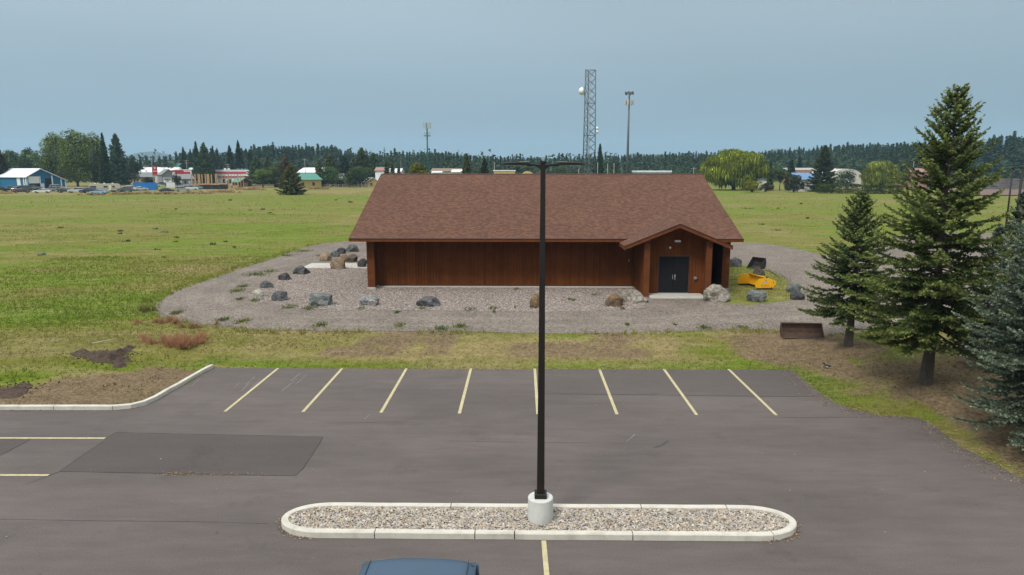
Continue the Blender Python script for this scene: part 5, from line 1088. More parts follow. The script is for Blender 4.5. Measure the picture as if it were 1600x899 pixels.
place_spruce(322, 288.5, 225, 40, 'dark full spruce standing behind the upright timber posts', 12, DK, DKT)
for i, (x, top, w, lb, Yv) in enumerate(((288, 231, 16, 'thin dark conifer left of the spruce behind the posts', 420), (299, 234, 12, 'narrow conifer just left of the spruce behind the posts', 440), (308, 222, 15, 'tall sparse conifer touching the left side of the spruce behind the posts', 400),
                                        (334, 229, 14, 'conifer peeking out right of the spruce behind the posts', 430), (341, 233, 14, 'shorter conifer right of the spruce behind the posts', 450), (360, 228, 22, 'full dark pine above the left part of the red striped store', 400),
                                        (374, 221, 18, 'tallest sparse pine above the red striped store', 395), (391, 234, 16, 'slim conifer above the right end of the red striped store', 430))):
    place_con(x, 0, top, w, lb, 30 + i, BG, BGT, 1000, Y=Yv, clear=.12, ragged=.38, size=.7)
place_spruce(402, 291, 245, 36, 'dark green conifer left behind the small apple tree', 41, DK, DKT)
place_spruce(420, 291, 247, 30, 'conifer behind the round crown of the apple tree', 42, (.03, .042, .02), OLT)
place_broad(411, 293.5, 264, 40, 'apple_tree', 'low round bright green tree with visible forked trunk in the left field', 'tree', 43, (.07, .11, .018), (.18, .23, .05), 4500, .32, base=.22, lobes=16)
place_broad(430, 293, 260, 44, 'leafy_tree', 'very dark leafy tree between apple tree and field pine', 'tree', 44, (.032, .056, .018), (.12, .16, .045), 3500, .4, base=.15)
place_spruce(447, 293, 247, 38, 'reddish brown topped conifer behind the field pine', 45, (.06, .055, .02), (.20, .12, .04), name='pine_tree', cat='pine tree')
place_spruce(457, 304.5, 258, 46, 'bushy olive pine standing alone out in the left field', 46, (.055, .068, .020), (.18, .18, .05), name='pine_tree', cat='pine tree', clear=.15, ws=1.1)
place_spruce(517, 291, 242, 38, 'olive topped conifer right of the green roofed house', 47, (.032, .045, .02), OLT)
place_spruce(539, 291, 244, 36, 'green conifer behind the small grey roofed house', 48, (.025, .045, .022), (.06, .085, .035))
place_broad(517, 292.5, 260, 44, 'leafy_tree', 'dark round tree right beside the green roofed house', 'tree', 49, (.035, .062, .020), (.12, .17, .05), 4200, .38, base=.08)
place_broad(563, 292.5, 260, 46, 'leafy_tree', 'dark round tree behind the field fence left of the roof', 'tree', 50, (.032, .058, .020), (.11, .16, .05), 4200, .38, base=.1)
place_spruce(567, 291, 233, 44, 'tall dark conifer behind the dark round tree by the roof corner', 51, (.028, .040, .02), OLT, ws=1.15)
place_spruce(585, 291, 240, 34, 'conifer right above the left end of the roof ridge', 52, DK, DKT)
place_broad(529, 292.5, 280, 15, 'shrub', 'small round green shrub in front of the two dark trees', 'shrub', 53, (.04, .07, .02), (.08, .11, .03), 900, .3, base=0, lobes=7)
# behind the ridge
place_broad(652, 0, 254, 46, 'leafy_tree', 'yellow green leafy tree behind the ridge below the green cell tower', 'tree', 54, (.10, .11, .012), (.27, .26, .035), 5000, .45, Y=200, base=.1)
place_spruce(500, 292, 250, 24, 'green conifer at the right end of the white warehouse', 151, OL, OLT)
place_broad(547, 293, 268, 22, 'leafy_tree', 'smaller green tree filling the gap before the small cottage', 'tree', 152, (.045, .07, .02), (.14, .19, .05), 2400, .35, base=.05)
place_spruce(553, 291, 248, 24, 'conifer filling the gap left of the tall dark conifer by the roof', 153, DK, DKT)
place_broad(437, 292.5, 255, 30, 'leafy_tree', 'full green tree crown behind the very dark leafy tree', 'tree', 154, (.045, .07, .02), (.14, .18, .05), 3200, .4, Y=335, base=.1)
place_con(604, 0, 248, 16, 'small dark conifer left of the yellow green tree behind the ridge', 55, DK, DKT, 900, Y=230, size=.7)
place_con(613, 0, 247, 12, 'thin brownish conifer left of the yellow green tree', 56, (.04, .042, .028), OLT, 700, Y=235, size=.7)
place_con(623, 0, 256, 12, 'little cone shaped conifer close beside the yellow green tree', 57, DK, DKT, 700, Y=210, size=.7)
place_spruce(729, 0, 240, 27, 'taller of two olive conifers rising behind the ridge', 58, (.035, .045, .02), OLT, Y=230)
place_spruce(757, 0, 248, 25, 'shorter darker of two conifers rising behind the ridge', 59, (.022, .038, .018), (.055, .075, .03), Y=230)
place_broad(707, 0, 252, 18, 'leafy_tree', 'light green round tree left of the two ridge conifers', 'tree', 60, (.07, .11, .04), (.12, .16, .06), 1200, .9, Y=420, base=.05)
place_broad(745, 0, 256, 16, 'leafy_tree', 'light green tree between the two ridge conifers', 'tree', 61, (.06, .09, .04), (.10, .13, .05), 1000, .9, Y=430, base=.05)
for i, (x, t, w) in enumerate(((808, 257, 20), (822, 258, 18), (875, 258, 18), (892, 264, 12))):
    place_broad(x, 0, t, w, 'leafy_tree', ('left light green tree behind the lamp head', 'right light green tree behind the lamp head', 'round light green tree left of the lattice tower', 'small low tree beside the lattice tower foot')[i], 'tree', 62 + i, (.055, .085, .03), (.10, .13, .045), 1300, .8, Y=400, base=.02)
place_spruce(937, 0, 226, 18, 'tall dark conifer just right of the lattice tower', 66, BG, BGT, Y=330)
place_con(929, 0, 237, 12, 'shorter conifer between the lattice tower and the tall dark conifer', 67, BG, BGT, 900, Y=345, size=.7)
place_broad(960, 0, 250, 14, 'leafy_tree', 'small olive tree left of the grey monopole', 'tree', 68, (.05, .06, .03), (.09, .10, .05), 900, .7, Y=380, base=.02)
# right
place_broad(1146, 297.5, 232, 110, 'willow_tree', 'huge round yellow green willow beyond the right end of the roof', 'willow tree', 70, (.085, .115, .010), (.34, .37, .05), 24000, .46, base=.06, lobes=44, strands=2.6, wob=.85)
place_spruce(1202, 298, 251, 15, 'narrow dark spruce right beside the willow', 71, DK, DKT)
place_broad(1218, 298, 263, 24, 'leafy_tree', 'small green tree with a bare pale trunk right of the willow', 'tree', 72, (.05, .08, .025), (.11, .14, .04), 2200, .35, base=.38, lobes=10)
place_spruce(1234, 297, 250, 22, 'green conifer left of the olive bush', 73, (.028, .05, .022), (.06, .09, .035))
place_con(1249, 0, 243, 22, 'hazy conifer above the blue metal building', 74, (.028, .05, .032), (.055, .08, .045), 1000, Y=430, size=.7)
place_broad(1240, 301, 273, 28, 'shrub', 'dense dark olive bush at the field edge', 'shrub', 75, (.030, .038, .018), (.065, .075, .035), 3500, .32, base=0, lobes=12)
place_broad(1175, 300.8, 281.5, 36, 'shrub', 'bright yellow green low bush in front of the willow', 'shrub', 76, (.12, .13, .008), (.30, .28, .03), 2500, .28, base=0, lobes=12)
place_broad(1196, 300.5, 286, 20, 'shrub', 'orange tinged low bush next to the bright yellow one', 'shrub', 77, (.10, .09, .02), (.17, .13, .04), 1400, .28, base=0, lobes=8)
place_spruce(1284, 300, 228, 44, 'large dark green spruce in the middle of the right field edge', 78, (.024, .040, .018), (.10, .13, .055), ws=1.1)
place_broad(1322, 297, 265, 38, 'leafy_tree', 'fan shaped dark green tree in front of the pale arched building', 'tree', 79, (.03, .06, .025), (.07, .11, .05), 3000, .35, base=.1, lobes=14)
place_broad(1375, 299, 251, 62, 'willow_tree', 'smaller round light green willow with forked trunk above the hedge', 'willow tree', 80, (.10, .13, .02), (.36, .39, .08), 9000, .40, base=.1, lobes=24, strands=1.6)
place_broad(1412, 0, 249, 20, 'leafy_tree', 'thin grey green tree right of the smaller willow', 'tree', 81, (.06, .08, .04), (.11, .13, .06), 1400, .6, Y=300, base=.1)
place_broad(1546, 0, 258, 14, 'leafy_tree', 'small bright green tree beyond the log decks, left one', 'tree', 82, (.06, .10, .03), (.10, .14, .04), 800, .8, Y=360, base=.02)
place_broad(1578, 0, 260, 12, 'leafy_tree', 'small bright green tree beyond the log decks, right one', 'tree', 83, (.06, .10, .03), (.10, .14, .04), 800, .8, Y=360, base=.02)
place_broad(1318, 0, 252, 20, 'leafy_tree', 'pale green round tree behind the pale arched building', 'tree', 84, (.06, .09, .05), (.10, .13, .07), 1200, .8, Y=400, base=.02)
# hedge
def hedge(px0, px1, by, top, label, seed, depth=3.0, col=(.035, .055, .014), tip=(.12, .15, .035)):
    a = G(px0, by, FZ); b = G(px1, by, FZ); b.y = b.y; Lh = (b - a).length; H = A(px0, top, a.y).z - FZ; rg = np.random.default_rng(seed); n = int(Lh * 300)
    P = np.stack([rg.random(n) * Lh, rg.random(n) * depth, rg.random(n) * H], -1); f = rg.integers(0, 3, n); P[f == 0, 1] = rg.random((f == 0).sum()) * .3; P[f == 1, 2] = H * (1 - .06 * rg.random((f == 1).sum()))
    P[:, 2] *= .86 + .28 * vnoise(P[:, 0] + seed, P[:, 1], 1.7); nz = rg.normal(0, 1, (n, 3)); t1 = np.cross(nz, rg.normal(0, 1, (n, 3))); t1 /= np.linalg.norm(t1, axis=1)[:, None]; t2 = np.cross(nz, t1); t2 /= np.linalg.norm(t2, axis=1)[:, None]
    V = np.stack([P - t2 * .14, P + t2 * .14, P + t1 * .34], 1); q = rg.random((n, 1)) ** 2; C = (np.array(col) * (1 - q) + np.array(tip) * q) * (.7 + .6 * rg.random((n, 1)))
    d = b - a; return tag(link('hedge', trimesh('hedge', V, C, M['leaf']), loc=tuple(a), rot=(0, 0, atan2(d.y, d.x))), label, 'hedge')
hedge(1279, 1346, 303, 289, 'clipped dark green hedge, left bright topped length below the fan shaped tree', 1, tip=(.18, .21, .04)); hedge(1347, 1412, 303.5, 291, 'dark hedge length below the smaller willow', 2)

# far conifers: the ones that show singly along the skyline, then the wood behind them
protos = []
for s in range(12):
    R_ = (.30, .24, .36, .27)[s % 4]; V, C, tr = conifer_low(500 + s, 1.0, R_ * .5, 250, BG, BGT, clear=(.08, .2)[s % 2], ragged=.35, size=1.0)
    me = trimesh('far_conifer', np.concatenate([V, tr]), np.concatenate([C, np.tile((.03, .025, .02), (len(tr), 1))]), M['leaf_far']); protos.append((me, np.concatenate([V, tr]), np.concatenate([C, np.tile((.03, .025, .02), (len(tr), 1))])))
SKYL = [(-60, 232), (20, 240), (210, 250), (230, 243), (270, 240), (300, 236), (330, 236), (360, 238), (400, 229), (420, 226), (440, 226), (470, 228), (500, 226), (520, 227), (540, 235), (560, 237), (580, 238), (600, 239), (620, 235), (640, 237), (660, 236), (690, 237), (720, 239), (760, 242), (800, 244), (850, 246), (900, 243), (950, 242), (980, 241), (1010, 240), (1050, 239), (1080, 237), (1110, 238), (1150, 238), (1200, 235), (1240, 232), (1290, 229), (1320, 225), (1350, 224), (1400, 223), (1450, 222), (1500, 219), (1540, 219), (1562, 211), (1600, 213), (1660, 214)]
sx_, sy_ = zip(*SKYL)
LMK = [(-10, 'left edge pine'), (88, 'blue barn ridge end'), (187, 'big dark spruce'), (244, 'red pole sign'), (322, 'spruce behind the timber posts'), (374, 'tallest sparse pine'), (457, 'lone field pine'), (567, 'tall conifer by the roof corner'), (667, 'green cell tower'), (757, 'shorter ridge conifer'), (844, 'near lamp post'), (919, 'lattice tower'), (983, 'grey cell tower'), (1065, 'right end of the ridge'), (1146, 'huge willow'), (1284, 'large right field spruce'), (1375, 'smaller willow'), (1490, 'tallest spruce tip'), (1583, 'distant one armed lamp post')]
ORD = ['first', 'second', 'third', 'fourth', 'fifth', 'sixth', 'seventh', 'eighth', 'ninth', 'tenth', 'eleventh', 'twelfth', 'thirteenth', 'fourteenth', 'fifteenth']
sky_trees = []
rr = random.Random(5); x = -70
while x < 1665:
    x += rr.uniform(4.2, 8.5); gap = (200 < x < 280 and rr.random() < .45)
    if gap: continue
    top = float(np.interp(x, sx_, sy_)) + rr.gauss(0, 2.6) + (3 if rr.random() < .3 else 0); Yv = rr.uniform(430, 520) if x < 395 or x > 1380 else rr.uniform(500, 600)
    p = A(x, top, Yv); H = p.z - FZ
    me = protos[rr.randrange(12)][0]; o = link('far_conifer', me, loc=(p.x, Yv, FZ), rot=(0, 0, rr.random() * 6.28), scale=(H * rr.uniform(.9, 1.3), H * rr.uniform(.9, 1.3), H))
    sky_trees.append((x, o))
for lx, ln_ in LMK:
    for sd in (-1, 1):
        mine = sorted((abs(x - lx), i) for i, (x, o) in enumerate(sky_trees) if min(LMK, key=lambda q: abs(q[0] - x))[0] == lx and (x - lx) * sd >= 0)
        for k, (_, i) in enumerate(mine): tag(sky_trees[i][1], 'far skyline conifer, %s one %s of the %s' % (ORD[min(k, 14)], 'left' if sd < 0 else 'right', ln_), 'conifer tree', 'far conifers along the skyline')
Vs, Cs = [], []
rg = np.random.default_rng(12)
for k in range(1700):
    xq = rg.uniform(-90, 1690); 
    if 195 < xq < 275 and rg.random() < .8: continue
    Yv = rg.uniform(540, 760) if 395 < xq < 1380 else rg.uniform(470, 640); top = float(np.interp(xq, sx_, sy_)) + abs(rg.normal(3, 3)) + 1; p = A(xq, top, Yv); H = p.z - FZ
    me, V, C = protos[rg.integers(12)]; sel = rg.random(len(V)) < .72; sel[-5:] = True; a = rg.random() * 6.28; c, s = cos(a), sin(a); v = V[sel] * np.array((H * 1.2, H * 1.2, H)); v = np.stack([v[..., 0] * c - v[..., 1] * s + p.x, v[..., 0] * s + v[..., 1] * c + Yv, v[..., 2] + FZ], -1)
    Vs.append(v); Cs.append(C[sel] * rg.uniform(.8, 1.2))
o = link('forest', trimesh('forest', np.concatenate(Vs), np.concatenate(Cs), M['leaf_far'])); tag(o, 'continuous dark conifer wood along the whole horizon', 'forest', kind='stuff')
# low undergrowth band in the wood, so no bare horizon shows between trunks
n = 36000; xq = rg.uniform(-90, 1690, n); Yv = rg.uniform(430, 640, n); dx = (xq - 815) / FPX * Yv; z = FZ + rg.random(n) ** 1.2 * 15 * (.5 + vnoise(dx, Yv, 22)); P = np.stack([dx, Yv, z], -1)
t1 = rg.normal(0, 1, (n, 3)); t2 = rg.normal(0, 1, (n, 3)); V = np.stack([P - t1 * .8, P + t1 * .8, P + t2 * 1.1], 1); C = np.array((.035, .055, .028)) * (.6 + .9 * vnoise(dx, Yv, 14))[:, None] * (.7 + .6 * rg.random((n, 1)))
o = link('undergrowth', trimesh('undergrowth', V, C, M['leaf_far'])); tag(o, 'low mixed brush at the foot of the far wood', 'undergrowth', kind='stuff')

# ---- hills
M['hill'] = mat('wooded hills', (.045, .06, .05), .95, .25, .01)
def hill(px0, px1, peak, Y, seed, name='hills'):
    a = A(px0, 262, Y); b = A(px1, 262, Y); n = 40; m_ = 10; top = A((px0 + px1) / 2, peak, Y).z; vs = []; fs = []
    for j in range(m_ + 1):
        for i in range(n + 1):
            u = i / n; v = j / m_; x = a.x + (b.x - a.x) * u; y = Y + (v - .5) * 900; e = sin(pi * u) ** 1.3 * sin(pi * v) ** .8; h = top * e * (.86 + .25 * float(fbm(x, y + seed, 260, 3)))
            vs.append((x, y, -1 + h))
    for j in range(m_):
        for i in range(n): k = j * (n + 1) + i; fs.append((k, k + 1, k + n + 2, k + n + 1))
    return tag(MB().add(vs, fs, 0, True).build(name, M['hill']), kind='structure')
hill(1160, 1275, 233, 3900, 1); hill(780, 910, 244, 3900, 2); hill(170, 310, 238, 3900, 3); hill(630, 760, 239, 4000, 4); hill(560, 830, 238, 4100, 6); hill(940, 1040, 240, 4000, 5); hill(850, 1200, 242, 4100, 9)

# ============================================================ vehicles
_paint = {}
def paint(c):
    k = tuple(c)
    if k not in _paint: _paint[k] = mat('car paint', k, .3, .06, 3, spec=.5, coat=.5)
    return _paint[k]
# side profiles: body outline (x forward, z up) and greenhouse outline
CARS = {
 'sedan': dict(L=4.6, W=1.78, body=[(-2.3, .35), (-2.3, .78), (-2.15, .92), (-1.5, .98), (1.0, .92), (2.0, .80), (2.27, .62), (2.3, .35)], top=[(-1.65, .95), (-1.05, 1.38), (.15, 1.42), (1.05, .93)]),
 'suv': dict(L=4.6, W=1.85, body=[(-2.3, .42), (-2.3, .95), (-2.22, 1.08), (.85, 1.08), (2.05, .98), (2.28, .75), (2.3, .42)], top=[(-2.2, 1.06), (-1.95, 1.66), (.0, 1.72), (.95, 1.07)]),
 'van': dict(L=4.9, W=1.9, body=[(-2.45, .4), (-2.45, 1.0), (-2.4, 1.12), (1.2, 1.12), (2.2, .92), (2.43, .7), (2.45, .4)], top=[(-2.38, 1.1), (-2.2, 1.82), (.5, 1.86), (1.5, 1.1)]),
 'pickup': dict(L=5.6, W=1.95, body=[(-2.8, .5), (-2.8, 1.12), (-.75, 1.12), (1.2, 1.12), (2.6, 1.05), (2.78, .85), (2.8, .5)], top=[(-.85, 1.1), (-.7, 1.76), (.5, 1.78), (1.3, 1.1)]),
}
def car(kind, loc, rz, col, label, cat, group, scale=1.0, near=False, name=None):
    s = CARS[kind]; W = s['W']; r = empty(name or {'sedan': 'parked_car', 'suv': 'parked_suv', 'van': 'parked_van', 'pickup': 'pickup_truck'}[kind], loc, rz, label, cat, group); r.scale = (scale,) * 3
    # body: profile lofted across the width, pulled in at the sides
    def ring(y, ins, dz=0): return [(x * (1 - ins), y, z - (dz if z > .6 else 0)) for x, z in s['body']]
    secs = [ring(-W / 2, .02, .05), ring(-W / 2 + .07, .004, .0), ring(0, 0, -.02), ring(W / 2 - .07, .004, 0), ring(W / 2, .02, .05)]
    MB().loft([[tuple(p) for p in q] for q in secs], smooth=False).build('body', paint(col), r)
    t = s['top']
    def tring(yb, yt): return None
    wb, wt = W / 2 - .06, W / 2 - .22
    mb = MB(); lo0, hi0, hi1, lo1 = t
    mb.add([(lo0[0], -wb, lo0[1]), (lo1[0], -wb, lo1[1]), (lo1[0], wb, lo1[1]), (lo0[0], wb, lo0[1]), (hi0[0], -wt, hi0[1] - .05), (hi1[0], -wt, hi1[1] - .05), (hi1[0], wt, hi1[1] - .05), (hi0[0], wt, hi0[1] - .05)],
           [(0, 1, 5, 4), (1, 2, 6, 5), (2, 3, 7, 6), (3, 0, 4, 7), (4, 5, 6, 7)]); mb.build('window', M['glass'], r)
    rf = MB().loft([[(hi0[0] - .04, y, hi0[1] - .05 + (0 if e else -.02)), (hi0[0] + .1, y, hi0[1] + (.0 if e else -.05)), (hi1[0] - .1, y, hi1[1] + (.0 if e else -.05)), (hi1[0] + .05, y, hi1[1] - .05 + (0 if e else -.02))] for y, e in ((-wt - .02, 0), (-wt + .1, 1), (wt - .1, 1), (wt + .02, 0))], smooth=False); rf.build('roof', paint(col), r)
    for sy in (-1, 1):                       # pillars
        xs_ = [(lo0, hi0), (lo1, hi1)] + ([(((lo0[0] + lo1[0]) / 2 - .1, lo0[1]), ((hi0[0] + hi1[0]) / 2 - .1, hi0[1]))])
        for l_, h_ in xs_: MB().tube((l_[0], sy * (wb + .005), l_[1]), (h_[0], sy * (wt + .01), h_[1] - .04), .04, .035, 4).build('pillar', paint(col), r)
    wr = .33 if kind != 'pickup' else .38
    for sx in (-.31, .315):
        for sy in (-1, 1):
            x = sx * s['L']; w_ = MB().tube((x, sy * (W / 2 - .2), wr), (x, sy * (W / 2 + .012), wr), wr, n=14).build('wheel', M['black'], r)
            if near or kind: MB().tube((x, sy * (W / 2 + .0), wr), (x, sy * (W / 2 + .022), wr), wr * .6, n=10).build('rim', M['steel'], w_)
    fx = s['body'][-1][0]; bx = s['body'][0][0]
    for sy in (-1, 1):
        MB().box(fx - .14, fx + .012, sy * (W / 2 - .42) if sy > 0 else -W / 2 + .06, sy * (W / 2 - .06) if sy > 0 else -(W / 2 - .42), .58, .74).build('headlight', M['white'], r)
        MB().box(bx - .012, bx + .12, sy * (W / 2 - .36) if sy > 0 else -W / 2 + .05, sy * (W / 2 - .05) if sy > 0 else -(W / 2 - .36), .62, .84).build('taillight', mat('red lens', (.3, .01, .01), .3) if 'redlens' not in M else M['redlens'], r)
    MB().box(bx - .04, bx + .1, -W / 2 + .05, W / 2 - .05, .36, .52).build('bumper', M['black'], r)
    return r
M['redlens'] = mat('red lens', (.3, .01, .01), .3)
CL = [(2, 299.5, 'suv', (.03, .03, .035), .2, 'dark suv half hidden under the left edge pine', 'suv'), (16, 298.5, 'pickup', (.05, .11, .11), .1, 'dull teal pickup first in the row under the blue barn', 'pickup truck'),
      (27, 299.5, 'suv', (.08, .02, .02), 1.2, 'dark maroon suv in front of the barn side wall', 'suv'), (41, 298, 'van', (.10, .11, .12), .3, 'grey van parked before the barn corner', 'van'), (52, 297, 'pickup', (.22, .24, .25), .4, 'pale grey pickup by the half open barn door', 'pickup truck'),
      (66, 302, 'sedan', (.62, .66, .66), 2.9, 'white sedan nearest the grass below the barn door', 'car'), (84, 299, 'suv', (.16, .17, .18), 2.2, 'grey suv right behind the white sedan', 'suv'), (90, 296.5, 'van', (.42, .42, .42), .2, 'light van roof showing below the barn gable', 'van'),
      (103, 301.5, 'sedan', (.03, .03, .035), 2.8, 'black sedan between the grey suv and the silver wagon', 'car'), (119.5, 301.5, 'suv', (.45, .50, .54), 2.9, 'silver wagon between the black sedan and the navy suv', 'car'), (137.5, 302, 'suv', (.015, .022, .06), 2.6, 'navy blue suv left of the pale blue sedan', 'suv'),
      (155, 303.5, 'sedan', (.22, .42, .60), 2.8, 'pale blue and white sedan parked nearest the field', 'car'), (166, 299.5, 'pickup', (.02, .02, .025), .2, 'black pickup in front of the cream camper trailer', 'pickup truck'), (186, 299.5, 'sedan', (.04, .05, .06), .3, 'dark grey sedan just right of the camper trailer', 'car'),
      (196, 300, 'suv', (.07, .08, .09), 2.8, 'charcoal suv left of the white suv', 'suv'), (183, 296.5, 'pickup', (.30, .33, .35), .1, 'grey pickup behind the dark sedans beside the trailer', 'pickup truck'), (207, 298, 'suv', (.68, .69, .69), .15, 'white suv in front of the blue container', 'suv'),
      (219.5, 298, 'sedan', (.60, .62, .64), .4, 'white sedan nose out beside the white suv', 'car'), (261, 300.5, 'sedan', (.015, .018, .04), .1, 'low dark navy car alone in the dry grass by the white sign', 'car'), (286, 299.5, 'suv', (.30, .32, .36), .1, 'silver suv left end of the black silt fence', 'suv'),
      (298, 297.5, 'van', (.66, .68, .70), .1, 'white van behind the silver suv', 'van'), (310, 296, 'sedan', (.16, .35, .42), .1, 'teal sedan nose poking out beyond the white van', 'car'), (242.5, 292, 'sedan', (.55, .55, .55), .1, 'light car just right of the blue container', 'car'),
      (253, 290.5, 'pickup', (.05, .10, .20), .2, 'dark blue truck behind the white sign', 'pickup truck'), (246, 285, 'suv', (.7, .7, .7), .2, 'white car on the store forecourt, left one', 'car'), (252, 284, 'suv', (.66, .67, .68), .2, 'white car on the store forecourt, right one', 'car'), (34, 302, 'sedan', (.05, .03, .03), .1, 'low dark flatbed-like car at the grass edge under the maroon suv', 'car')]
for x, y, kd, c, rz, lb, ct in CL:
    p = G(x, y, FZ); br = atan2(p.x, p.y); car(kd, (p.x, p.y, FZ), rz - br, c, lb, ct, 'vehicles parked along the far left field edge', scale=1.12)
# near suv, backed in below the island
car_y = 10.68; s_ = empty('parked_suv', (-1.68, car_y - 2.6, 0), pi / 2 * 3 - 0.0, 'slate blue suv roof cut off by the bottom edge below the island', 'suv')
MP = paint((.020, .052, .095)); MP2 = mat('glossy trim', (.01, .01, .012), .25, spec=.6)
# local x forward (towards -Y of the world), rear at x = -2.6
Wn = 2.04
def bring(y, ins, dz=0): return [(x * (1 - ins), y, z - (dz if z > .8 else 0)) for x, z in [(-2.62, .45), (-2.66, .70), (-2.60, 1.10), (-2.56, 1.16), (1.0, 1.16), (2.2, 1.06), (2.55, .85), (2.6, .45)]]
MB().loft([bring(-Wn / 2, .03, .08), bring(-Wn / 2 + .05, .01, .02), bring(-Wn / 2 + .16, 0), bring(Wn / 2 - .16, 0), bring(Wn / 2 - .05, .01, .02), bring(Wn / 2, .03, .08)], smooth=False).build('body', MP, s_)
RZ = 1.93; hw = .94
gb = [(-2.52, 1.15), (-2.38, RZ - .06), (.2, RZ - .06), (1.1, 1.15)]
mb = MB(); wb = Wn / 2 - .05; wt = hw - .0
mb.add([(gb[0][0], -wb, 1.15), (gb[3][0], -wb, 1.15), (gb[3][0], wb, 1.15), (gb[0][0], wb, 1.15), (gb[1][0], -wt, gb[1][1]), (gb[2][0], -wt, gb[1][1]), (gb[2][0], wt, gb[1][1]), (gb[1][0], wt, gb[1][1])], [(0, 1, 5, 4), (1, 2, 6, 5), (2, 3, 7, 6), (3, 0, 4, 7), (4, 5, 6, 7)]); mb.build('window', M['glass'], s_)
# domed roof panel with a raised rim
def rsec(x, k, dz):
    out = []
    for i in range(17):
        y = -hw + 2 * hw * i / 16; u = abs(y) / hw; z = RZ + .035 * (1 - u ** 2) + dz - (.055 * max(0, (u - .86) / .14) ** 1.6); out.append((x - .07 * u ** 2.2 * (-1 if x < -1 else 1) * k, y * (1 - .03 * k), z))
    return out
secs = [rsec(-2.42, 1, -.075), rsec(-2.40, 1, -.03), rsec(-2.34, .9, -.006), rsec(-2.2, .5, .0), rsec(-1.2, 0, .01), rsec(-.3, 0, .0), rsec(.12, .5, -.03), rsec(.25, .8, -.07)]
MB().loft(secs, closed=False, cap=False).build('roof', MP, s_)
for sy in (-1, 1):
    MB().loft([[(x, sy * (hw - .125) - .006, z), (x, sy * (hw - .125) + .006, z), (x, sy * (hw - .125) + .006, z + .005), (x, sy * (hw - .125) - .006, z + .005)] for x, z in ((-2.33, RZ + .004), (-2.1, RZ + .0125), (-1.2, RZ + .022), (-.3, RZ + .013), (.1, RZ - .018))], smooth=False).build('roof_seam', MP2, s_)
    MB().tube((gb[0][0] + .02, sy * (wb + .004), 1.16), (gb[1][0] + .03, sy * (wt + .0), RZ - .07), .045, .035, 6).build('rear_pillar', MP, s_)
    MB().tube((gb[3][0], sy * wb, 1.16), (gb[2][0], sy * wt, RZ - .07), .05, .04, 6).build('front_pillar', MP, s_)
    MB().tube((gb[0][0] + .9, sy * (wb + .004), 1.16), (gb[1][0] + .9, sy * (wt + .004), RZ - .07), .04, .035, 6).build('door_pillar', MP2, s_)
    MB().bbox(1.0, 1.18, sy * (Wn / 2 + .12) - .12, sy * (Wn / 2 + .12) + .12, 1.12, 1.32, .03).build('mirror', MP, s_)
    MB().box(-2.66, -2.5, min(sy * .82, sy * 1.0), max(sy * .82, sy * 1.0), .8, 1.12).build('taillight', M['redlens'], s_)
    for x in (-1.55, 1.6):
        w_ = MB().tube((x, sy * (Wn / 2 - .22), .38), (x, sy * (Wn / 2 + .01), .38), .38, n=24).build('wheel', M['black'], s_); MB().tube((x, sy * (Wn / 2), .38), (x, sy * (Wn / 2 + .02), .38), .24, n=16).build('rim', M['chrome'], w_)
MB().bbox(-2.74, -2.55, -.92, .92, .42, .62, .03).build('bumper', M['black'], s_)

# camper trailer
p = G(159, 300.5, FZ); br = atan2(p.x, p.y); T = empty('camper_trailer', (p.x, p.y + 2, FZ), -br, 'cream camper trailer with a blunt right end parked before the leafy clump', 'camper trailer')
M['cream'] = mat('cream panel', (.50, .47, .37), .5, .06, 1, stain=.3, sts=.8, stc=(.35, .32, .25)); M['window'] = mat('window', (.03, .035, .045), .2, spec=.7)
MB().loft([[(x, y, z) for x, z in ((-4.9, .8), (-4.9, 2.6), (-4.5, 3.0), (4.4, 3.0), (4.9, 2.7), (4.9, .6), (-4.6, .6))] for y in (-1.2, 1.2)], smooth=False).build('body', M['cream'], T)
for x, w in ((-3.6, 1.9), (.3, 1.3), (2.8, .8)): MB().bbox(x - w / 2, x + w / 2, -1.23, -1.19, 1.6, 2.2, .02).build('window', M['window'], T)
MB().bbox(1.3, 1.95, -1.23, -1.19, .7, 2.45, .02).build('door', M['white'], T); MB().box(-4.85, 4.85, -1.215, -1.19, 1.15, 1.3).build('stripe', mat('tan stripe', (.3, .18, .1), .5), T)
for x in (-2.8, 0, 2.6): MB().bbox(x - .3, x + .3, -.3, .3, 3.0, 3.25, .05).build('roof_vent', M['white'], T)
for x in (-.5, .4): MB().tube((x, -1.22, .35), (x, -1.0, .35), .35, n=12).build('wheel', M['black'], T)
# blue container
p = G(217, 298, FZ); br = atan2(p.x, p.y); T = empty('shipping_container', (p.x, p.y + 5, FZ), -br - .22, 'bright blue shipping container behind the white suv', 'container')
M['cblue'] = mat('bright blue metal', (.015, .17, .48), .5, .1, 1)
mb = MB(); x = -4.1
while x < 4.0: mb.add([(x, -1.2, .1), (x + .12, -1.25, .1), (x + .28, -1.25, .1), (x + .4, -1.2, .1), (x, -1.2, 2.85), (x + .12, -1.25, 2.85), (x + .28, -1.25, 2.85), (x + .4, -1.2, 2.85)], [(0, 1, 5, 4), (1, 2, 6, 5), (2, 3, 7, 6)]); x += .41
mb.build('corrugated_side', M['cblue'], T); MB().box(-4.1, 4.1, -1.19, 1.2, .1, 2.84).build('shell', M['cblue'], T)
MB().box(-4.14, 4.14, -1.26, -1.13, 2.85, 3.0).box(-4.14, 4.14, -1.26, -1.13, 0, .12).box(-4.16, -4.02, -1.27, -1.12, 0, 3.0).box(4.02, 4.16, -1.27, -1.12, 0, 3.0).build('frame', M['cblue'], T)
for y in (-.8, -.3, .3, .8): MB().tube((4.18, y, .15), (4.18, y, 2.8), .03, n=5).build('lock_rod', M['steel'], T)

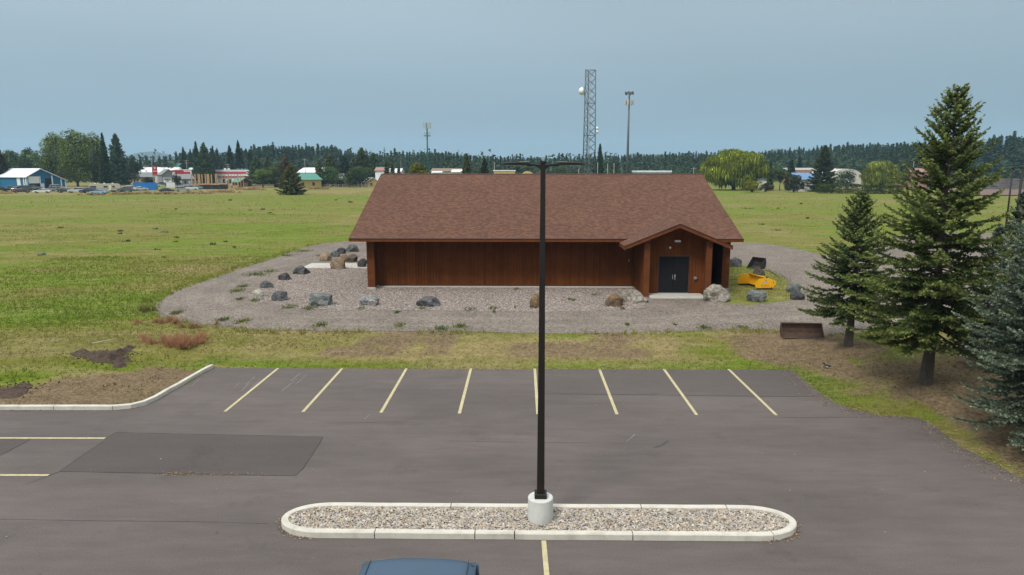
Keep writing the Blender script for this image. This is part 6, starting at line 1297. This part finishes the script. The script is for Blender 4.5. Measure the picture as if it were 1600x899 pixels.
# ============================================================ far buildings
def M_(name, c, **k):
    if name not in M: M[name] = mat(name, c, .7, .08, .6, stain=.2, sts=.4, stc=tuple(x * .7 for x in c), **k)
    return M[name]
def gable(name, px, by, wpx, eave, ridge, L, rel, wallc, roofc, label, cat='building', Y=None, axis='x', over=.5, wins=(), doors=(), flat=False, parapet=None):
    """rectangular building. wpx: width of the side facing us in photo pixels, eave / ridge: their photo rows. axis: ridge direction"""
    p = G(px, by, FZ) if by else A(px, 262, Y); Yv = p.y; zc = Yv * _cp + 1.3; W = wpx * zc / FPX / max(.5, cos(rel)); he = A(px, eave, Yv).z - FZ; hr = A(px, ridge, Yv).z - FZ; br = atan2(p.x, p.y)
    r = empty(name, (p.x, Yv, FZ), rel - br if rel else 0, label, cat); x = W / 2
    MB().box(-x, x, 0, L, -.2, he - (.02 if flat else 0)).build('wall', wallc, r)
    if flat: MB().box(-x - .2, x + .2, -.2, L + .2, he, hr).build('roof', roofc, r)
    elif axis == 'x':
        rb = MB()
        for y0, y1 in ((-over, L / 2), (L + over, L / 2)):
            rb.add([(-x - over, y0, he - .1), (x + over, y0, he - .1), (x + over, y1, hr), (-x - over, y1, hr), (-x - over, y0, he + .1), (x + over, y0, he + .1), (x + over, y1, hr + .2), (-x - over, y1, hr + .2)], [(0, 1, 2, 3), (4, 5, 6, 7), (0, 1, 5, 4), (1, 2, 6, 5), (2, 3, 7, 6), (3, 0, 4, 7)])
        rb.build('roof', roofc, r)
        for sx in (-x, x): MB().prism([(0, he), (L, he), (L / 2, hr)], -.05, .05, mat=Matrix(((0, 0, 1, sx), (1, 0, 0, 0), (0, 1, 0, 0), (0, 0, 0, 1)))).build('gable', wallc, r)
    else:
        rb = MB()
        for x0, x1 in ((-x - over, 0), (x + over, 0)):
            z0 = he - (hr - he) * over / x
            rb.add([(x0, -over, z0), (x0, L + over, z0), (x1, L + over, hr), (x1, -over, hr), (x0, -over, z0 + .22), (x0, L + over, z0 + .22), (x1, L + over, hr + .22), (x1, -over, hr + .22)], [(0, 1, 2, 3), (4, 5, 6, 7), (0, 1, 5, 4), (1, 2, 6, 5), (2, 3, 7, 6), (3, 0, 4, 7)])
        rb.build('roof', roofc, r)
        MB().prism([(-x, he - .02), (x, he - .02), (0, hr)], -.1, 0.1, mat=Matrix(((1, 0, 0, 0), (0, 0, -1, .1), (0, 1, 0, 0), (0, 0, 0, 1)))).build('gable', wallc, r)
    for k, (u, v0, v1, w, mm, nm) in enumerate(list(wins) + list(doors)): MB().box(-x + u * W - w / 2, -x + u * W + w / 2, -.08, .0, he * v0, he * v1).build(nm, mm, r)
    return r
Wm, Bw = M['white'], M['window']
M_('teal blue siding', (.012, .13, .26)); M_('white metal roof', (.66, .68, .70)); M_('green metal roof', (.08, .24, .18)); M_('tan wall', (.42, .33, .18)); M_('grey shingle roof', (.20, .20, .20)); M_('brown wall', (.20, .14, .10)); M_('red stripe', (.42, .01, .03)); M_('pale wall', (.50, .47, .42)); M_('yellow wall', (.48, .35, .12)); M_('dark interior', (.01, .01, .012)); M_('blue metal', (.12, .22, .38)); M_('grey wall', (.24, .24, .25)); M_('orange wall', (.42, .17, .06)); M_('pink roof', (.30, .16, .14)); M_('teal wall', (.16, .32, .34))
# blue barn: asymmetric gable front turned to the right of us
p = G(74, 296.5, FZ); br = atan2(p.x, p.y); zc = p.y * _cp + 1.3; k_ = zc / FPX
bn = empty('blue_barn', (p.x, p.y, FZ), -br + .52, 'bright blue metal barn with white roof and two open doors at the far left', 'barn')
W_ = 50 * k_ / cos(.52); hl = 20.5 * k_ * .985; hr_ = 14 * k_; ht = 31.5 * k_; L_ = 26; xl = -W_ * .5; xr = W_ * .5; xa = xl + W_ * .36
Tm = Matrix(((1, 0, 0, 0), (0, 0, -1, 0), (0, 1, 0, 0), (0, 0, 0, 1)))
dz_ = (-W_ * .36, )
MB().prism([(xl, 0), (xr, 0), (xr, hr_), (xa, ht), (xl, hl)], -L_, 0, mat=Tm).build('wall', M['teal blue siding'], bn)
for (xa0, za0), (xb0, zb0) in (((xl - .6, hl - .35), (xa, ht + .1)), ((xr + .7, hr_ - .3), (xa, ht + .1))):
    MB().add([(xa0, -.8, za0), (xb0, -.8, zb0), (xb0, L_ + .5, zb0), (xa0, L_ + .5, za0), (xa0, -.8, za0 + .3), (xb0, -.8, zb0 + .3), (xb0, L_ + .5, zb0 + .3), (xa0, L_ + .5, za0 + .3)], [(0, 1, 2, 3), (4, 5, 6, 7), (0, 1, 5, 4), (1, 2, 6, 5), (2, 3, 7, 6), (3, 0, 4, 7)]).build('roof', M['white metal roof'], bn)
def bpanel(u0, u1, z0, z1, m, nm, y=-.08): MB().box(xl + u0 * W_, xl + u1 * W_, y - .04, y, z0, z1).build(nm, m, bn)
bpanel(.04, .32, hl * .5, hl * 1.02, Wm, 'rolling_door'); bpanel(.09, .32, .0, hl * .5, M['dark interior'], 'doorway_shade'); bpanel(.345, .43, 0, hl * .48, Wm, 'side_door'); bpanel(.47, .62, 0, hl * .88, M['dark interior'], 'doorway_shade')  # doorway panels: near-black sheets paint the unlit inside of the open doors
for u, h_ in ((0, hl * .98), (.33, hl * 1.05), (.635, hl * 1.1), (.87, hl * .83), (.985, hl * .66)): bpanel(u, u + .035 if u > .4 else u + .02, 0, h_, Wm, 'corner_trim', -.085)
for y0, y1 in ((4.3, 6.6), (1.6, 2.3), (0.2, .9)): MB().box(xl - .1, xl - .02, y0, y1, 0, hl * .95).build('wall_panel', Wm, bn)
# small store group left
gable('tan_house', 226, 288, 30, 277, 270, 9, .3, M['tan wall'], M['grey shingle roof'], 'small tan house with grey roof right of the big dark spruce', 'house', Y=300, wins=[(.3, .3, .7, 1.4, Wm, 'window'), (.75, .1, .7, 1.2, Bw, 'door')])
gable('white_store', 252, 0, 82, 272, 262, 18, 0, M['pale wall'], M['white metal roof'], 'long white roofed store behind the red pole sign', 'store', Y=430, wins=[(.2, .2, .7, 4, Bw, 'window'), (.5, .2, .7, 4, Bw, 'window'), (.8, .2, .7, 3, Bw, 'window')])
gable('gray_house', 263, 0, 20, 273, 265, 12, .2, M['grey wall'], M['grey shingle roof'], 'grey house with pointed gable left of the white sign', 'house', Y=400, axis='y', wins=[(.5, .2, .6, 2, Bw, 'window')])
gable('tan_block', 222, 0, 16, 262, 259, 10, 0, M['pale wall'], M['pink roof'], 'small beige flat roofed block above the store roof', 'building', Y=480, flat=True)
gable('tan_block', 259, 0, 12, 263, 260, 10, 0, M['pink roof'], M['pink roof'], 'tiny reddish tan block above the store roof', 'building', Y=480, flat=True)
gable('teal_house', 277, 0, 14, 261, 256, 8, 0, M['teal wall'], M['green metal roof'], 'tiny teal gabled house high above the store roof', 'house', Y=460, axis='y', wins=[(.3, .2, .7, 1.5, Wm, 'window')])
gable('gas_canopy', 277, 0, 18, 268.5, 266, 8, 0, M['pale wall'], M['red stripe'], 'low building with a flat red band left of the timber posts', 'building', Y=400, flat=True, wins=[(.5, .1, .8, 4, Wm, 'panel')])
gable('gray_roof_house', 290, 290, 24, 280, 273, 8, .25, M['grey wall'], M['grey shingle roof'], 'grey roofed house behind the leftmost timber post', 'house', wins=[(.25, .3, .75, .9, Wm, 'window'), (.5, .3, .75, .9, Bw, 'window'), (.75, .3, .75, .9, Wm, 'window')])
# striped store
st = gable('striped_store', 363, 0, 54, 267.5, 265.5, 20, 0, Wm, M['white metal roof'], 'white store with two red stripes behind the timber frame', 'store', Y=385, flat=True)
for a, b, m_ in ((269.0, 271.2, 'red stripe'), (275.2, 276.3, 'red stripe'), (277.2, 278, 'blue metal')):
    z1 = A(363, a, 385).z - FZ; z0 = A(363, b, 385).z - FZ; w = 54 * 385 / FPX / 2; MB().box(-w - .1, w - (2 if a < 270 else 0), -.32, -.01, z0, z1).build('stripe', M[m_], st)
for u in (-.75, -.35, .1, .5): MB().box(u * 7.8, u * 7.8 + 1.6, -.06, 0, .4, 2.8).build('window', Bw, st)
for x in (-6, -4, 1.5, 3.5, 5.5): MB().bbox(x - .5, x + .5, 4, 5, A(363, 265.5, 385).z - FZ, A(363, 263.2, 385).z - FZ, .05).build('roof_unit', M['dsteel'] if x > 1 else Wm, st)
gable('striped_store', 286, 0, 26, 266.5, 265, 18, 0, Wm, M['white metal roof'], 'white store part with red band left of the posts', 'store', Y=400, flat=True, wins=[(.5, .74, .9, 8, M['red stripe'], 'stripe')])
# red pole sign
p = G(244, 289, FZ); sg = empty('pole_sign', (p.x, p.y, FZ), -atan2(p.x, p.y), 'tall red pole sign with white emblems on two posts', 'sign'); kk = p.y / FPX
zt = A(244, 260.5, p.y).z - FZ; zb = A(244, 274.5, p.y).z - FZ; w = 3.4 * kk
for s in (-1, 1): MB().tube((s * w * .85, 0, 0), (s * w * .85, 0, zb), .09, n=6).build('post', M['steel'], sg)
MB().bbox(-w, w, -.2, .2, zb + .35, zt, .05).build('panel', M['red stripe'], sg)
MB().box(-w, w, -.18, .18, zb - .25, zb + .30).build('lower_panel', mat('yellow green sign', (.30, .32, .02), .5), sg)
zz = zt - .9; mkk = M['white']
MB().prism([(-.55, .5), (.55, .5), (.55, .1), (0, -.55), (-.55, .1)], .0, .04, mat=Matrix(((1, 0, 0, 0), (0, 0, -1, -.2), (0, 1, 0, zz), (0, 0, 0, 1)))).build('emblem', mkk, sg)
for u in (-.5, .5): MB().box(u - .3, u + .3, -.245, -.205, zt - 2.75, zt - 2.15).build('sign_mark', mkk, sg)
# white sign with dark emblem panel
p = G(265, 293.5, FZ); sg = empty('roadside_sign', (p.x, p.y, FZ), -atan2(p.x, p.y), 'white boxy roadside sign topped by a black triangular emblem', 'sign'); kk = p.y / FPX
MB().bbox(-4.3 * kk, 7.5 * kk, -.25, .25, .0, 7.8 * kk, .05).build('lower_box', Wm, sg)
MB().bbox(-7.5 * kk, 3.5 * kk, -.2, .2, 8.2 * kk, 15 * kk, .05).build('emblem_panel', Wm, sg)
MB().prism([(-6.6 * kk, 14.3 * kk), (2.6 * kk, 14.3 * kk), (2.6 * kk, 12.6 * kk), (-2 * kk, 8.8 * kk), (-6.6 * kk, 12.6 * kk)], .0, .04, mat=Matrix(((1, 0, 0, 0), (0, 0, -1, -.2), (0, 1, 0, 0), (0, 0, 0, 1)))).build('emblem', M['dark interior'], sg)
MB().prism([(-5.2 * kk, 13.2 * kk), (-4.2 * kk, 13.2 * kk), (-2 * kk, 11.0 * kk), (.2 * kk, 13.2 * kk), (1.2 * kk, 13.2 * kk), (-2 * kk, 10.0 * kk)], .0, .04, mat=Matrix(((1, 0, 0, 0), (0, 0, -1, -.245), (0, 1, 0, 0), (0, 0, 0, 1)))).build('emblem_mark', Wm, sg)
# timber posts of a building under construction, silt fence, lumber
M['lumber'] = mat('fresh lumber', (.42, .26, .13), .8, .15, 4)
pd = G(330, 293.5, FZ); fr = empty('timber_frame', (pd.x, pd.y, FZ), 0, 'pale timber posts of a building going up behind a black silt fence', 'timber frame')
for x, top, w in ((299, 272.5, .45), (304.5, 272.5, .4), (309.5, 272.3, .4), (311.5, 272.3, .4), (315.3, 272.5, .35), (320.5, 272, .4), (323.8, 272, .55), (325.8, 272, .4), (330, 272.5, .4), (336.6, 272, .4), (338.8, 272, .35), (346.5, 273, .22), (351.5, 273, .22), (356.6, 273, .3), (361.5, 273, .2), (366, 273, .2), (371, 272.5, .4), (375.5, 273, .2), (379.5, 273, .2)):
    q = A(x, top, pd.y + .5); MB().box(q.x - pd.x - w / 2, q.x - pd.x + w / 2, .3, .3 + w, 0, q.z - FZ).build('post', M['lumber'], fr)
a = A(302, 288, pd.y); b = A(342, 288, pd.y); MB().box(a.x - pd.x, b.x - pd.x, .1, 10, -.1, A(320, 288, pd.y).z - FZ).build('floor_deck', M['lumber'], fr)
a = G(305, 296, FZ); b = G(357, 296, FZ); sf = empty('silt_fence', (a.x, a.y, FZ), 0, 'long black silt fence in front of the timber posts', 'fence'); h_ = A(330, 288.8, a.y).z - FZ
nseg = 4
for k in range(nseg):
    x0 = (b.x - a.x) * k / nseg; x1 = (b.x - a.x) * (k + 1) / nseg; MB().box(x0, x1 - .12, -.03, .03, -.1, h_ * (.98 + .03 * (k % 2))).build('fabric_panel', M['dark interior'], sf); MB().box(x1 - .1, x1, -.08, .0, -.1, h_ + .15).build('post', M['dsteel'], sf)
p = G(366, 294, FZ); rr = random.Random(3); lbl7 = ['brown one', 'first pale one', 'second pale one', 'other brown one', 'third pale one', 'fourth pale one', 'third brown one']
for k in range(7):
    x = p.x + rr.uniform(-2.4, 2.6); y = p.y + rr.uniform(0, 3); h = rr.uniform(.4, 1.5); T = Matrix.Translation((0, 0, 0)); mb = MB()
    for j in range(5): mb.box(-rr.uniform(.6, 1.4), rr.uniform(.6, 1.4), j * .22, j * .22 + .18, 0, h * rr.uniform(.6, 1), mat=Matrix.Rotation(rr.uniform(-.2, .2), 4, 'Y'))
    tag(mb.build('lumber_stack', M['lumber'] if k % 3 else mat('weathered boards', (.2, .13, .09), .9), loc=(x, y, FZ)), 'rough stack of boards right of the silt fence, ' + lbl7[k], 'lumber stack', 'lumber stacks right of the silt fence')
p = G(353, 290.5, FZ); tl = empty('yellow_forklift', (p.x, p.y, FZ), 0, 'small orange yellow machine among the lumber behind the silt fence', 'forklift'); my = mat('machine orange', (.55, .20, .02), .5)
MB().bbox(-1.3, .9, -.6, .6, .5, 1.3, .1).build('body', my, tl); MB().box(-.6, .5, -.55, .55, 2.2, 2.35).build('cab_roof', my, tl)
for x in (-.6, .45): MB().tube((x, -.5, 1.3), (x, -.5, 2.2), .05, n=5).build('cab_post', M['dsteel'], tl)
MB().box(1.0, 1.2, -.5, .5, .1, 3.0).build('mast', M['dsteel'], tl)
for x in (-.8, .6): MB().tube((x, -.7, .4), (x, -.45, .4), .4, n=10).build('wheel', M['black'], tl)
gable('green_roof_shed', 384, 292, 18, 284.5, 278.5, 6, .55, M_('dark red wall', (.07, .02, .018)), M['green metal roof'], 'little dark red shed with a green metal roof at the field edge', 'shed', axis='y', wins=[(.5, .05, .85, 2.2, M['brown wall'], 'door')])
# yellow house with green roof, long white roof behind it
gable('green_roof_house', 482, 293.5, 40, 281.5, 272, 11, .5, M['yellow wall'], M['green metal roof'], 'yellow walled house with green metal roof by the field pine', 'house', axis='x', wins=[(.3, .25, .7, 1.2, Bw, 'window'), (.7, .25, .7, 1.2, Bw, 'window')])
gable('white_warehouse', 483, 0, 40, 270, 262.5, 30, 0, M['pale wall'], M['white metal roof'], 'long white low warehouse roof above the green roofed house', 'warehouse', Y=390)
gable('gray_cottage', 540, 292, 22, 281, 272, 9, .2, M['brown wall'], M['grey shingle roof'], 'brown cottage with pale grey roof between the two dark round trees', 'house', axis='x', wins=[(.3, .3, .7, 1, Bw, 'window')])
gable('yellow_cottage', 583, 292.5, 17, 284, 278, 9, .2, M['yellow wall'], M['white metal roof'], 'small yellow gabled cottage touching the left roof edge', 'house', axis='y', wins=[(.35, .3, .7, 1, Bw, 'window')])
# fence rails
a = G(505, 293, FZ); b = G(584, 293, FZ); rf = empty('rail_fence', (a.x, a.y, FZ), 0, 'low grey rail fence below the dark round trees', 'fence')
for k in range(14): MB().box((b.x - a.x) * k / 13 - .08, (b.x - a.x) * k / 13 + .08, -.08, .08, -.1, 1.5 if k < 9 else 2.4).build('post', M_('grey wood', (.28, .25, .21)), rf)
for z in (.5, 1.1): MB().box(0, b.x - a.x, -.03, .03, z, z + .12).build('rail', M['grey wood'], rf)
a = G(394, 291.5, FZ); b = G(464, 291.5, FZ); rf = empty('rail_fence', (a.x, a.y, FZ), 0, 'pale low board fence under the apple tree', 'fence')
for k in range(10): MB().box((b.x - a.x) * k / 9 - .08, (b.x - a.x) * k / 9 + .08, -.08, .08, -.1, .9).build('post', M['grey wood'], rf)
for z in (.35, .7): MB().box(0, b.x - a.x, -.03, .03, z, z + .2).build('rail', M['grey wood'], rf)
# behind the ridge
gable('brown_roof_building', 702, 0, 56, 268, 263.8, 14, 0, M['pale wall'], M['brown wall'], 'long brown roofed building behind the left ridge', 'building', Y=330, wins=[(.4, .2, .8, 2, Bw, 'window'), (.6, .2, .8, 2, Wm, 'window'), (.8, .2, .8, 2, Bw, 'window')])
gable('white_shed', 682, 0, 12, 270, 268.5, 6, 0, Wm, M['white metal roof'], 'small white shed just above the ridge by the yellow green tree', 'shed', Y=240, axis='x')
gable('white_shed', 713, 0, 12, 269, 266, 6, 0, Wm, M['white metal roof'], 'small white peaked shed left of the taller ridge conifer', 'shed', Y=240, axis='x')
gable('pink_roof_house', 593, 0, 14, 267, 262, 10, 0, Wm, M['pink roof'], 'tiny red roofed house above the left end of the ridge', 'house', Y=330)
gable('white_house', 616, 0, 18, 270, 264, 10, 0, M['pale wall'], M['white metal roof'], 'pale house behind the little cone shaped conifer', 'house', Y=330)
gable('yellow_long_building', 788, 0, 33, 267.8, 266, 9, 0, M['yellow wall'], M['white metal roof'], 'yellow walled building with flat white roof left of the lamp head', 'building', Y=230, flat=True)
def arch(px, Y, w, top, m, label):
    p = A(px, 262, Y); W = w * Y / FPX; H = A(px, top, Y).z - FZ; r = empty('arched_building', (p.x, Y, FZ), 0, label, 'building'); n = 12
    prof = [(-W / 2 * cos(pi * k / n), H * (.55 + .45 * sin(pi * k / n)) if 0 < k < n else 0) for k in range(n + 1)]; prof = [(-W / 2, 0), (-W / 2, H * .55)] + [(-W / 2 * cos(pi * k / n), H * (.55 + .45 * sin(pi * k / n))) for k in range(1, n)] + [(W / 2, H * .55), (W / 2, 0)]
    MB().loft([[(x, y, z) for x, z in prof] for y in (0, 22)], smooth=False).build('shell', m, r); MB().box(-W * .1, W * .1, -.06, 0, 0, H * .5).build('door', M['white'], r)
arch(825, 220, 26, 267.8, M['yellow wall'], 'yellow building with arched roof right behind the lamp pole')
arch(1324, 290, 50, 264, M['pale wall'], 'pale cream building with broad arched roof behind the fan shaped tree')
gable('blue_white_building', 1023, 0, 52, 269.5, 266.8, 14, 0, M['blue metal'], M['white metal roof'], 'blue building with long white roof behind the right ridge', 'building', Y=300, flat=True)
gable('blue_metal_building', 1260, 299.5, 34, 281, 271, 12, .2, M['pale wall'], M['blue metal'], 'pale walled building with blue metal roof left of the large spruce', 'building', wins=[(.3, .2, .7, 1.5, Bw, 'window'), (.7, .1, .8, 2.2, M['white'], 'door')])
gable('long_white_building', 1272, 0, 66, 266, 262.5, 12, 0, M['orange wall'], M['white metal roof'], 'long white roofed building with orange wall behind the blue metal one', 'building', Y=360, flat=True, wins=[(.1 + .1 * k, .55, .85, 1.4, Bw, 'window') for k in range(9)])
gable('white_panel_building', 1190, 298, 14, 282, 279, 6, 0, Wm, M['grey shingle roof'], 'small white wall showing between willow and narrow spruce', 'building', flat=True)
gable('brown_house', 1430, 0, 44, 269, 264, 10, 0, M['pink roof'], M['pink roof'], 'low reddish brown roof left of the tallest spruce', 'house', Y=300)
# silver propane tank near the cottages
# log decks
M['log'] = mat('stacked logs', (.13, .115, .11), .9, .35, 3, bump=.02)
rr = random.Random(9)
for nm, x0, x1, by, top, lb in (('log_pile', 1496, 1760, 297, 276, 'long grey deck of stacked logs at the right edge beyond the field'), ('log_pile', 1424, 1462, 276, 268, 'small brown log deck left of the tallest spruce')):
    a = G(x0, by, FZ) if by > 280 else A(x0, 262, 300); b = G(x1, by, FZ) if by > 280 else A(x1, 262, 300); H = A(x0, top, a.y).z - FZ; r = empty(nm, (a.x, a.y, FZ), 0, lb, 'log pile'); Lh = b.x - a.x; rowh = .42
    mb = MB(); cnt = 0; z = .2
    while z < H:
        x = 0
        while x < Lh:
            ln = rr.uniform(4, 6.5); top_ok = z < H * (.75 + .25 * float(vnoise(x, 3, 9)))
            if top_ok:
                y = z * .55 + rr.uniform(-.1, .1); mb.tube((x, y, z + rr.uniform(-.05, .05)), (x + ln, y + rr.uniform(-.25, .25), z + rr.uniform(-.08, .08)), .2, .16, 6)
                mb.m[-1] = mb.m[-1]
            x += ln * rr.uniform(.95, 1.1)
        z += rowh * .8
    o = mb.build('log', M['log'], r); o['kind'] = 'stuff'
# bark soil strip before the decks
sheet('bark_yard', [G(1480, 306, FZ), G(1780, 306, FZ), G(1780, 291, FZ), G(1480, 291, FZ)], FZ + .22, mat('bark yard soil', (.15, .10, .075), .95, .3, .4))
# ============================================================ towers and poles
def lattice():
    pb = A(919, 262, 150); k = 149 / FPX; H = A(919, 110, 150).z - FZ; r = empty('lattice_tower', (pb.x, 150, FZ), .12, 'tall steel lattice tower with white dish behind the right part of the ridge', 'tower')
    wt, wb_ = 1.32, 1.72; ang = [pi * 7 / 6, -pi / 6, pi / 2]
    def cor(i, z): w = wb_ + (wt - wb_) * z / H; return Vector((w * cos(ang[i]) * .95, w * sin(ang[i]), z))
    for i in range(3): MB().tube(cor(i, 0), cor(i, H), .12, .09, 6).build('leg', M['dsteel'], r)
    n = 17; bh = H / n
    for j in range(n):
        for i in range(3):
            a, b = i, (i + 1) % 3
            MB().tube(cor(a, j * bh), cor(b, (j + 1) * bh), .048, n=4).build('brace', M['dsteel'], r); MB().tube(cor(b, j * bh), cor(a, (j + 1) * bh), .048, n=4).build('brace', M['dsteel'], r)
            if j % 4 == 0 or j == n - 1: MB().tube(cor(a, (j + 1) * bh), cor(b, (j + 1) * bh), .055, n=4).build('cross_bar', M['dsteel'], r)
    MB().tube((0, -.1, 0), (0, -.1, H * .99), .04, n=4).tube((.3, -.1, 0), (.3, -.1, H * .99), .04, n=4).build('cable_ladder', M['steel'], r)
    zd = A(908, 143.5, 150).z - FZ; c = cor(0, zd); d = MB(); prof = [(.05, 0), (.5, .08), (.82, .28), (.85, .42), (.55, .95), (.12, 1.1)]
    dm = Matrix.Translation(c + Vector((-.25, 0, 0))) @ Matrix.Rotation(-pi / 2, 4, 'Y'); q = MB().lathe(prof, n=18); q.v = [tuple(dm @ Vector(v)) for v in q.v]; q.build('dish', M['white'], r)
    MB().tube(c + Vector((-.2, 0, -.9)), c + Vector((-.2, 0, .9)), .06, n=6).build('dish_mount', M['dsteel'], r)
    for y in (201, 206.5):
        zz = A(928, y, 150).z - FZ; c = cor(1, zz); dm = Matrix.Translation(c + Vector((.15, 0, 0))) @ Matrix.Rotation(pi / 2, 4, 'Y'); q = MB().lathe([(.1, 0), (.3, .05), (.36, .2), (.3, .45), (.1, .5)], n=12); q.v = [tuple(dm @ Vector(v)) for v in q.v]; q.build('small_dish', M['white'], r)
lattice()
def monopole(px, top, Y, r0, r1, m, label, arrays, am):
    pt = A(px, top, Y); r = empty('cell_tower', (pt.x, Y, FZ), 0, label, 'cell tower'); H = pt.z - FZ; MB().lathe([(r0, 0), (r1, H)], n=12).build('pole', m, r)
    for (y, w, hh, npan, panel) in arrays:
        z = A(px, y, Y).z - FZ; k = Y / FPX; R_ = w * k / 2
        for s in (-1, 1):
            fr_ = MB()
            for q in range(6): a0, a1 = pi / 3 * q + .2, pi / 3 * (q + 1) + .2; fr_.tube((R_ * cos(a0), R_ * sin(a0), z + s * hh * k * .25), (R_ * cos(a1), R_ * sin(a1), z + s * hh * k * .25), .05, n=4)
            fr_.build('antenna_frame', M['dsteel'], r)
        MB().tube((-R_, 0, z), (R_, 0, z), .06, n=4).tube((0, -R_, z), (0, R_, z), .06, n=4).build('frame_arm', M['dsteel'], r)
        for q in range(npan):
            a0 = 2 * pi * q / npan + .1; c = Vector(((R_ + .1) * cos(a0), (R_ + .1) * sin(a0), z)); T = Matrix.Translation(c) @ Matrix.Rotation(a0, 4, 'Z')
            MB().box(-.1, .1, -.17, .17, -hh * k / 2, hh * k / 2, mat=T).build('antenna_panel', am if panel else M['dsteel'], r)
    return r
M['green_pole'] = mat('green painted steel', (.01, .11, .075), .5)
M['pan'] = mat('antenna panels', (.48, .47, .42), .6)
monopole(667, 192, 300, .42, .28, M['green_pole'], 'dark green cell tower pole with a crown of panels', [(196, 11, 9, 9, True), (208.5, 8, 2.5, 6, True), (212.5, 9, 1.5, 6, False)], M['pan'])
monopole(983.5, 143, 200, .46, .20, M['dsteel'], 'grey slim cell tower right of the lattice tower', [(146, 11, 4.5, 6, False), (160.5, 12, 7, 9, True)], M['pan'])
def upole(px, top, Y, label, arms=1, m='grey wood', w=.16, cat='utility pole', name='utility_pole'):
    p = A(px, top, Y); r = empty(name, (p.x, Y, FZ), 0, label, cat); H = p.z - FZ; MB().tube((0, 0, 0), (0, 0, H), w, w * .7, 8).build('pole', M[m], r)
    for k in range(arms): MB().box(-1.3, 1.3, -.08, .08, H - .6 - k * 1.2, H - .42 - k * 1.2).build('crossarm', M[m], r)
    return r
for x, t, Y, lb, ar in ((291, 250, 380, 'pole with crossarms between thin conifer and spruce, above the red band', 2), (236.5, 250, 380, 'thin pole just left of the red pole sign top', 0), (356, 256, 380, 'short pole with crossarms above the striped store', 2), (476, 248, 380, 'pole with crossarm above the white warehouse', 1), (772.5, 254, 300, 'thin pole at the left end of the yellow long building', 0), (934, 254, 260, 'pale pole right of the lattice tower', 0), (949.5, 256, 280, 'pole with small box, middle of three right of the lattice tower', 0), (959.5, 255, 260, 'pale brown pole, last of three before the grey cell tower', 0), (626, 243, 500, 'pole in the far wood above the little cone conifer', 1), (1428.5, 249, 300, 'wooden pole with crossarm left of the tallest spruce', 1), (1084, 262, 330, 'short pole with crossarms left of the willow', 1), (904, 264, 300, 'short pole beside the lattice tower foot', 0)):
    upole(x, t, Y, lb, ar)
# power lines over the far wood
wl = MB(); a = A(380, 250, 382); b = A(640, 250, 400); 
for dz in (0, -1.0):
    for k in range(24):
        f0, f1 = k / 24, (k + 1) / 24; q0 = a.lerp(b, f0); q1 = a.lerp(b, f1); sag = lambda f: -1.6 * sin(pi * (f * 3 % 1)); wl.tube(q0 + Vector((0, 0, dz + sag(f0))), q1 + Vector((0, 0, dz + sag(f1) if f1 < 1 else dz)), .05, n=3, cap=False)
tag(wl.build('power_line', M['dsteel']), 'pair of sagging power lines crossing before the far wood left of the roof', 'power line')
def far_lamp(px, top, Y, label, w=.11, arm=True):
    p = A(px, top, Y); r = empty('lamp_post', (p.x, Y, FZ), 0, label, 'lamp post'); H = p.z - FZ; MB().tube((0, 0, 0), (0, 0, H), w, w * .7, 6).build('pole', M['bronze'], r)
    if arm: MB().box(-.1, 1.7, -.15, .15, H - .12, H).build('lamp_head', M['bronze'], r)
    MB().lathe([(.28, 0), (.28, .7)], n=10).build('concrete_pier', M['pier'], r)
far_lamp(1583, 262, 78, 'dark lamp post with one arm behind the blue spruces at the right edge'); far_lamp(1598, 264, 60, 'thick dark bare post cut by the right edge', .13, False)

# ============================================================ haze in the air over the whole place
hz = MB().box(-5000, 5000, -150, 6200, -3, 260).build('haze', [])
hm = bpy.data.materials.new('haze'); hm.use_nodes = True; nt = hm.node_tree; nt.nodes.clear(); pv = nt.nodes.new('ShaderNodeVolumePrincipled'); mo = nt.nodes.new('ShaderNodeOutputMaterial')
pv.inputs['Density'].default_value = 1.6e-4; pv.inputs['Color'].default_value = (.44, .68, .92, 1); pv.inputs['Anisotropy'].default_value = 0.0
nt.links.new(pv.outputs[0], mo.inputs['Volume']); hz.data.materials.append(hm); tag(hz, kind='stuff', label='thin blue smoke haze hanging over the whole plain', cat='haze')
print('TRIS', sum(len(o.data.polygons) for o in bpy.data.objects if o.type == 'MESH'))
